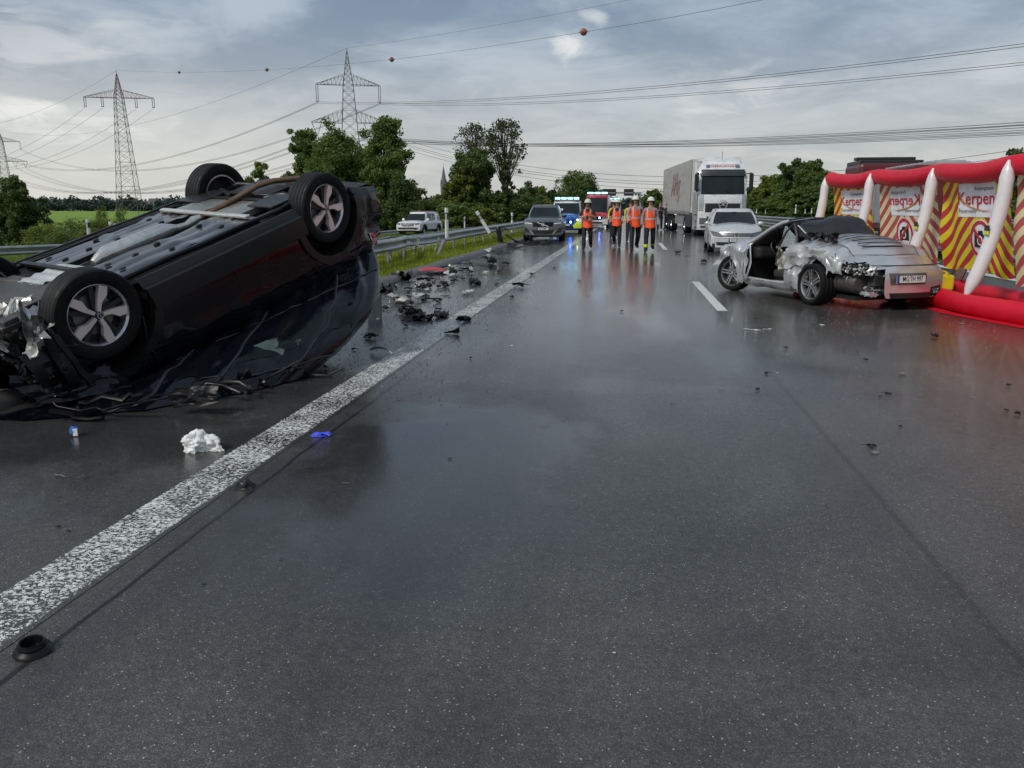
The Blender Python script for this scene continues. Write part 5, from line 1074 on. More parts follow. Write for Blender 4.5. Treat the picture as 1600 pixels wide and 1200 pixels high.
# the torn-off door cladding stands away from the door on the near side
mb = MB(); g = []
for i in range(25):
    y = lerp(.92, -.82, i/24); sp = .015+.12*sstep(.5, -.8, y)
    g.append([Vector((T.sx(y, z)+sp+o_, y+.02*math.sin(z*9), z+.05*sstep(.5, -.8, y)*(-1))) for z, o_ in ((.30, .03), (.31, .045), (.40, .03), (.49, .02), (.50, .0))])
mb.grid(g); mb.grid([[q-Vector((.012, 0, 0)) for q in r_] for r_ in g], flip=True); tag(mb.build('door_cladding', CLAD, car, 50), 'torn grey door cladding standing away from the near side')
T.side_patch('bumper_cladding', lambda y: interp(T.zb, y)+.01, lambda y: .60, -2.2, -1.80, CLAD, car, off=.014, dmg=dmg1, n=10)
for pts in ([(1.02, .5), (1.06, .75), (.98, 1.0)], [(.0, .5), (.0, 1.03)], [(-.86, .52), (-.95, .8), (-1.10, 1.07)], [(-.92, .45), (.92, .45)]): 
    T.strip('door_seam', pts, .010, UNDER2, car, off=.004, n=9)
T.strip('body_crease', [(-2.0, .90), (-1.0, .88), (0, .86), (1.0, .84), (1.6, .82)], .012, BLK, car, off=.012, n=9)
for y in (.25, -.72): T.strip('door_handle', [(y-.11, .89), (y-.05, .90), (y+.11, .90)], .03, BLK, car, off=.035)
green_p = dict(yf0=1.02, yf1=.35, yr0=-2.14, yr1=-1.72, w0=.87, w1=.90, z1=1.60, crown=.06, zb=lambda y: 1.045+.03*sstep(.5, -1.5, y), fc=.14, rc=.1, pillars=[.90, .56, .52, .16])
GREENG = M('greenish_glass', (.045, .075, .065), .12, coat=1, bump=.5, bs=25); T.green(green_p, BLK, M('dark_tinted_glass', (.004, .005, .005), .22, spec=.25), car, dmg=dmg1)
T.strip('window_trim', [(-1.6, 1.04), (.9, 1.0)], .02, BLKP, car, off=.01, n=9)
m_ = MB(); m_.grid([[dmg1(Vector((x, y, 1.0-.1*abs(x))), 1) for x in np.linspace(-.75, .75, 7)] for y in np.linspace(-2, 1.5, 12)]); m_.build('headliner', DARKIN, car)
m_ = MB(); m_.grid([[dmg1(T.defo((T.sx(y, z)+.012, y, z)), 1) for z in (.86, .93, 1.0)] for y in (-2.39, -2.32, -2.22, -2.10)]); m_.build('tail_lamp', REDL, car)
T.quadF('rear_diffuser', [(-.7, .44), (.7, .44), (.74, .58), (-.74, .58)], CLAD, car, .02, rear=True)
# underbody
def ub(x, y): return .235-.02*math.cos(x*2)+.05*sstep(-1.6, -2.2, y)+.03*sstep(1.4, 1.8, y)
m_ = MB(); m_.grid([[(x, y, ub(x, y)+.05) for x in np.linspace(-.78, .78, 9)] for y in np.linspace(-2.15, 1.72, 24)]); m_.build('floor_pan', UNDER2, car)
for s in (1, -1):
    for (ya, yb_, xa, xb, nm) in ((.95, -.62, .17, .66, 'floor_panel'),):
        g = []
        for i in range(25):
            y = lerp(ya, yb_, i/24); pin = .10*sstep(.35, .0, y)*sstep(-.45, .0, y); row = []
            for k, u in enumerate(np.linspace(0, 1, 9)):
                x = lerp(xa+pin*.7, xb-.03*math.sin(y*3), u); rib = .010*(math.sin(u*PI*3)**8)+.012*math.exp(-((y-.15)/.05)**2)+.010*math.exp(-((y+.35)/.04)**2); row.append(Vector((s*x, y, ub(x, y)-rib-.008*mn.noise(Vector((x*5, y*3, s))))))
            g.append([row[0]+Vector((0, 0, .05))]+row+[row[-1]+Vector((0, 0, .05))])
        m_ = MB(); m_.grid(g); m_.build(nm, UNDER, car, 50)
        for (x, y) in ((.30, .78), (.52, .80), (.28, .25), (.54, .30), (.27, -.25), (.52, -.30), (.45, -.52), (.33, .52)):
            m_ = MB(); m_.lathe([(.001, 0), (.018, 0), (.022, .006), (.022, .012)], 12, 0, (s*x, y, ub(x, y)-.018), (0, 0, 1)); m_.v = [(a+0, (b-y)*1.5+y, c_) for a, b, c_ in m_.v]; m_.build('drain_plug', UNDER2, car)
    # brake and fuel lines, jacking rail along the sill
    for k, (x, rr_) in enumerate(((.70, .012), (.735, .02), (.665, .006))):
        m_ = MB(); m_.tube([(s*(x+.01*math.sin(i*1.1+k)), lerp(1.0, -1.0, i/14), ub(x, 0)-.005-.01*(k == 1)) for i in range(15)], rr_, 6); m_.build('sill_rail' if k == 1 else 'brake_line', CLAD if k == 1 else DIRTY, car, 60)
# tunnel with silver shield and exhaust
g = [[(x, y, ub(0, y)+.05-.0*x+.05*(1-(x/.17)**2)+.006*mn.noise(Vector((x*30, y*30, 0)))) for x in np.linspace(-.17, .17, 9)] for y in np.linspace(1.25, -.65, 44)]
m_ = MB(); m_.grid(g); m_.build('tunnel_heat_shield', HEAT, car, 60)
g = [[(x, y, ub(0, y)-.01+.012*math.sin(y*60)*.6+.006*mn.noise(Vector((x*30, y*30, 4)))) for x in np.linspace(-.20, .12, 9)] for y in np.linspace(1.30, .86, 26)]
m_ = MB(); m_.grid(g); m_.build('crinkled_heat_shield', HEAT, car, 60)
m_ = MB(); m_.tube([(.0, .72, .245), (.0, .66, .225), (0, .58, .215), (0, -.05, .215), (0, -.14, .225), (0, -.2, .235)], [.035, .05, .075, .075, .05, .035], 16); m_.build('catalytic_converter', STEELP, car, 60)
m_ = MB(); m_.tube([(0, -.18, .235), (.02, -.3, .24), (.0, -.42, .23), (.02, -.5, .225)], [.036, .03, .045, .03], 12); m_.build('exhaust_flange', STEELP, car, 60)
m_ = MB(); m_.tube([(.02, -.48, .225), (.03, -.75, .20), (.04, -1.0, .17), (.06, -1.25, .13), (.10, -1.45, .13), (.22, -1.7, .17), (.35, -1.9, .22)], .030, 12); m_.build('exhaust_pipe', RUST, car, 60)
m_ = MB(); m_.tube([(-.15, -1.92, .29), (.45, -1.95, .29)], [.07, .07], 14); m_.build('silencer', DIRTY, car, 60)
for s, (xa, xb) in ((1, (.10, .46)), (-1, (-.48, -.06))):
    m_ = MB(); g = [[(lerp(xa, xb, u), lerp(-.58, -.98, v), .20-.015*math.sin(u*PI)*math.sin(v*PI)+.004*mn.noise(Vector((u*9, v*9, s)))) for u in np.linspace(0, 1, 9)] for v in np.linspace(0, 1, 9)]; m_.grid(g)
    ring = [g[0][i] for i in range(9)]+[g[j][8] for j in range(1, 9)]+[g[8][i] for i in range(7, -1, -1)]+[g[j][0] for j in range(7, -1, -1)]; m_.grid([ring, [(q[0], q[1], q[2]+.06) for q in ring]])
    m_.build('tank_shield', M('tank_shield_alu', (.38, .38, .33), .3, .75, bump=.4, bs=18, wet=.4, grime=.3), car, 50)
for y, ln in ((-.55, .62), (-1.02, .62), (.98, .62)):
    m_ = MB(); m_.box((0, y, .20), (1.25, .06, .03)); m_.build('cross_member', CLAD if y != -.55 else HEAT, car, 0, bevel=.008)
# rear axle and suspension arms
for s in (1, -1):
    m_ = MB(); m_.tube([(s*.25, -1.15, .22), (s*.45, -1.22, .20), (s*.68, -1.30, .28)], [.03, .04, .035], 8); m_.build('control_arm', BLKP, car, 60)
    m_ = MB(); m_.tube([(s*.30, -1.55, .22), (s*.50, -1.50, .20), (s*.68, -1.40, .28)], [.03, .03, .03], 8); m_.build('control_arm', BLKP, car, 60)
    m_ = MB(); m_.tube([(s*.52, -1.30, .22), (s*.54, -1.28, .50)], .045, 10); m_.build('damper', DIRTY, car, 60)
    m_ = MB(); m_.box((s*.52, -1.0, .19), (.34, .40, .02)); m_.build('arm_cover', BLKP, car, 0, bevel=.008)
    m_ = MB(); m_.tube([(s*.20, 1.25, .24), (s*.45, 1.30, .23), (s*.68, 1.34, .30)], [.04, .04, .04], 8); m_.build('control_arm', DIRTY, car, 60)
    m_ = MB(); m_.tube([(s*.20, 1.45, .30), (s*.68, 1.40, .35)], .018, 8); m_.build('tie_rod', DIRTY, car, 60)
m_ = MB(); m_.box((0, -1.32, .24), (.62, .34, .12), taper=.8); m_.tube([(-.5, -1.32, .27), (.5, -1.32, .27)], .05, 10); m_.build('rear_subframe', BLKP, car, 30, bevel=.02)
m_ = MB(); m_.box((0, 1.40, .26), (.9, .45, .10), taper=.85); m_.build('front_subframe', DIRTY, car, 30, bevel=.02)
for s in (1, -1):
    for y in (-1.34, 1.34):
        wheel(car, ((s*(.915-.12) if s > 0 or y > 0 else -.70), y, .355 if s > 0 or y > 0 else .30), s, .358, .245, .235, 'blade', steer=(.10 if y > 0 else 0), n=56, spoke=M('alloy_pink_reflection_tint', (.80, .66, .63), .34, .25, grime=.06, coat=.5), grooves=4)  # bright pinkish reflection on the spokes is put into their base colour
        m_ = MB(); 
        if s > 0:
            e = emblem_vw('wheel_badge', .030, car, (s*(.915-.12+.102), y-.010*(y > 0), .355), (0, -s, 0), (0, 0, 1), t=.003) if y < 0 else emblem_vw('wheel_badge', .030, car, (s*(.915-.12+.102), y, .355), (.1*-s*0, -s, 0), (0, 0, 1), t=.003)
# crushed front: torn sheets, engine, radiator frame, tubes
def crumple(name, parent, c, u, v, mt, seed, n=9, amp=.35, th=.004, fold=3.0, world=None, label=None):
    u = Vector(u); v = Vector(v); w_ = u.cross(v).normalized(); A = (u.length+v.length)/2*amp; g = []
    for j in range(n):
        row = []
        for i in range(n):
            a = i/(n-1)-.5; b = j/(n-1)-.5; p = Vector(c)+u*a+v*b; f = abs(((a*fold+b*fold*.6+seed*.37) % 1)-.5)*2-.5
            row.append(p+w_*(f*A*.35+mn.noise(Vector((a*4, b*4, seed)))*A)+(u*mn.noise(Vector((a*3, b*3, seed+7)))+v*mn.noise(Vector((a*3, b*3, seed+3))))*(.10+.15*min(1, amp*2.5)))
        g.append(row)
    mb = MB(); mb.grid(g); mb.grid([[q-w_*th for q in r_] for r_ in g], flip=True)
    o = mb.build(name, mt, parent, 25); 
    if label: o['label'] = label
    return o
R2 = random.Random(31)
for k in range(7):
    crumple('crumpled_sheet', car, dmg1(Vector((R2.uniform(.1, .8), R2.uniform(1.75, 2.2), R2.uniform(.5, .9))), 1), Vector((R2.gauss(0, .6), R2.gauss(0, 1), R2.gauss(0, .5))).normalized()*R2.uniform(.4, .8), Vector((R2.gauss(0, 1), R2.gauss(0, .3), R2.gauss(0, 1))).normalized()*R2.uniform(.25, .5), BLK, k*2.3+200, n=12, amp=.12, fold=.6)
JM = [BLK, CLAD, DIRTY, BLKP, CAST, DIRTY, BLKP, BLK]
for k in range(46):
    x = R2.uniform(-.85, .92); y = R2.uniform(1.45, 2.15); z = R2.uniform(.25, 1.0); 
    if x > .55 and y < 1.85: y = 1.9+.2*R2.random()
    q = dmg1(Vector((x, y, z)), 1); a = Vector((R2.gauss(0, 1), R2.gauss(0, 1), R2.gauss(0, 1))).normalized()*R2.uniform(.10, .34); b = a.cross(Vector((R2.gauss(0, 1), R2.gauss(0, 1), 1))).normalized()*R2.uniform(.08, .24)
    crumple('crumpled_sheet', car, q, a, b, JM[k % 8] if z > .45 else (CAST if k % 3 else HEAT), k*1.7, n=7)
for k in range(26):
    y0 = R2.uniform(1.55, 1.95); x0 = R2.uniform(-.8, .85); z0 = R2.uniform(.22, .95); P_ = [Vector((x0, y0, z0))]
    for i in range(5): P_.append(P_[-1]+Vector((R2.uniform(-.14, .14), R2.uniform(-.02, .09), R2.uniform(-.10, .10))))
    m_ = MB(); m_.tube([dmg1(q, 1) for q in P_], R2.choice([.006, .01, .014, .022]), 6); m_.build('hose', R2.choice([BLKP, BLKP, DIRTY, CAST]), car, 60)
m_ = MB(); m_.box((0, 1.62, .50), (.62, .34, .36)); m_.jitter(.02, 3); m_.build('engine_block', CAST, car, 20, bevel=.02)
for k in range(7):
    x = -.75+k*.2; m_ = MB(); m_.box((x, 1.78+.05*(k % 2), .28+.02*(k % 3)), (.16, .22, .05), R=Matrix.Rotation(.2*(k % 3-1), 3, 'Y')); m_.box((x+.03, 1.80, .25), (.10, .12, .04)); m_.build('engine_bracket', CAST if k % 2 else DIRTY, car, 20, bevel=.008)
# moulded splash guard seen below the near front wheel, upside down
g = []
for j in range(7):
    row = []
    for i in range(11):
        a, b = i/10, j/6; dz_ = .018*(1 if (.25 < b < .42 or .6 < b < .77) and .15 < a < .92 else 0); row.append(Vector((.80+.03*math.sin(b*3)+dz_, 1.98-.38*a-.06*b, .42+.30*b+.10*a*(1-b)*.2)))
    g.append(row)
m_ = MB(); m_.grid(g); m_.build('splash_guard', CLAD, car, 30)
# crushed roof pillar, airbag curtain and hanging belt webbing at the near side
WRB = M('wreck_black', (.003, .003, .004), .36, spec=.24, bump=.3, bs=30)
# the folded roof side and wing that carry the car, one continuous sheet down to the road
GB = [gp(a, b, .012) for a, b in ((-60, 658), (20, 655), (90, 653), (160, 647), (225, 639), (285, 630), (340, 620), (395, 610), (440, 600), (478, 588), (500, 574))]
g = []
for i in range(61):
    u = i/60; y = lerp(2.15, -2.30, u); A_ = TR @ dmg1(T.defo((T.sx(min(y, 2.2), 1.0)-.01, y, 1.0)), 1)+TP; k = u*(len(GB)-1); k0 = min(len(GB)-2, int(k)); B_ = GB[k0].lerp(GB[k0+1], k-k0)
    B_ = B_+Vector((.05*mn.noise(Vector((u*14, 0, 3))), .08*mn.noise(Vector((u*11, 4, 0))), 0)); row = []
    for jj in range(19):
        v = jj/18; q = A_.lerp(B_, v); bul = math.sin(v*PI); q += Vector((.03, -.10, .0))*bul*(1-.6*u); q += Vector((.30, .02, -.02))*bul*sstep(.45, 1, u)
        q += nz3(q, 3.0, 41)*(.05-.02*u)*bul+nz3(q, 8.0, 43)*.014*bul; ff = abs(((u*9+v*2.5+.4*mn.noise(q*2)) % 1)-.5); q += Vector((0, -.03, .012))*(.5-ff)*bul
        if jj == 18: q.z = .012
        row.append(TRI @ (q-TP))
    g.append(row)
m_ = MB(); m_.grid(g); m_.grid([[q+Vector((-.006, 0, .0)) for q in r_] for r_ in g], flip=True); m_.build('crushed_roof_side', BLK, car, 50)
for (i0, i1, j0, j1) in ((22, 32, 5, 13), (34, 45, 4, 13), (47, 53, 4, 11)):
    m_ = MB(); m_.grid([[Vector(g[i][j_])+Vector((.012, .0, .004)) for j_ in range(j0+(1 if i in (i0, i1) else 0), j1+1)][:(j1-j0)] for i in range(i0, i1+1)]); m_.build('side_window', M('dark_tinted_glass', (.004, .005, .005), .22, spec=.25), car, 60)
for ji in (3, 15): m_ = MB(); m_.tube([Vector(g[i][ji])+Vector((.02, 0, .006)) for i in range(16, 58)], .009, 6); m_.build('window_trim', BLKP, car, 60)
for ii in (33, 46, 21): m_ = MB(); m_.tube([Vector(g[ii][j_])+Vector((.02, 0, .004)) for j_ in range(1, 17)], .013, 6); m_.build('door_pillar', BLKP, car, 60)
m_ = MB(); m_.grid([[(TRI @ (TR @ Vector(r_[0])+TP-TP)) for r_ in (g[i],)]+[Vector(g[i][0])+Vector((-.9, 0, -.02))] for i in range(61)]); m_.build('crushed_cabin', DARKIN, car, 60)
crumple('curtain_airbag', car, TRI @ (gp(305, 618, .14)+Vector((0, -.02, 0))-TP), TRI @ Vector((.34, .0, .04)), TRI @ Vector((.0, .06, .14)), WRB, 311, n=14, amp=.10, fold=.6)
for k in range(16):       # bent pillars, hoses and wires hanging out at the foot of the wreck
    px = R2.uniform(60, 490); py = float(np.interp(px, [0, 160, 340, 490], [664, 652, 618, 580])); P_ = [gp(px, py-6, .04)+Vector((0, .05, .04))]
    for i in range(6): P_.append(P_[-1]+Vector((R2.uniform(-.03, .16), R2.uniform(-.06, .05), R2.uniform(-.05, .07)))); P_[-1].z = max(.015, P_[-1].z)
    m_ = MB(); m_.tube([TRI @ (q-TP) for q in P_], R2.choice([.005, .008, .012, .02]), 6); m_.build('hose', R2.choice([BLKP, WRB]), car, 60)
for k in range(10):
    px = R2.uniform(420, 500); py = R2.uniform(560, 600); crumple('torn_trim', car, TRI @ (gp(px, py, 0)+Vector((0, .05, R2.uniform(.04, .3)))-TP), TRI @ Vector((.20, .05, R2.uniform(-.05, .05))), TRI @ Vector((.02, .06, .12)), (WRB, BLKP)[k % 2], k*1.3+401, n=9, amp=.3, fold=.8)
for k in range(14):
    y = R2.uniform(-1.9, .9); q = dmg1(Vector((R2.uniform(.5, .78), y, R2.uniform(1.1, 1.5))), 1); a = Vector((R2.gauss(0, .5), R2.gauss(0, 1), R2.gauss(0, .4))).normalized()*R2.uniform(.12, .3); b = Vector((R2.gauss(0, 1), R2.gauss(0, .3), 1)).normalized()*R2.uniform(.08, .16); crumple('torn_trim', car, q, a, b, WRB, k*2.1+50, n=8, amp=.2, fold=1.0)
q = TRI @ (gp(372, 588, .12)+Vector((0, .35, .12))-TP); crumple('curtain_airbag', car, q, TRI @ Vector((.40, .16, .10)), TRI @ Vector((-.06, .03, .16)), GREENG, 77, n=14, amp=.05, fold=.8, label='torn greenish side glass hanging above the road')
# ---------------- silver convertible
SX, SY, SYAW = 3.24, 14.62, .4295
SIL = NB('silver_metallic'); SIL.set(col=SIL.mix(SIL.rng(SIL.noise(1.5, 4), .3, .7), (.62, .62, .63), (.68, .68, .68)), metal=.7, rough=.30, coat=.8, coatr=.06, normal=SIL.bump(SIL.math('MULTIPLY', SIL.rng(SIL.vor(170), 0, .3, 1, 0), SIL.rng(SIL.noise(30, 2), .5, .6)), .25, .001)); SIL = SIL.m
SCR = NB('scraped_silver'); sn = SCR.noise(7, 6, .65, SCR.map((1, .35, 1.5)), 1.5); SCR.set(col=SCR.mix(SCR.rng(sn, .56, .64), (.52, .52, .52), (.14, .13, .125)), metal=.55, rough=SCR.rng(sn, .3, .7, .32, .6), normal=SCR.bump(SCR.noise(5, 5, .6, None, 1.0), .5, .02)); SCR = SCR.m
SOFT = M('black_soft_top', (.012, .012, .014), .55, bump=.5, bs=400, coat=.1); CRACK = NB('cracked_glass'); ck = CRACK.rng(CRACK.vor(32, None, 'DISTANCE_TO_EDGE'), .0, .05, 1, 0); ck2 = CRACK.rng(CRACK.vor(90, None, 'DISTANCE_TO_EDGE'), .0, .08, 1, 0); ckm = CRACK.math('MAXIMUM', ck, CRACK.math('MULTIPLY', ck2, .6)); CRACK.set(col=CRACK.mix(ckm, (.08, .11, .10), (.62, .68, .66)), rough=.15, coat=1, normal=CRACK.bump(ckm, .5, .003)); CRACK = CRACK.m
LEATHER = M('dark_leather', (.03, .03, .032), .4, bump=.3, bs=100); CLOTH = M('airbag_cloth', (.50, .49, .46), .8, bump=.6, bs=18)
sc_ = empty('wrecked_convertible', (SX, SY, 0), (0, 0, SYAW), label='badly damaged silver convertible seen from behind, door torn off, black soft top collapsed', cat='car wreck')
def dmgP(q, sg):
    q = Vector(q)
    if q.x < 0:
        k = sstep(-.1, -.6, q.x)*sstep(.22, .4, q.z); m_ = k*(.025+.06*sstep(-.3, -.8, q.y)*(1-sstep(-2.0, -2.25, q.y))+.08*sstep(.7, 1.0, q.y)*(1-sstep(1.9, 2.3, q.y)))
        q += nz3(q, 4.2, 3)*m_*.9+nz3(q, 11, 6)*m_*.45
        q.x += .05*k*math.exp(-((q.y+1.3)/.5)**2)
        if q.y > .75: f = math.exp(-((q.y-1.02)/.13)**2)*k; q.z += .07*f; q.x -= .05*f
        dr = sstep(1.0, 2.2, q.y)*k; q.z -= .05*dr
    return q
Pc = Car(2.20, -2.24, .91, [(-2.24, .19), (-1.9, .18), (-1.3, .18), (0, .15), (1.6, .17), (2.2, .20)], [(-2.24, .64), (-2.05, .72), (-1.85, .78), (-1.6, .86), (-1.2, .92), (-.5, .90), (.3, .84), (.9, .82), (1.2, .84), (1.6, .80), (2.0, .66), (2.2, .52)],
         [(-2.24, .66), (-2.05, .745), (-1.85, .83), (-1.6, .97), (-1.3, 1.07), (-1.0, 1.10), (-.6, 1.09), (.3, .9), (.9, .86), (1.3, .80), (1.8, .68), (2.2, .54)], [(-2.24, .88), (-2.0, .945), (-1.5, 1.0), (-1.0, 1.0), (-.5, .97), (.3, .955), (1.0, .965), (1.4, .97), (1.9, .92), (2.2, .82)], (-1.175, 1.175), .33, arch=.035, lean=(.34, .10), leanR=(.26, .22), zkR=.50, zk=.4, ll=.75)
def keepP(sg, q, j):
    if sg < 0 and -.42 < q.y < .78 and q.z > .26 and abs(q.x) > .55 and j != -1: return False
    if abs(q.x) < .70 and -.62 < q.y < .86 and q.z > .6: return False           # cabin opening
    if sg < 0 and q.y < -1.50 and q.z < .60 and q.x < -.40: return False         # torn off corner
    if sg < 0 and q.x < -.42 and q.y < -1.62 and q.z < .70: return False
    return True
Pc.shell('body', SIL, sc_, keep=keepP, dmg=dmgP)
# torn quarter panel sheets over the rear wheel, brighter scraped metal
def skinL(name, y0, y1, f0, f1, mt, off, amp, seed, n=20, m=8):
    g = []
    for i in range(n+1):
        y = lerp(y0, y1, i/n); row = []
        for j in range(m+1):
            z = lerp(f0(y), f1(y), j/m); q = dmgP(Pc.defo((-(Pc.sx(y, z)+off), y, z)), -1); q += nz3(q, 4, seed)*amp*1.2+nz3(q, 12, seed+2)*amp*.2; row.append(q)
        g.append(row)
    mb = MB(); mb.grid(g); mb.grid([[q+Vector((.008, 0, 0)) for q in r_] for r_ in g], flip=True); return mb.build(name, mt, sc_, 28)
ar = lambda y: max(.50, .33+math.sqrt(max(0, .375**2-(y+1.175)**2))) if abs(y+1.175) < .375 else .52
skinL('rear_quarter_panel', -.42, -2.02, lambda y: ar(y)+.01, lambda y: interp(Pc.zs, y)-.02, SCR, .02, .028, 3, n=34, m=9)
skinL('front_of_rear_arch', -.44, -.84, lambda y: .20, lambda y: .60, SCR, .02, .05, 8, n=10, m=8)
skinL('door_sill', .80, -.62, lambda y: .15, lambda y: .275, SCR, .03, .030, 12, n=24, m=4)
skinL('front_wing', 1.30, .80, lambda y: .62-.42*sstep(1.2, .92, y), lambda y: interp(Pc.zs, y)+.01, SIL, .015, .03, 15, n=12, m=6)
# ragged edges hanging behind the wheel arch
for k in range(12):
    y = -1.55-.05*k; crumple('torn_panel', sc_, (-.84+.022*k, y, .64-.02*(k % 3)), (.02, .20, .01), (.06, .0, .12), SCR if k % 3 else BLKP, k*3.3, n=7, amp=.3)
for k in range(9):
    crumple('torn_panel', sc_, (-.72+.05*k, -1.95-.012*k, .60-.015*(k % 4)), (.22, -.05, .01), (.01, .02, .13), (BLKP, SCR, DIRTY)[k % 3], k*5.1+2, n=7, amp=.3)
# exposed silencer, bumper beam, exhaust tips
m_ = MB(); P_ = [(-.62, -1.62+.0, .40)]; m_.tube([(-.62, -1.50, .40), (-.62, -1.53, .40), (-.62, -1.90, .40), (-.62, -1.94, .40)], [.10, .155, .155, .11], 18)
for k in range(5): m_.lathe([(.157, -.008), (.163, 0), (.157, .008)], 18, 0, (-.62, -1.56-.08*k, .40), (0, 1, 0))
m_.build('silencer', DIRTY, sc_, 40)
m_ = MB(); m_.box((-.42, -2.02, .44), (.20, .16, .16), taper=.85); m_.build('bumper_bracket', DIRTY, sc_, 0, bevel=.02)
for k in range(8): crumple('exhaust_shield', sc_, (-.50+.05*k, -2.02-.02*(k % 2), .30+.02*(k % 3)), (.20, -.04, .03), (.02, .05, .13), (CAST, DIRTY, SCR, DIRTY)[k % 4], k*2.7+9, n=7, amp=.35)
for x in (-.56, -.49): m_ = MB(); m_.tube([(x, -1.9, .25), (x, -2.12, .24)], .035, 12, cap=False); m_.tube([(x, -1.95, .25), (x, -2.115, .24)], .029, 12); m_.build('exhaust_tip', CHROME, sc_, 60)
for x in (.56, .63, .52): m_ = MB(); m_.tube([(x, -1.9, .28), (x, -2.17, .28)], .037, 12, cap=False); m_.tube([(x, -2.0, .28), (x, -2.15, .28)], .030, 12, mi=1); m_.build('exhaust_tip', [CHROME, DARKIN], sc_, 60)
Pc.quadF('exhaust_cutout', [(.44, .20), (.74, .22), (.72, .36), (.46, .34)], DARKIN, sc_, .004, rear=True); Pc.quadF('bumper_valance', [(-.30, .19), (.44, .19), (.44, .27), (-.32, .27)], BLKP, sc_, .004, rear=True)
# plate recess, plate
Pc.quadF('plate_recess', [(-.31, .39), (.31, .39), (.34, .56), (-.34, .56)], M('recess_silver', (.16, .15, .15), .4, .5), sc_, .003, rear=True)
plate(sc_, (-.0, Pc.ry(0, .475)-.02, .475), (1, 0, 0), (0, .06, 1), 'MG:TH 997', w_=.52, h=.115, fs=.105, sx=.72)
# deck lid: seam, slats, script
def top_pt(x, y, off=.004):
    zs = interp(Pc.zs, y); zc = interp(Pc.zc, y); ww = Pc.W*interp(Pc.wp, y)*.905; u = 1-min(1, abs(x)/ww); q = Pc.defo((x, y, zs+(zc-zs)*math.sin(u*PI/2)**.8)); q.z += off; return q
def top_strip(name, pts, wd, mt, n=10, off=.004):
    P_ = []
    for i in range(len(pts)-1):
        for k in range(n): P_.append(Vector(pts[i]).lerp(Vector(pts[i+1]), k/n))
    P_.append(Vector(pts[-1])); L_ = []
    for i, p in enumerate(P_):
        d = (P_[min(i+1, len(P_)-1)]-P_[max(0, i-1)]).normalized(); nx_ = Vector((-d.y, d.x))*wd/2; L_.append([top_pt(p.x-nx_.x, p.y-nx_.y, off), top_pt(p.x+nx_.x, p.y+nx_.y, off)])
    mb = MB(); mb.grid(L_); return mb.build(name, mt, sc_, 60)
top_strip('deck_seam', [(-.70, -1.15), (-.62, -1.60), (-.60, -1.93)], .012, DARKIN); top_strip('deck_seam', [(.70, -1.15), (.62, -1.60), (.60, -1.93)], .012, DARKIN)
Pc.strip('deck_seam', [], .01, DARKIN, sc_) if 0 else None
for k in range(5):
    y = -1.22-.115*k; hw_ = .50-.03*k; top_strip('air_slot', [(-hw_, y+.0), (0, y-.025), (hw_, y)], .045-.003*k, DARKIN, off=.012)
    top_strip('air_slat', [(-hw_, y-.045), (0, y-.070), (hw_, y-.045)], .008, SIL, off=.018)
top_strip('spoiler_edge', [(-.60, -1.86), (0, -1.93), (.60, -1.86)], .014, DARKIN)
p0 = top_pt(.12, -1.985, .012); p1 = top_pt(.12, -2.06, .012)
text_obj('Carrera S', 'script', M('script_silver', (.75, .75, .75), .3, .4), sc_, (p0+p1)/2+Vector((0, 0, .006)), (1, 0, 0), (0, (p0.y-p1.y), (p0.z-p1.z)), .085, depth=.010, font_shear=.5)
Pc.quadF('bumper_seam', [(-.60, .665), (.80, .665), (.80, .673), (-.60, .673)], DARKIN, sc_, .004, rear=True, nz=1)
m_ = MB(); m_.grid([[Pc.defo((min(Pc.sx(y, z), 9)+.004, y, z)) for z in (.60, .66, .72)] for y in (-2.2, -2.05, -1.9)]); m_.build('tail_lamp', REDL, sc_)
# cabin
m_ = MB(); m_.box((0, .1, .20), (1.5, 1.5, .06)); m_.build('cabin_floor', DARKIN, sc_, 0)
m_ = MB(); m_.box((0, -.62, .55), (1.40, .08, .62)); m_.build('rear_bulkhead', DARKIN, sc_, 0, bevel=.02); m_ = MB(); m_.box((0, .95, .50), (1.45, .06, .65)); m_.build('firewall', DARKIN, sc_, 0)
m_ = MB(); m_.box((0, .78, .72), (1.40, .32, .22)); m_.build('dashboard', M('dash_black', (.02, .02, .022), .5, bump=.3), sc_, 0, bevel=.06)
m_ = MB(); m_.box((.80, .1, .48), (.08, 1.25, .62)); m_.build('far_door_trim', DARKIN, sc_, 0, bevel=.02)
for s in (-1, 1):
    m_ = MB(); m_.box((s*.36, .05, .38), (.48, .52, .16)); m_.build('seat_cushion', LEATHER, sc_, 0, bevel=.05)
    m_ = MB(); m_.box((s*.36, -.36, .66), (.46, .14, .62), R=Matrix.Rotation(.25, 3, 'X'), taper=.8); m_.build('seat_back', LEATHER, sc_, 0, bevel=.05)
m_ = MB(); m_.lathe([(.17+.016*math.cos(a), .016*math.sin(a)) for a in np.linspace(0, 2*PI, 9)[:-1]], 24, 0, (-.36, .50, .82), (0, -1, .45), closed=True); m_.lathe([(.001, .01), (.06, .0), (.07, -.02)], 12, 0, (-.36, .50, .82), (0, -1, .45))
for a in (0, 2.1, 4.2): m_.tube([(-.36, .5, .82), (-.36+.17*math.cos(a), .5+.05*math.sin(a), .82+.15*math.sin(a))], .014, 6)
m_.build('steering_wheel', M('wheel_leather', (.015, .015, .015), .4), sc_, 60)
m_ = MB(); m_.lathe([(.001, .03), (.03, .03), (.04, 0)], 12, 0, (-.36, .48, .83), (0, -1, .45)); m_.build('steering_badge', CHROME, sc_, 40)
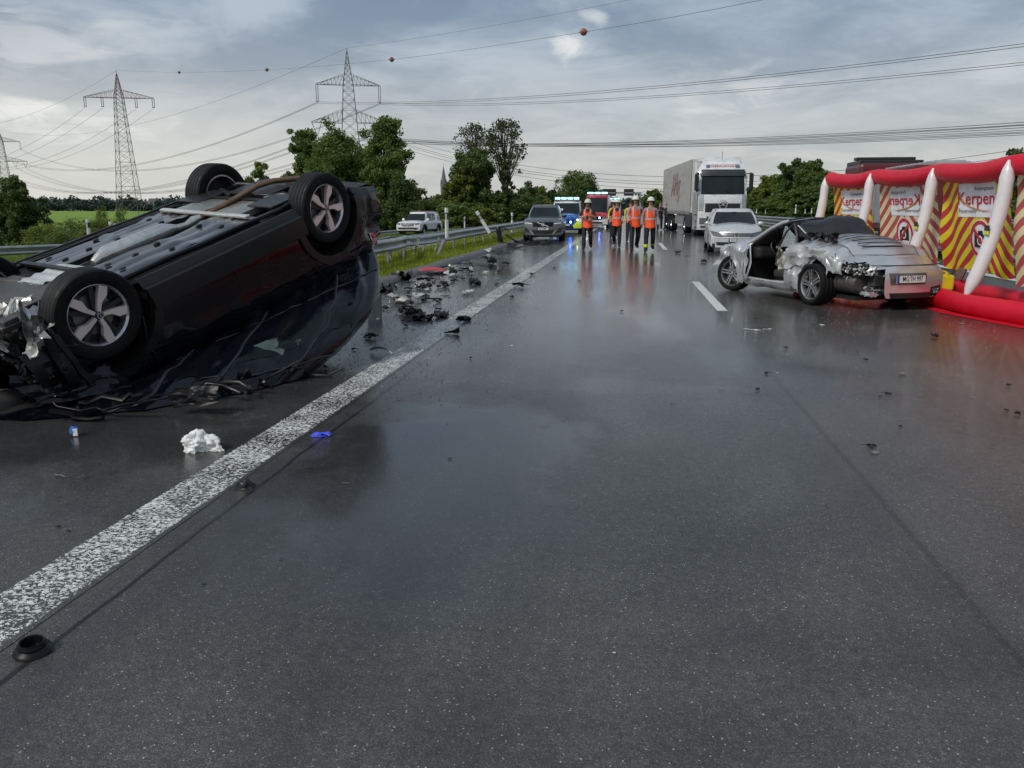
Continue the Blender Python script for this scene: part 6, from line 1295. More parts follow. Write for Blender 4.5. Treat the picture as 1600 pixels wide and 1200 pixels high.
crumple('airbag', sc_, (-.42, .28, .62), (.30, .05, .0), (.02, .10, .36), CLOTH, 4.4, n=14, amp=.22, fold=2.2); crumple('airbag', sc_, (-.60, -.18, .55), (.08, .32, .0), (.04, .02, .42), CLOTH, 8.4, n=14, amp=.16, fold=2.0)
# door opening frame
for (pts, rr_, mt) in (([(-.84, .80, .30), (-.86, .80, .55), (-.80, .84, .82)], .030, SIL), ([(-.84, .72, .28), (-.80, .70, .55), (-.76, .80, .84)], .022, CAST), ([(-.80, .72, .27), (-.82, 0, .26), (-.82, -.45, .28)], .03, SCR), ([(-.84, -.42, .28), (-.86, -.50, .5), (-.84, -.40, .84)], .028, SCR), ([(-.80, .86, .35), (-.86, .95, .6), (-.82, .98, .80)], .05, BLKP)):
    m_ = MB(); m_.tube(pts, rr_, 8); m_.jitter(.006, 5); m_.build('door_frame', mt, sc_, 60)
crumple('door_hinge_panel', sc_, (-.84, .86, .50), (.02, .22, .0), (.0, .02, .55), SIL, 6.1, n=10, amp=.12)
# windscreen frame
AP = lambda s: [(s*.76, 1.02, .80), (s*.70, .78, .93), (s*.62, .42, 1.14), (s*.56, .18, 1.25), (s*.50, .08, 1.28)]
for s in (-1, 1): m_ = MB(); m_.tube(AP(s), [.045, .040, .034, .034, .03], 8); m_.build('windscreen_pillar', SIL if s < 0 else BLKP, sc_, 60); m_ = MB(); m_.tube([(a-s*.03, b-.035, c_-.02) for a, b, c_ in AP(s)], .032, 8); m_.build('pillar_trim', BLKP, sc_, 60)
m_ = MB(); m_.tube([(-.50, .08, 1.28), (-.25, .15, 1.31), (.25, .15, 1.31), (.50, .08, 1.28)], .035, 8); m_.build('windscreen_header', BLKP, sc_, 60)
g = [[Vector((lerp(-.71, .71, i/12)*lerp(1.0, .74, j/8), lerp(1.04, .14, j/8)+.10*(1-(2*i/12-1)**2)+.02*mn.noise(Vector((i*.4, j*.4, 1))), lerp(.82, 1.28, (j/8)**.92)+.03*mn.noise(Vector((i*.3, j*.5, 5))))) for i in range(13)] for j in range(9)]
m_ = MB(); m_.grid(g); m_.build('windscreen', CRACK, sc_, 60)
m_ = MB(); m_.grid([[Vector((-.66+.06*v-.02*math.sin(u*3), lerp(.05, -.36, u), lerp(.86, 1.22-.25*abs(u-.1), v))) for u in np.linspace(0, 1, 7)] for v in np.linspace(0, 1, 6)]); m_.build('quarter_window', CRACK, sc_, 60)
m_ = MB(); m_.tube([(-.66, .08, .86), (-.63, -.05, 1.1), (-.58, -.18, 1.24), (-.55, -.28, 1.25)], .022, 8); m_.tube([(-.60, -.22, 1.24), (-.64, -.36, 1.05), (-.66, -.40, .88)], .026, 8); m_.build('hoop_frame', BLKP, sc_, 60)
# soft top fabric, collapsed towards the right rear
def soft(u, v):   # u across 0 left..1 right, v front..rear
    y = lerp(.15, -1.12, v); x = lerp(-.60, .64, u)*(1-.10*v)
    ridge = interp([(0, 1.28), (.18, 1.30), (.38, 1.38), (.60, 1.36), (.82, 1.14), (1, .96)], v); edge = interp([(0, 1.22), (.2, 1.20), (.4, 1.06), (.7, .98), (1, .92)], v)
    s_ = math.sin(min(1, u*1.25)*PI*.5)**.7*(1-.55*sstep(.72, 1, u)); z = lerp(edge, ridge, s_)
    q = Vector((x, y, z)); q += nz3(q, 3.0, 21)*.085+nz3(q, 9, 22)*.022; q.z += .02*math.sin(u*9+v*7)*(1-abs(2*v-1)); return q
g = [[soft(i/22, j/22) for i in range(23)] for j in range(23)]; m_ = MB(); m_.grid(g); m_.grid([[q-Vector((0, 0, .012)) for q in r_] for r_ in g], flip=True); m_.build('soft_top', SOFT, sc_, 60)
for k in range(7): crumple('torn_soft_top', sc_, (-.56+.04*(k % 3), -.62-.09*k, .98+.03*(k % 2)), (.16, .24, .02), (-.10, .04, .20), SOFT, k*1.9+3, n=11, amp=.45, fold=2.5)
for (a, b) in (((-.56, .02, 1.27), (-.46, -.5, 1.34)), ((-.56, -.25, 1.22), (-.5, -.55, 1.0)), ((.56, .02, 1.26), (.56, -.9, .98))): m_ = MB(); m_.tube([a, b], .014, 6); m_.build('soft_top_bow', CAST, sc_, 60)
for s in (-1, 1):
    for y in (-1.175, 1.175):
        st_ = 0.0; c_ = [s*(.895-.15), y, .325]; cm = 0.0
        if s < 0 and y > 0: st_ = .42; c_[0] = -.78; c_[1] = 1.22; cm = .06
        if s < 0 and y < 0: c_[0] = -.80
        wheel(sc_, tuple(c_), s, .325, .240, .29 if y < 0 else .235, 'double', steer=st_, cam_=cm, n=48, spoke=ALU, grooves=3)
m_ = MB(); m_.box((0, 0, .17), (1.3, 3.8, .06)); m_.build('underbody', DARKIN, sc_, 0)
m_ = MB(); m_.box((0, -1.6, .36), (1.0, .7, .3)); m_.build('engine', DIRTY, sc_, 0, bevel=.03)
# ================================================================ inflatable privacy screen
TRED = M('inflatable_red', (.60, .006, .026), .55, coat=.08, var=.06, bump=.15, bs=14, wet=.05, spec=.3); TWHT = M('inflatable_white', (.72, .68, .70), .4, coat=.3, var=.05, bump=.2, bs=10, grime=.08)
tent = empty('privacy_screen', (5.5, 12, 0), label='red and white inflatable privacy screen with striped banners along the right side', cat='privacy screen'); TO = Vector(tent.location)
ST = [(9.4, 6.25, 2.10)]+[(Y, at(px, 280, Y).x, z) for px, Y, z in ((1590, 12.3, 2.09), (1470, 14.9, 2.10), (1371, 17.5, 2.12), (1300, 19.8, 2.14))]
def rx(Y): return float(np.interp(Y, [s[0] for s in ST], [s[1] for s in ST]))
def ground_x(Y, b): return rx(Y)+(-.50 if b == 0 else .52)
def loc(q): return Vector(q)-TO
pts = []; rs = []
for i in range(len(ST)-1):
    a, b = ST[i], ST[i+1]
    for k in range(12):
        t = k/12; pts.append(loc((lerp(a[1], b[1], t), lerp(a[0], b[0], t), lerp(a[2], b[2], t)-.07*math.sin(t*PI)+.012*mn.noise(Vector((i*3+t*4, 0, 0)))))); rs.append(.155-.014*math.exp(-(min(t, 1-t)*12)**2))
pts.append(loc((ST[-1][1], ST[-1][0], ST[-1][2]))); rs.append(.165)
for k, (dy, rr_) in enumerate(((.08, .15), (.14, .11), (.17, .05))): pts.append(loc((ST[-1][1], ST[-1][0]+dy, ST[-1][2]))); rs.append(rr_)
m_ = MB(); m_.tube(pts, rs, 20); m_.build('ridge_tube', TRED, tent, 60)
for b in (0, 1):
    m_ = MB(); P_ = [loc((ground_x(Y, b)+.02*math.sin(Y*1.3), Y, .15+.01*math.sin(Y*2.1))) for Y in np.linspace(9.0, 20.0, 40)]; m_.tube(P_, [.145+.008*math.sin(i*.9) for i in range(40)], 18); m_.build('ground_tube', TRED, tent, 60)
for Y in (20.0,): m_ = MB(); m_.tube([loc((ground_x(Y, 0), Y, .17)), loc((ground_x(Y, 1), Y, .17))], .17, 18); m_.build('cross_tube', TRED, tent, 60)
m_ = MB(); m_.grid([[loc((ground_x(Y, 0)+dx, Y, z)) for dx, z in ((-.26, .006), (-.10, .012), (.0, .015))] for Y in np.linspace(9.0, 20.0, 14)]); m_.build('skirt', TRED, tent, 60)
for i, (Y, X, Z) in enumerate(ST):
    for b in (0, 1):
        bot = Vector((ground_x(Y, b), Y, .24)); top = Vector((X+(.0 if b == 0 else .30)-(.14 if b == 0 else 0), Y, Z+(.06 if b == 0 else 0))); mid = bot.lerp(top, .5)+Vector((.20 if b == 0 else .05, -.02, 0)); P_ = []; rs = []
        for k in range(17):
            t = k/16; p = bot*(1-t)**2+mid*2*t*(1-t)+top*t*t; P_.append(loc(p)); e = min(t, 1-t); rs.append(.096*(.16+.84*min(1, (e/.13))**.6)+.004*math.sin(t*22)*(t > .65))
        m_ = MB(); m_.tube(P_, rs, 16); L_ = m_.build('leg', TWHT, tent, 60)
        if b == 0:
            q = P_[8]; m_ = MB(); m_.box(q+Vector((-.118, -.04, .03)), (.02, .12, .075)); m_.build('loop_patch', M('patch_black', (.03, .03, .03), .6), L_, 0); m_ = MB(); m_.box(q+Vector((-.120, -.04, -.035)), (.02, .12, .045)); m_.build('yellow_tab', PYEL, L_, 0)
def bannermat(name, yel, red, k, uc):
    b = NB(name); uv = b.tc.outputs['UV']; x = b.xyz(uv); wob = b.math('MULTIPLY', b.math('SUBTRACT', b.noise(1.2, 2, .5, uv), .5), .06)
    s_ = b.math('ADD', x[1], b.math('MULTIPLY', b.math('ABSOLUTE', b.math('SUBTRACT', x[0], uc)), k)); s_ = b.math('FRACT', b.math('ADD', b.math('DIVIDE', b.math('ADD', s_, wob), .27), 10.0))
    st = b.rng(s_, .485, .515); c = b.mix(st, yel, red); c = b.mix(b.rng(b.noise(6, 4, .6, uv), .4, .8, 0, .18), c, (.2, .17, .14)); b.set(col=c, rough=.45, coat=.15, normal=b.bump(b.noise(9, 4, .6, uv), .35, .012))
    t = b.n('ShaderNodeBsdfTranslucent'); b.put(t.inputs[0], c); ms = b.n('ShaderNodeMixShader'); ms.inputs[0].default_value = .25; b.t.links.new(b.b.outputs[0], ms.inputs[1]); b.t.links.new(t.outputs[0], ms.inputs[2]); b.t.links.new(ms.outputs[0], b.out.inputs[0]); return b.m
def banner(Yl, Yr, z0, seed, pale, sign=True, mirror=False):
    Wd = Yl-Yr; ztop = 2.0; dk = .76; uc = Wd*(.55 if not mirror else .45)
    mt = bannermat('banner_print', (.90, .84, .50) if pale else (.95, .80, .03), (.60, .04, .05) if not pale else (.60, .10, .10), dk, uc)
    def pos(u, v, off=0.0):         # u metres from the left (far) end, v height
        Y = Yl-u; t = (ztop-v)/(ztop-z0); edge = min(u, Wd-u)/Wd; flat_ = math.exp(-(((u-uc)/(.40*Wd))**4)-((v-1.35)/.75)**6)
        w_ = (mn.noise(Vector((u*1.6, v*1.1, seed)))*.10+math.sin(u*7+v*2.2+seed)*.012)*(1-.85*flat_)*min(1, t*3)
        fold = -.10*sstep(.35, 0, u)*sstep(.15, .5, t)
        return loc((rx(Y)+.06+.20*t+w_+fold*.5-off, Y, v))
    nu, nv = 40, 36; mb = MB(); g = [[pos(Wd*i/nu, lerp(ztop, z0+.03*math.sin(i*.4+seed), j/nv)) for i in range(nu+1)] for j in range(nv+1)]; mb.grid(g)
    o = mb.build('banner', mt, tent, 180); me = o.data; uvl = me.uv_layers.new(name='UVMap')
    uvs = [(Wd*(k % (nu+1))/nu, lerp(ztop, z0, (k//(nu+1))/nv)) for k in range(len(me.vertices))]
    for lp in me.loops: uvl.data[lp.index].uv = uvs[lp.vertex_index]
    fx = -1 if mirror else 1
    def flatmesh(name, vs, fs, off, mt_, cx, cy):
        mb = MB(); mb.add([pos(cx+x*fx, cy+y, off) for x, y in vs], fs); r_ = mb.build(name, mt_, tent if name in ('town_sign', 'camera_ban_sign') else par[0], smooth=0); return r_
    par = [None]
    def gridmesh(name, w_, h, off, mt_, cx, cy, n=14, m=8):
        vs = [(-w_/2+w_*i/n, -h/2+h*j/m) for j in range(m+1) for i in range(n+1)]; fs = [(j*(n+1)+i, j*(n+1)+i+1, (j+1)*(n+1)+i+1, (j+1)*(n+1)+i) for j in range(m) for i in range(n)]; return flatmesh(name, vs, fs, off, mt_, cx, cy)
    def txt(s_, cx, cy, size, sx, mt_, off, bold=.0, align='CENTER'):
        t = text_obj(s_, 'tmp', mt_, None, (0, 0, 0), (1, 0, 0), (0, 1, 0), size, depth=0, sx=sx, bold=bold, align=align); vs = [(v_.co.x, v_.co.y) for v_ in t.data.vertices]; fs = [tuple(p.vertices) for p in t.data.polygons]; bpy.data.objects.remove(t); return flatmesh('lettering', vs, fs, off, mt_, cx, cy)
    def poly(name, pts_, off, mt_, cx, cy): return flatmesh(name, pts_, [tuple(range(len(pts_)))], off, mt_, cx, cy)
    if sign:
        SW = M('sign_white', (.85, .86, .90), .45, bump=.3, bs=12); SR = M('kerpen_red', (.52, .02, .04), .5); SG = M('kerpen_grey', (.16, .16, .18), .6); SO = M('swoosh_ochre', (.55, .30, .10), .5)
        cx, cy = uc-.06*fx, 1.62
        par[0] = gridmesh('town_sign', 1.28*(Wd/2.5)**.6, .52, .008, SW, cx, cy); k = (Wd/2.5)**.6
        txt('Kerpen', cx-.01, cy+.02, .27, 1.62*k, SR, .016, .012); txt('Kolpingstadt', cx+.27*k*fx, cy+.175, .085, 1.5*k, SG, .016, .004); txt('Feuerwehr', cx-.30*k*fx, cy-.165, .095, 1.5*k, SG, .016, .004)
        sw = [(-.60, .12), (-.45, .0), (-.2, -.09), (.05, -.135), (.3, -.155), (.58, -.15), (.3, -.165), (.05, -.155), (-.2, -.115), (-.47, -.03)]; poly('swoosh', [(x*k, y) for x, y in sw], .020, SO, cx, cy)
        poly('swoosh', [(x*k+.05, y-.012) for x, y in [(-.1, -.115), (.2, -.15), (.5, -.165), (.2, -.16)]], .021, SR, cx, cy)
        cx2, cy2 = uc+(.05 if not mirror else 0)*fx, 1.02; a_, b_ = .36*k, .29; N_ = 40
        rg = lambda r_: [(a_*r_*math.cos(2*PI*i/N_), b_*r_*math.sin(2*PI*i/N_)) for i in range(N_)]
        par[0] = poly('camera_ban_sign', rg(1.05), .008, SW, cx2, cy2)
        vs = rg(1.0)+rg(.80); flatmesh('red_ring', vs, [(i, (i+1) % N_, N_+(i+1) % N_, N_+i) for i in range(N_)], .014, SR, cx2, cy2)
        K = lambda pts_: [(x*a_, y*b_) for x, y in pts_]
        poly('camera_pictogram', K([(-.55, -.42), (.55, -.42), (.55, .22), (.30, .26), (.24, .46), (-.16, .46), (-.22, .26), (-.34, .26), (-.34, .36), (-.5, .36), (-.55, .22)]), .016, INK, cx2, cy2)
        poly('pictogram_lens', K([(.27*math.cos(i*PI/10), .27*math.sin(i*PI/10)-.06) for i in range(20)]), .019, SW, cx2, cy2); poly('pictogram_lens', K([(.17*math.cos(i*PI/10), .17*math.sin(i*PI/10)-.06) for i in range(20)]), .022, INK, cx2, cy2)
        poly('red_slash', K([(-.64, .50), (-.50, .64), (.64, -.50), (.50, -.64)][::1]), .026, SR, cx2, cy2)
    return o
def yb(px):
    a, b = 8.0, 25.0
    for _ in range(40):
        m = (a+b)/2
        if pxof((rx(m)+.15, m, 1.3))[0] > px: a = m
        else: b = m
    return a
tag(banner(yb(1474), yb(1584), .50, 3, False), 'yellow and red chevron banner with the town sign, right of the middle'); tag(banner(yb(1376), yb(1466), .50, 6, True, mirror=True), 'pale chevron banner seen from behind with mirrored lettering'); tag(banner(yb(1304), yb(1364), .50, 9, False), 'farthest yellow and red chevron banner'); tag(banner(yb(1590), 9.6, .40, 12, True, sign=False), 'pale chevron banner cut by the right edge')
for Y in (12.2, 12.6, 15.1, 14.7): m_ = MB(); m_.tube([loc((rx(Y)+.5, Y, .48)), loc((ground_x(Y, 1)-.1, Y+.1, .12))], .008, 5); m_.build('guy_strap', BLKP, tent, 60)
# yellow canister
q = at(1474, 438, 14.8); YC = M('canister_yellow', (.68, .50, .01), .4); j = empty('canister', (q.x, 14.8, .12), label='small yellow plastic canister standing at the foot of the inflatable screen', cat='canister')
m_ = MB(); m_.box((0, 0, .13), (.24, .34, .26)); m_.build('canister_body', YC, j, 0, bevel=.03); m_ = MB(); m_.tube([(0, .08, .26), (0, .06, .31), (0, -.06, .31), (0, -.10, .26)], .014, 8); m_.build('handle', YC, j, 60); m_ = MB(); m_.lathe([(.001, .05), (.03, .05), (.034, 0)], 12, 0, (0, -.12, .26), (0, 0, 1)); m_.build('cap', YC, j, 30)
# ================================================================ people
SKIN = M('skin', (.42, .24, .17), .5); NAVY = M('navy_trousers', (.010, .012, .020), .7, bump=.4, bs=40); BOOT = M('boots', (.012, .012, .012), .4); ORG = M('vest_orange', (1.0, .085, .010), .6, var=.10, vs=6, bump=.4, bs=25); REFL = M('reflective_grey', (.42, .42, .40), .4); TEE = M('dark_shirt', (.02, .022, .03), .8); SHIRT = M('grey_shirt', (.26, .27, .29), .8); GLOVE = M('work_glove', (.02, .02, .02), .7); HELM = M('helmet_cream', (.68, .68, .58), .3, coat=.5); FYEL = M('fluorescent_band', (.55, .68, .03), .5); HAIR = M('dark_hair', (.02, .015, .01), .7)
def person(X, Y, label, h=1.80, yaw=PI, helmet=True, vest=True, shirt=TEE, fore=SKIN, hand=SKIN, legs=(0.2, -.18), arms=None, head=(0, 0), hem=False, group='people walking towards the camera', top=None, hair=HAIR, bag=False):
    r = empty('person', (X, Y, 0), (0, 0, yaw), label=label, cat='person', group=group); k = h/1.80
    J = {'pel': (0, 0, .95), 'sp': (0, .0, 1.12), 'ch': (0, .01, 1.32), 'nk': (0, .01, 1.49), 'hd': (0, .03, 1.58), 'ht': (0, .02, 1.68), 'tp': (0, .02, 1.77)}
    R_ = {'pel': .145, 'sp': .135, 'ch': .15, 'nk': .062, 'hd': .072, 'ht': .095, 'tp': .055}; E_ = [('pel', 'sp', 'T'), ('sp', 'ch', 'T'), ('ch', 'nk', 'T'), ('nk', 'hd', 'S'), ('hd', 'ht', 'S'), ('ht', 'tp', 'S')]
    for s, n in ((1, 'R'), (-1, 'L')):
        a = legs[0] if s > 0 else legs[1]; hip = Vector((s*.10, 0, .90)); kn = hip+Vector((s*.02, math.sin(a)*.44, -math.cos(a)*.44)); b = a-.55*max(0, -a)-.12 if a < 0 else a*.35; an = kn+Vector((0, math.sin(b-(.35 if a < 0 else 0))*.42, -math.cos(b-(.35 if a < 0 else 0))*.42)); to = an+Vector((s*.03, .16, -.04 if a >= 0 else -.06))
        J['hip'+n], J['kn'+n], J['an'+n], J['to'+n] = hip, kn, an, to; R_.update({'hip'+n: .118, 'kn'+n: .088, 'an'+n: .072, 'to'+n: .05}); E_ += [('pel', 'hip'+n, 'P'), ('hip'+n, 'kn'+n, 'P'), ('kn'+n, 'an'+n, 'P'), ('an'+n, 'to'+n, 'B')]
        sh = Vector((s*.195, 0, 1.43)); A = (arms or {}).get(n, ((s*.26, -.04, 1.15), (s*.28, .06, .90))); el = Vector(A[0]); wr = Vector(A[1]); hd_ = wr+(wr-el).normalized()*.09
        J['sh'+n], J['el'+n], J['wr'+n], J['ha'+n] = sh, el, wr, hd_; R_.update({'sh'+n: .068, 'el'+n: .046, 'wr'+n: .034, 'ha'+n: .036}); E_ += [('ch', 'sh'+n, 'T'), ('sh'+n, 'el'+n, 'U'), ('el'+n, 'wr'+n, 'F'), ('wr'+n, 'ha'+n, 'H')]
    mz = min(J['toR'][2], J['toL'][2], J['anR'][2]-.06, J['anL'][2]-.06)-.03; names = list(J); idx = {n: i for i, n in enumerate(names)}; P_ = {n: Vector((J[n][0]*k, J[n][1]*k, (J[n][2]-mz)*k*1.0)) for n in names}
    for n in ('hd', 'ht', 'tp'): P_[n] += Vector((head[0]*(.6 if n == 'hd' else 1), head[1]*(.6 if n == 'hd' else 1), 0))
    me = bpy.data.meshes.new('tmp'); me.from_pydata([P_[n] for n in names], [(idx[a], idx[b]) for a, b, _ in E_], []); o = bpy.data.objects.new('tmp', me); COL.objects.link(o)
    bm = bmesh.new(); bm.from_mesh(me); ly = bm.verts.layers.skin.verify(); bm.verts.ensure_lookup_table()
    for n in names: v_ = bm.verts[idx[n]]; v_[ly].radius = (R_[n]*k, R_[n]*k*(.82 if n in ('pel', 'sp', 'ch') else 1)); v_[ly].use_root = n == 'pel'
    bm.to_mesh(me); bm.free(); o.modifiers.new('s', 'SKIN').use_smooth_shade = True; ss = o.modifiers.new('d', 'SUBSURF'); ss.levels = 2; ss.render_levels = 2
    bpy.context.view_layer.update(); dg = bpy.context.evaluated_depsgraph_get(); m2 = bpy.data.meshes.new_from_object(o.evaluated_get(dg)); bpy.data.objects.remove(o)
    mats = [shirt, SKIN, NAVY, BOOT, fore, hand]; mi = {'T': 0, 'S': 1, 'P': 2, 'B': 3, 'U': 0, 'F': 4, 'H': 5}; pi_ = []
    for p in m2.polygons:
        c = p.center; best = (9, 0)
        for a, b, t in E_:
            A_, B_ = P_[a], P_[b]; d = B_-A_; u = max(0, min(1, (c-A_).dot(d)/d.length_squared)); dist = (c-(A_+d*u)).length-lerp(R_[a], R_[b], u)*k
            if dist < best[0]: best = (dist, mi[t])
        pi_.append(best[1])
    zmn = min(v_.co.z for v_ in m2.vertices); r.location.z = -zmn+.002
    mb = MB(); mb.v = [tuple(v_.co) for v_ in m2.vertices]; mb.f = [tuple(p.vertices) for p in m2.polygons]; mb.mi = pi_
    for n in ('R', 'L'):       # five unequal, slightly curled fingers rooted in the palm
        ha, wr = P_['ha'+n], P_['wr'+n]; d = (ha-wr).normalized(); sd_ = d.cross(Vector((1, 0, 0))).normalized(); cu = d.cross(sd_)*(1 if n == 'R' else -1)
        for f, L_ in enumerate((.062, .075, .080, .072, .055)):
            if f == 0: q0 = wr.lerp(ha, .5)+sd_*.025*k; q1 = q0+(d*.5+sd_*.7)*.04*k; q2 = q1+(d*.8)*.03*k; rr_ = .011
            else: q0 = ha+sd_*(.026-.017*(f-1))*k-d*.01; q1 = q0+d*L_*.5*k; q2 = q1+(d*.7-cu*.5)*L_*.5*k; rr_ = .0095
            mb.tube([q0, q1, q2], [rr_*k, rr_*k, rr_*.8*k], 6, mi=5)
    H = P_['ht']  # nose, eyes, ears
    mb.add([H+Vector(q)*k for q in ((-.014, .088, -.012), (.014, .088, -.012), (0, .118, -.022), (0, .09, .022))], [(0, 1, 2), (1, 3, 2), (3, 0, 2)], 1)
    body = mb.build('body', mats, r, 180)
    m_ = MB()
    for s in (-1, 1): m_.lathe([(.001, .008), (.010, .004), (.012, 0)], 8, 0, H+Vector((s*.033, .084, .012))*k, (0, 1, 0))
    m_.build('eyes', INK, r, 60); m_ = MB(); m_.box(H+Vector((0, .082, -.055))*k, (.045, .016, .008)); m_.build('mouth', M('lips', (.25, .09, .07), .5), r, 0)
    for s in (-1, 1): m_ = MB(); m_.lathe([(.001, .012), (.026, .008), (.028, 0)], 10, 0, H+Vector((s*.088, 0, -.01))*k, (s, 0, 0)); m_.build('ear', SKIN, r, 60)
    if helmet:
        m_ = MB(); c = H+Vector((0, .0, .035))*k; m_.lathe([(.001, .135), (.05, .130), (.09, .105), (.118, .06), (.128, .0), (.150, -.012), (.150, -.020), (.125, -.015)], 24, 0, c, (0, -.12, 1)); m_.v = [((a-c.x)*.93+c.x, (b-c.y)*1.10+c.y, z) for a, b, z in m_.v]; hl = m_.build('helmet', HELM, r, 60)
        m_ = MB(); m_.tube([c+Vector((0, -.11, .04)), c+Vector((0, -.06, .115)), c+Vector((0, .05, .13)), c+Vector((0, .115, .07))], .010, 6); m_.build('helmet_ridge', REFL, hl, 60)
        m_ = MB(); m_.grid([[c+Vector((.128*math.sin(a), -.125*math.cos(a), z)) for a in np.linspace(-1.9, 1.9, 12)] for z in (-.01, -.13)]); m_.build('neck_guard', BLKP, hl, 60); m_ = MB(); m_.tube([c+Vector((-.10, .02, -.02)), c+Vector((-.07, .05, -.12)), c+Vector((0, .075, -.145)), c+Vector((.07, .05, -.12)), c+Vector((.10, .02, -.02))], .008, 6); m_.build('chin_strap', BLKP, hl, 60)
    else:
        m_ = MB(); m_.lathe([(.001, .10), (.06, .085), (.093, .04), (.098, -.01), (.09, -.05)], 18, 0, H+Vector((0, -.018, .0))*k, (0, -.25, 1)); m_.build('hair', hair, r, 60)
    if vest:
        g = []; zs_ = [.80, .86, .92, .98, 1.04, 1.07, 1.12, 1.15, 1.22, 1.28, 1.34, 1.40, 1.45, 1.485]; half = [(.195, .165), (.19, .16), (.185, .155), (.18, .15), (.178, .15), (.178, .15), (.18, .15), (.182, .152), (.186, .155), (.188, .155), (.185, .15), (.178, .138), (.160, .115), (.105, .09)]
        for z, (a, b) in zip(zs_, half): g.append([Vector((a*math.cos(t)*(1+.02*math.sin(z*60+t*5))*k, (.01+b*math.sin(t)*(1+.03*math.sin(z*40+t*7)))*k, (z-mz)*k+(.05*max(0, math.sin(t))*(abs(math.cos(t))-.5) if z < .85 else 0))) for t in np.linspace(0, 2*PI, 25)])
        m_ = MB(); n1_ = len(g)-1
        for i in range(n1_):
            for jx in range(24):
                tmid = 2*PI*(jx+.5)/24; zz_ = (zs_[i]+zs_[i+1])/2; front = math.sin(tmid) > 0; mi_ = 0
                if 1.07 < zz_ < 1.12 or 1.04 < zz_ < 1.07 and False: mi_ = 1
                if 1.28 < zz_ < 1.34: mi_ = 1 if not front else 0
                if zz_ > 1.12 and .42 < abs(math.cos(tmid)) < .72: mi_ = 1
                if zz_ > 1.33 and front and abs(math.cos(tmid)) < .18+(zz_-1.33)*2.2: continue
                if zz_ > 1.33 and abs(math.cos(tmid)) > .93: continue
                k0 = len(m_.v); m_.v += [tuple(g[i][jx]), tuple(g[i][jx+1]), tuple(g[i+1][jx+1]), tuple(g[i+1][jx])]; m_.f.append((k0, k0+1, k0+2, k0+3)); m_.mi.append(mi_)
        m_.build('vest', [ORG, REFL], r, 180)
        m_ = MB(); m_.box((0, .165*k, (1.0-mz)*k), (.012, .012, .36)); m_.build('zip', REFL, r, 0)
    elif top:
        m_ = MB(); m_.lathe([(.19, .86-mz), (.185, 1.1-mz), (.19, 1.3-mz), (.17, 1.42-mz), (.08, 1.5-mz)], 20, 0, (0, 0, 0), (0, 0, 1)); m_.v = [(a*k, b*.8*k, c_*k) for a, b, c_ in m_.v]; m_.build('jacket', top, r, 60)
    if hem:
        for n in ('R', 'L'):
            a, b = P_['kn'+n], P_['an'+n]; d = (b-a).normalized(); m_ = MB(); m_.lathe([(.078*k, 0), (.08*k, .03*k), (.08*k, .09*k), (.076*k, .10*k)], 14, 0, a.lerp(b, .55), d); m_.build('reflective_hem', FYEL, r, 60)
    return r
person(-1.41, 29.7, 'firefighter in white helmet and orange vest, leftmost walker, looking down at a device', 1.74, legs=(.08, -.14), arms={'R': ((.30, .05, 1.18), (.12, .27, 1.20)), 'L': ((-.30, .05, 1.18), (-.10, .27, 1.22))}, head=(0, .05), shirt=TEE)
q = person(-.38, 32.2, 'person in cream helmet and orange vest with dark short sleeves, second walker from the left', 1.78, legs=(-.16, .16), shirt=TEE, fore=SHIRT, hand=GLOVE, arms={'R': ((.27, -.10, 1.17), (.27, -.02, .92)), 'L': ((-.25, .06, 1.16), (-.22, .22, .96))}, yaw=PI-.08)
person(.30, 29.1, 'helmeted walker in orange vest looking sideways, between the second and the rightmost walker', 1.85, yaw=PI+.15, legs=(.18, -.18), shirt=SHIRT, fore=M('pale_sleeve', (.34, .33, .30), .8), hand=GLOVE, head=(.03, .02), arms={'R': ((.29, .08, 1.18), (.26, .24, .99)), 'L': ((-.29, -.08, 1.16), (-.33, -.10, .90))})
person(.80, 28.6, 'rightmost walker in white helmet and orange vest, with fluorescent trouser hems', 1.80, legs=(.15, -.15), shirt=SHIRT, fore=SHIRT, hand=GLOVE, hem=True)
m_ = MB(); m_.box((-1.41, 29.40, 1.16), (.07, .05, .13)); tag(m_.build('handheld_device', BLKP, None, 0, bevel=.01), 'small black device held by the leftmost firefighter', 'device')
g2 = 'bystanders behind the walkers'
person(at(959, 340, 42).x, 42, 'person in orange vest with fluorescent sleeves half hidden behind the second walker', 1.78, helmet=False, shirt=FYEL, fore=FYEL, hand=GLOVE, group=g2); person(at(985, 340, 38).x, 38, 'dark-haired person in orange vest half hidden behind the sideways-looking walker', 1.80, helmet=False, shirt=FYEL, fore=FYEL, group=g2)
PU = M('police_uniform', (.012, .013, .018), .7)
for px, Yp, lb, hh, ar_, yw in ((1031, 57, 'bare-headed officer in black uniform with raised forearms, leftmost of those beside the lorry', 1.86, {'R': ((.28, .05, 1.18), (.10, .30, 1.25)), 'L': ((-.28, .05, 1.18), (-.12, .30, 1.25))}, PI), (1042, 58.5, 'officer in black uniform and cap turned sideways, middle of those beside the lorry', 1.80, None, PI-.9), (1049.5, 60, 'officer in black uniform nearest to the lorry trailer', 1.80, {'R': ((.28, .05, 1.18), (.10, .30, 1.10)), 'L': ((-.28, .05, 1.18), (-.12, .30, 1.10))}, PI-.4)):
    person(at(px, 340, Yp).x, Yp, lb, hh, yaw=yw, helmet=False, vest=False, shirt=PU, fore=PU if ar_ is None else SKIN, top=PU, arms=ar_, legs=(.06, -.06), group='officers standing beside the lorry')
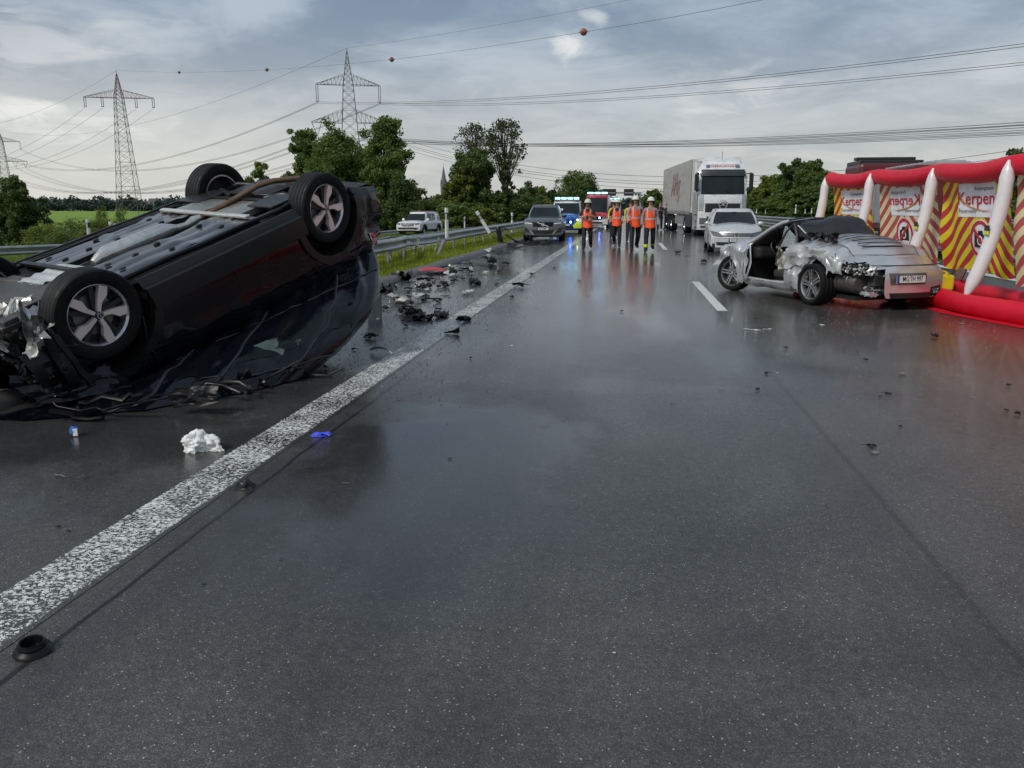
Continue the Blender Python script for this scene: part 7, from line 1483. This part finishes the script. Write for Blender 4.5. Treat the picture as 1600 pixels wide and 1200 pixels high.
# ================================================================ debris
DM = [BLKP, BLK, M('debris_black', (.010, .010, .010), .45, bump=.6, bs=40, wet=.4), BLKP, M('debris_grey', (.16, .16, .16), .4), BLKP, M('debris_pale', (.6, .6, .58), .4)]
def clump_mesh(seed, size, kind, mt):
    R_ = random.Random(seed); mb = MB()
    if kind == 'chunk':
        n_ = 7; P_ = [Vector((R_.gauss(0, .5), R_.gauss(0, .4), abs(R_.gauss(.18, .18)))) for _ in range(n_*2)]
        for i in range(4): c = P_[i]*.7; mb.box((c.x, c.y, max(.12, c.z*.8)), (R_.uniform(.2, .8), R_.uniform(.15, .5), R_.uniform(.08, .35)), R=Matrix.Rotation(R_.uniform(-.6, .6), 3, 'X') @ Matrix.Rotation(R_.uniform(0, 3), 3, 'Z'), taper=R_.uniform(.4, 1))
        for i in range(4): mb.tube([P_[i], (P_[i]+P_[i+4])/2+Vector((0, 0, .1)), P_[i+4]], R_.uniform(.03, .07), 5)
        mb.jitter(.04, seed)
    elif kind == 'shard':
        n_ = 7; A = [(math.cos(2*PI*i/n_)*R_.uniform(.3, .6), math.sin(2*PI*i/n_)*R_.uniform(.15, .4)) for i in range(n_)]; t = [Vector((x, y, .08+.22*abs(x)+.25*y*R_.uniform(.2, 1))) for x, y in A]; b = [q-Vector((0, 0, .05)) for q in t]; mb.add(t+b, [tuple(range(n_)), tuple(range(2*n_-1, n_-1, -1))]+[(i, n_+i, n_+(i+1) % n_, (i+1) % n_) for i in range(n_)])
    else:
        P_ = [Vector((-.6+1.2*i/6, R_.gauss(0, .05), .06+.10*abs(math.sin(i*.9+seed)))) for i in range(7)]; mb.tube(P_, [.05, .07, .05, .06, .08, .05, .03], 6, squash=.5); mb.box((R_.uniform(-.3, .3), .05, .1), (.25, .2, .06))
    zmin = min(q[2] for q in mb.v); mb.v = [(x*size, y*size, (z-zmin)*size) for x, y, z in mb.v]
    me = bpy.data.meshes.new('debris'); me.from_pydata(mb.v, [], mb.f); setmesh(me, mt, 25); return me
proto = {k: [clump_mesh(10+i+7*len(k), 1.0, k, DM[i % len(DM)]) for i in range(7)] for k in ('chunk', 'shard', 'strip')}
R3 = random.Random(5); NM = {'chunk': 'debris_chunk', 'shard': 'debris_shard', 'strip': 'debris_strip'}
def deb(px, py, size_px, kind='chunk', i=0, label=None, group=None):
    p = gp(px, py, .004); s_ = size_px*p.y/F*1.0; o = bpy.data.objects.new(NM[kind], proto[kind][i % 7]); COL.objects.link(o); o.location = p; o.scale = (s_, s_, s_*R3.uniform(.7, 1.1)); o.rotation_euler = (0, 0, R3.uniform(-.6, .6))
    wh = 'beside the white line' if p.x > -3.1 else 'near the kerb' if p.x < -4.1 else 'in the middle of the hard shoulder'; fa = 'just behind the overturned car' if p.y < 12 else 'level with the broken red lamp' if p.y < 17.5 else 'towards the grey SUV'
    return tag(o, label or ('tiny ' if size_px < 7 else 'small ' if size_px < 12 else 'larger ')+{'chunk': 'plastic lump ', 'shard': 'flat shard ', 'strip': 'thin strip '}[kind]+wh+', '+fa, 'debris', group or 'scattered crash debris')
# dense field between the wreck and the verge
for n_ in range(150):
    t = R3.random(); px = lerp(600, 770, t)+R3.gauss(0, 32); py = lerp(478, 412, t)+R3.gauss(0, 15)
    if px < 590 or py < 392: continue
    if gp(px, py).x < -4.6: continue
    k = R3.choice(['chunk', 'chunk', 'shard', 'strip']); deb(px, py, R3.choice([5, 6, 7, 9, 12, 15]), k, R3.choice([0, 1, 2, 3, 5, 0, 1, 2, 3, 5, 4, 6]))
for n_ in range(60):
    px = R3.uniform(500, 690); py = R3.uniform(500, 640); q = gp(px, py)
    if q.x > -2.5 or px < 500: continue
    deb(px, py, R3.choice([4, 5, 6, 8, 14]), R3.choice(['chunk', 'shard', 'strip']), R3.choice([0, 2, 3, 5]))
for px, py, s_, k, i in [(1127, 610, 9, 'strip', 0), (1052, 631, 9, 'strip', 2), (703, 717, 9, 'shard', 3), (970, 487, 5, 'chunk', 0), (1184, 610, 6, 'chunk', 2), (1385, 617, 9, 'chunk', 0), (1408, 585, 8, 'chunk', 4), (1375, 620, 5, 'chunk', 3), (1359, 587, 7, 'strip', 5), (1352, 563, 6, 'chunk', 0), (1461, 527, 9, 'chunk', 2), (1502, 506, 12, 'shard', 4), (1228, 545, 6, 'chunk', 0), (1225, 557, 8, 'strip', 0), (1183, 498, 11, 'strip', 2), (1198, 584, 6, 'chunk', 5), (1519, 621, 7, 'shard', 4), (1573, 643, 7, 'chunk', 0), (1590, 648, 8, 'chunk', 2), (1577, 603, 7, 'chunk', 3), (1407, 667, 5, 'chunk', 2), (90, 825, 7, 'chunk', 0), (108, 831, 5, 'chunk', 1), (95, 744, 26, 'strip', 4), (540, 755, 12, 'strip', 4), (440, 873, 12, 'strip', 0), (318, 913, 10, 'shard', 0), (210, 990, 8, 'strip', 0), (78, 1019, 7, 'chunk', 0), (960, 1020, 6, 'shard', 6), (1546, 493, 22, 'shard', 0), (1300, 466, 8, 'chunk', 1), (1360, 700, 14, 'chunk', 0), (1366, 708, 18, 'shard', 4), (1200, 515, 16, 'strip', 6), (1175, 516, 22, 'strip', 6), (1285, 508, 8, 'shard', 6), (1075, 400, 9, 'strip', 0), (1100, 410, 8, 'chunk', 2), (1060, 396, 9, 'chunk', 3), (830, 430, 7, 'chunk', 0), (845, 408, 8, 'strip', 0), (800, 465, 6, 'chunk', 2), (865, 420, 5, 'chunk', 0), (735, 560, 5, 'chunk', 3), (800, 540, 5, 'shard', 6), (760, 610, 5, 'shard', 0), (905, 440, 5, 'chunk', 0)]:
    deb(px, py, s_, k, i, 'single small dark scrap lying alone on the open wet lanes' if i not in (4, 6) else 'single small pale scrap lying alone on the open wet lanes', 'single scraps on the open lanes')
# tiny glass and paint crumbs nobody could count
mb = MB(); R4 = random.Random(11)
def crumb(px, py, s_):
    p = gp(px, py); d = s_*(.6+p.y*.05); a = R4.uniform(0, 3); u = Vector((math.cos(a), math.sin(a), 0))*d; v = Vector((-u.y, u.x, 0))*R4.uniform(.4, 1); z = Vector((0, 0, d*R4.uniform(.3, .8))); k = len(mb.v)
    p.z = .003; mb.add([p-u, p+v, p+u, p-v*.5, p+z], [(0, 1, 4), (1, 2, 4), (2, 3, 4), (3, 0, 4)])
for _ in range(1500):
    t = R4.random(); crumb(lerp(560, 830, t)+R4.gauss(0, 55), max(385, lerp(520, 405, t)+R4.gauss(0, 35)), .006)
for _ in range(500): crumb(R4.uniform(1150, 1560), 460+abs(R4.gauss(0, 60)), .005)
for _ in range(420): crumb(R4.uniform(0, 1600), R4.uniform(430, 1190), .0022)
tag(mb.build('glass_crumbs', [M('glass_crumb', (.55, .58, .58), .15)], None, 0), 'tiny pale crumbs of glass and paint sprinkled over the wet road', 'crumbs', kind='stuff')
mb = MB(); 
for _ in range(900):
    t = R4.random(); crumb(lerp(500, 800, t)+R4.gauss(0, 60), max(390, lerp(600, 410, t)+R4.gauss(0, 45)), .010)
for _ in range(260): crumb(R4.uniform(1000, 1600), R4.uniform(430, 900), .005)
tag(mb.build('dark_crumbs', [BLKP], None, 0), 'tiny black plastic crumbs sprinkled over the wet road', 'crumbs', kind='stuff')
# particular pieces
def solo(name, mb, mt, p, label, cat, rz=0, smooth=40, **k):
    o = mb.build(name, mt, None, smooth, **k); o.location = p; o.rotation_euler = (0, 0, rz); return tag(o, label, cat)
m_ = MB(); m_.lathe([(.001, .012), (.030, .012), (.036, .040), (.040, .042), (.042, .034), (.046, .020), (.058, .014), (.062, .004), (.058, 0), (.0, 0)], 36, 0, (0, 0, 0), (.05, -.08, 1)); m_.lathe([(.043, .030), (.047, .030), (.047, .024), (.043, .024)], 36, 0, (0, 0, 0), (.05, -.08, 1), closed=True)
solo('rubber_grommet', m_, M('cap_black', (.005, .005, .005), .35, spec=.3), gp(42, 1027)+Vector((0, .03, .004)), 'round black stepped rubber cap lying on the white edge line in the bottom left corner', 'cap', 0, 50)
RC = Vector((0, 0, 0)); g = []
WB = M('wet_white_nonwoven', (.78, .78, .77), .6, bump=.5, bs=25)
def blob(seed, rx_, ry_, rz_, n=26, m=16, amp=.35):
    g = []
    for j in range(m+1):
        row = []
        for i in range(n+1):
            a = 2*PI*i/n; b = (j/m)*PI*.5; d = Vector((math.cos(a)*math.cos(b), math.sin(a)*math.cos(b), math.sin(b))); f = 1-amp*.25*abs(mn.noise(d*6+Vector((seed, seed, 0))))*2+amp*mn.noise(d*1.9+Vector((seed, 0, 0)))+amp*.55*abs(mn.noise(d*4.2+Vector((0, seed, 0))))-amp*.25*abs(mn.noise(d*9+Vector((0, 0, seed)))); row.append(Vector((d.x*rx_*f, d.y*ry_*f, max(0, d.z*rz_*(.75+.25*f)*(1+.5*amp*mn.noise(d*1.3+Vector((0, seed, 3))))))))
        g.append(row)
    return g
m_ = MB(); m_.grid(blob(3.3, .085, .08, .12, n=40, m=24, amp=.55)); m_.v = [(x-.05, y, z) for x, y, z in m_.v]; k0 = len(m_.v); m_.grid(blob(6.1, .075, .05, .10, n=40, m=24, amp=.6)); m_.v[k0:] = [(x+.045, y+.02, z) for x, y, z in m_.v[k0:]]; k0 = len(m_.v); m_.grid(blob(9.4, .04, .02, .04, amp=.5)); m_.v[k0:] = [(x+.095, y-.0, z) for x, y, z in m_.v[k0:]]
solo('crumpled_cloth', m_, WB, gp(313, 706)+Vector((0, .03, .002)), 'crumpled white cloth or bag lying left of the white edge line', 'cloth', 0, 30)
m_ = MB(); m_.grid(blob(2.2, .05, .022, .025, 20, 8, .9)); 
for a in (-.6, -.25, .15, .5): m_.tube([(.03*math.cos(a), .01, .012), (.055*math.cos(a)+.01, .03*math.sin(a), .02), (.075, .05*math.sin(a), .008)], [.009, .008, .006], 6)
solo('disposable_glove', m_, M('glove_blue', (.06, .09, .75), .5, bump=.4, bs=60), gp(499, 682)+Vector((0, 0, .003)), 'crumpled blue disposable glove lying at the right edge of the white line', 'glove', .2, 40)
j = empty('bottle_cap', gp(118, 681)+Vector((0, 0, .002)), (0, 0, .2), label='small blue and white plastic cap standing on the road below the overturned car', cat='cap')
m_ = MB(); m_.lathe([(.001, .03), (.028, .028), (.03, 0), (.001, 0)], 16, 0, (0, .01, .032), (-.6, -.7, .3)); m_.build('blue_cap', M('cap_blue', (.02, .12, .45), .35), j, 40); m_ = MB(); m_.box((.012, -.022, .028), (.032, .01, .05)); m_.build('white_label', PLATEW, j, 0, bevel=.003)
m_ = MB(); g = blob(4.4, .05, .03, .05, 16, 8, .6); m_.grid(g); solo('rubber_lump', m_, BLKP, gp(380, 765)+Vector((0, .02, .002)), 'black rounded rubber lump lying on the right half of the white edge line', 'debris', .5, 40)
m_ = MB(); m_.add([(-.11, 0, .02), (.02, -.01, .05), (.08, .01, .09), (.09, .03, .02), (-.02, .03, .01), (-.11, .01, .01), (.05, .02, .0)], [(0, 1, 4, 5), (1, 2, 3, 4), (0, 5, 4), (3, 6, 4), (2, 3, 6)]); m_.jitter(.004, 4); solo('plastic_fragment', m_, BLKP, gp(706, 523)+Vector((0, .03, .004)), 'pointed black fragment standing beside the right edge of the white line', 'debris', 0, 20)
LAMPR = NB('tail_lamp_lens'); LAMPR.set(col=(.5, .02, .03), rough=.12, coat=1); LAMPR = LAMPR.m
j = empty('broken_tail_lamp', gp(677, 429), (0, 0, .05), label='broken red tail lamp lying near the kerb with a white end', cat='lamp')
m_ = MB(); g = [[Vector((lerp(-.34, .30, i/14), .05*math.sin(a)-.02, .03+.085*math.cos(a)*(1-.6*abs(2*i/14-1)**3)+.05)) for a in np.linspace(-1.3, 1.3, 7)] for i in range(15)]; m_.grid(g, flip=True); m_.build('red_lens', LAMPR, j, 60); m_ = MB(); m_.box((.32, .0, .06), (.12, .1, .06)); m_.jitter(.01, 5); m_.build('white_housing', M('debris_pale'), j, 20); m_ = MB(); m_.box((.05, .06, .03), (.6, .12, .05)); m_.jitter(.012, 6); m_.build('housing', BLKP, j, 20)
j = empty('wheel_arch_piece', gp(587, 497), (0, 0, .3), label='grey curved body piece standing on edge right behind the tail of the overturned car', cat='debris'); m_ = MB()
g = [[Vector((-.10+.10*math.sin(b*1.5)+a*.02, a*.10-.03, lerp(.0, .34, b)+.02*math.sin(a*4))) for a in np.linspace(-1, 1, 7)] for b in np.linspace(0, 1, 9)]; m_.grid([[Vector((q.y*1.0+.02, q.x, q.z)) for q in r_] for r_ in g]); m_.grid([[Vector((q.y*1.0+.02, q.x+.012, q.z)) for q in r_] for r_ in g], flip=True); m_.build('curved_panel', M('grey_wet_panel', (.07, .07, .072), .35, coat=.4, bump=.3, bs=20), j, 40)
for k in range(6): crumple('torn_strip', j, (-.35-.10*k, .05+.05*(k % 2), .06+.01*k), (.45, .02, .02), (.02, .14, .02), (BLKP, M('debris_grey'), DM[2])[k % 3], 30+k*1.7, n=6, amp=.25)
for (px, py, w_, lb, mt, sd_) in ((640, 493, .34, 'black tangled heap of broken parts left of the rounded black lump', DM[2], 3), (690, 495, .26, 'rounded black lump beside the tangled heap', BLKP, 8), (655, 500, .28, 'ragged black pile in front of the tangled heap', DM[2], 13), (727, 500, .22, 'flat ragged black piece touching the white line', BLKP, 17), (600, 455, .5, 'flat wet bumper cover with folded edge beside the kerb', DM[2], 21), (625, 437, .55, 'long black trim panel lying along the kerb', BLKP, 24), (741, 445, .35, 'twisted black strip in the middle of the debris field', DM[2], 27)):
    p = gp(px, py, .0); j = empty('wreckage_piece', p, (0, 0, sd_), label=lb, cat='debris')
    for k in range(5): crumple('broken_plastic', j, (R3.uniform(-.3, .3)*w_, R3.uniform(-.2, .2)*w_, w_*.14), (w_*R3.uniform(.5, 1), 0, R3.uniform(-.1, .2)*w_), (0, w_*R3.uniform(.3, .6), R3.uniform(-.1, .3)*w_), mt, sd_*3.1+k, n=6, amp=.45)
for (px, py, w_, lb) in ((655, 450, .20, 'folded white scrap in the middle of the debris field'), (737, 424, .22, 'angular white piece lying in front of a dark one'), (707, 421, .22, 'pale square piece standing near the broken tail lamp'), (677, 441, .12, 'small bright white scrap below the tail lamp'), (625, 475, .32, 'long pale strip lying beside the grey curved piece'), (760, 395, .3, 'white bent strip near the kerb before the grey SUV')):
    p = gp(px, py, .0); j = empty('pale_scrap', p, (0, 0, px), label=lb, cat='debris')
    for k in range(2): crumple('broken_plastic', j, (0, .02*k, w_*.25), (w_, 0, .15*w_), (0, w_*.4, .3*w_), M('debris_pale'), px*.1+k, n=6, amp=.5)
m_ = MB(); g = [[Vector((.10*math.cos(a)*1.4, .02*b, .07*math.sin(a)*(1-.2*b)+.0)) for b in (-1, 0, 1)] for a in np.linspace(.2, 2.6, 12)]; m_.grid(g); m_.grid([[q*.9 for q in r_] for r_ in g], flip=True); solo('silver_arc', m_, CHROME, gp(594, 553), 'curved silver trim piece lying left of the white line', 'debris', -.2, 40)
# torn bumper strips at the kerb in front of the grey SUV
j = empty('torn_bumper', gp(790, 384), (0, 0, .1), label='black torn bumper piece sticking up at the kerb in front of the grey SUV', cat='debris')
crumple('bent_panel', j, (-.25, .1, .36), (.22, .0, .06), (-.10, .0, .75), DM[2], 5.5, n=8, amp=.12); crumple('bent_panel', j, (.25, -.1, .08), (.8, .1, .02), (0, .35, .08), DM[2], 9.5, n=8, amp=.2); m_ = MB(); m_.tube([(.0, 0, .45), (.35, 0, .22), (.8, .1, .08), (1.2, .2, .05)], .035, 6); m_.build('bent_strip', DM[2], j, 60); m_ = MB(); m_.tube([(-.2, 0, .6), (-.1, 0, .72), (.05, 0, .66)], .03, 6); m_.build('hook_end', DM[2], j, 60)
for k in range(9): deb(lerp(690, 800, k/8)+R3.gauss(0, 6), lerp(415, 388, k/8)+R3.gauss(0, 3), R3.choice([14, 20, 28]), 'strip', R3.choice([0, 2]))
for k in range(10): deb(R3.uniform(822, 872), R3.uniform(378, 383), R3.choice([7, 10]), 'chunk', R3.choice([0, 2, 3]))
# brace of the damaged rail
j = empty('bent_brace', Vector((-5.75, 25.2, .03)), label='bent steel brace leaning against the kinked crash barrier', cat='brace'); m_ = MB(); m_.box((0, -.45, .2), (.08, 1.1, .06), R=Matrix.Rotation(.45, 3, 'X')); m_.build('bar', GALVD, j, 0); m_ = MB(); m_.box((0, .05, .42), (.14, .10, .12)); m_.build('clamp', GALVD, j, 0)
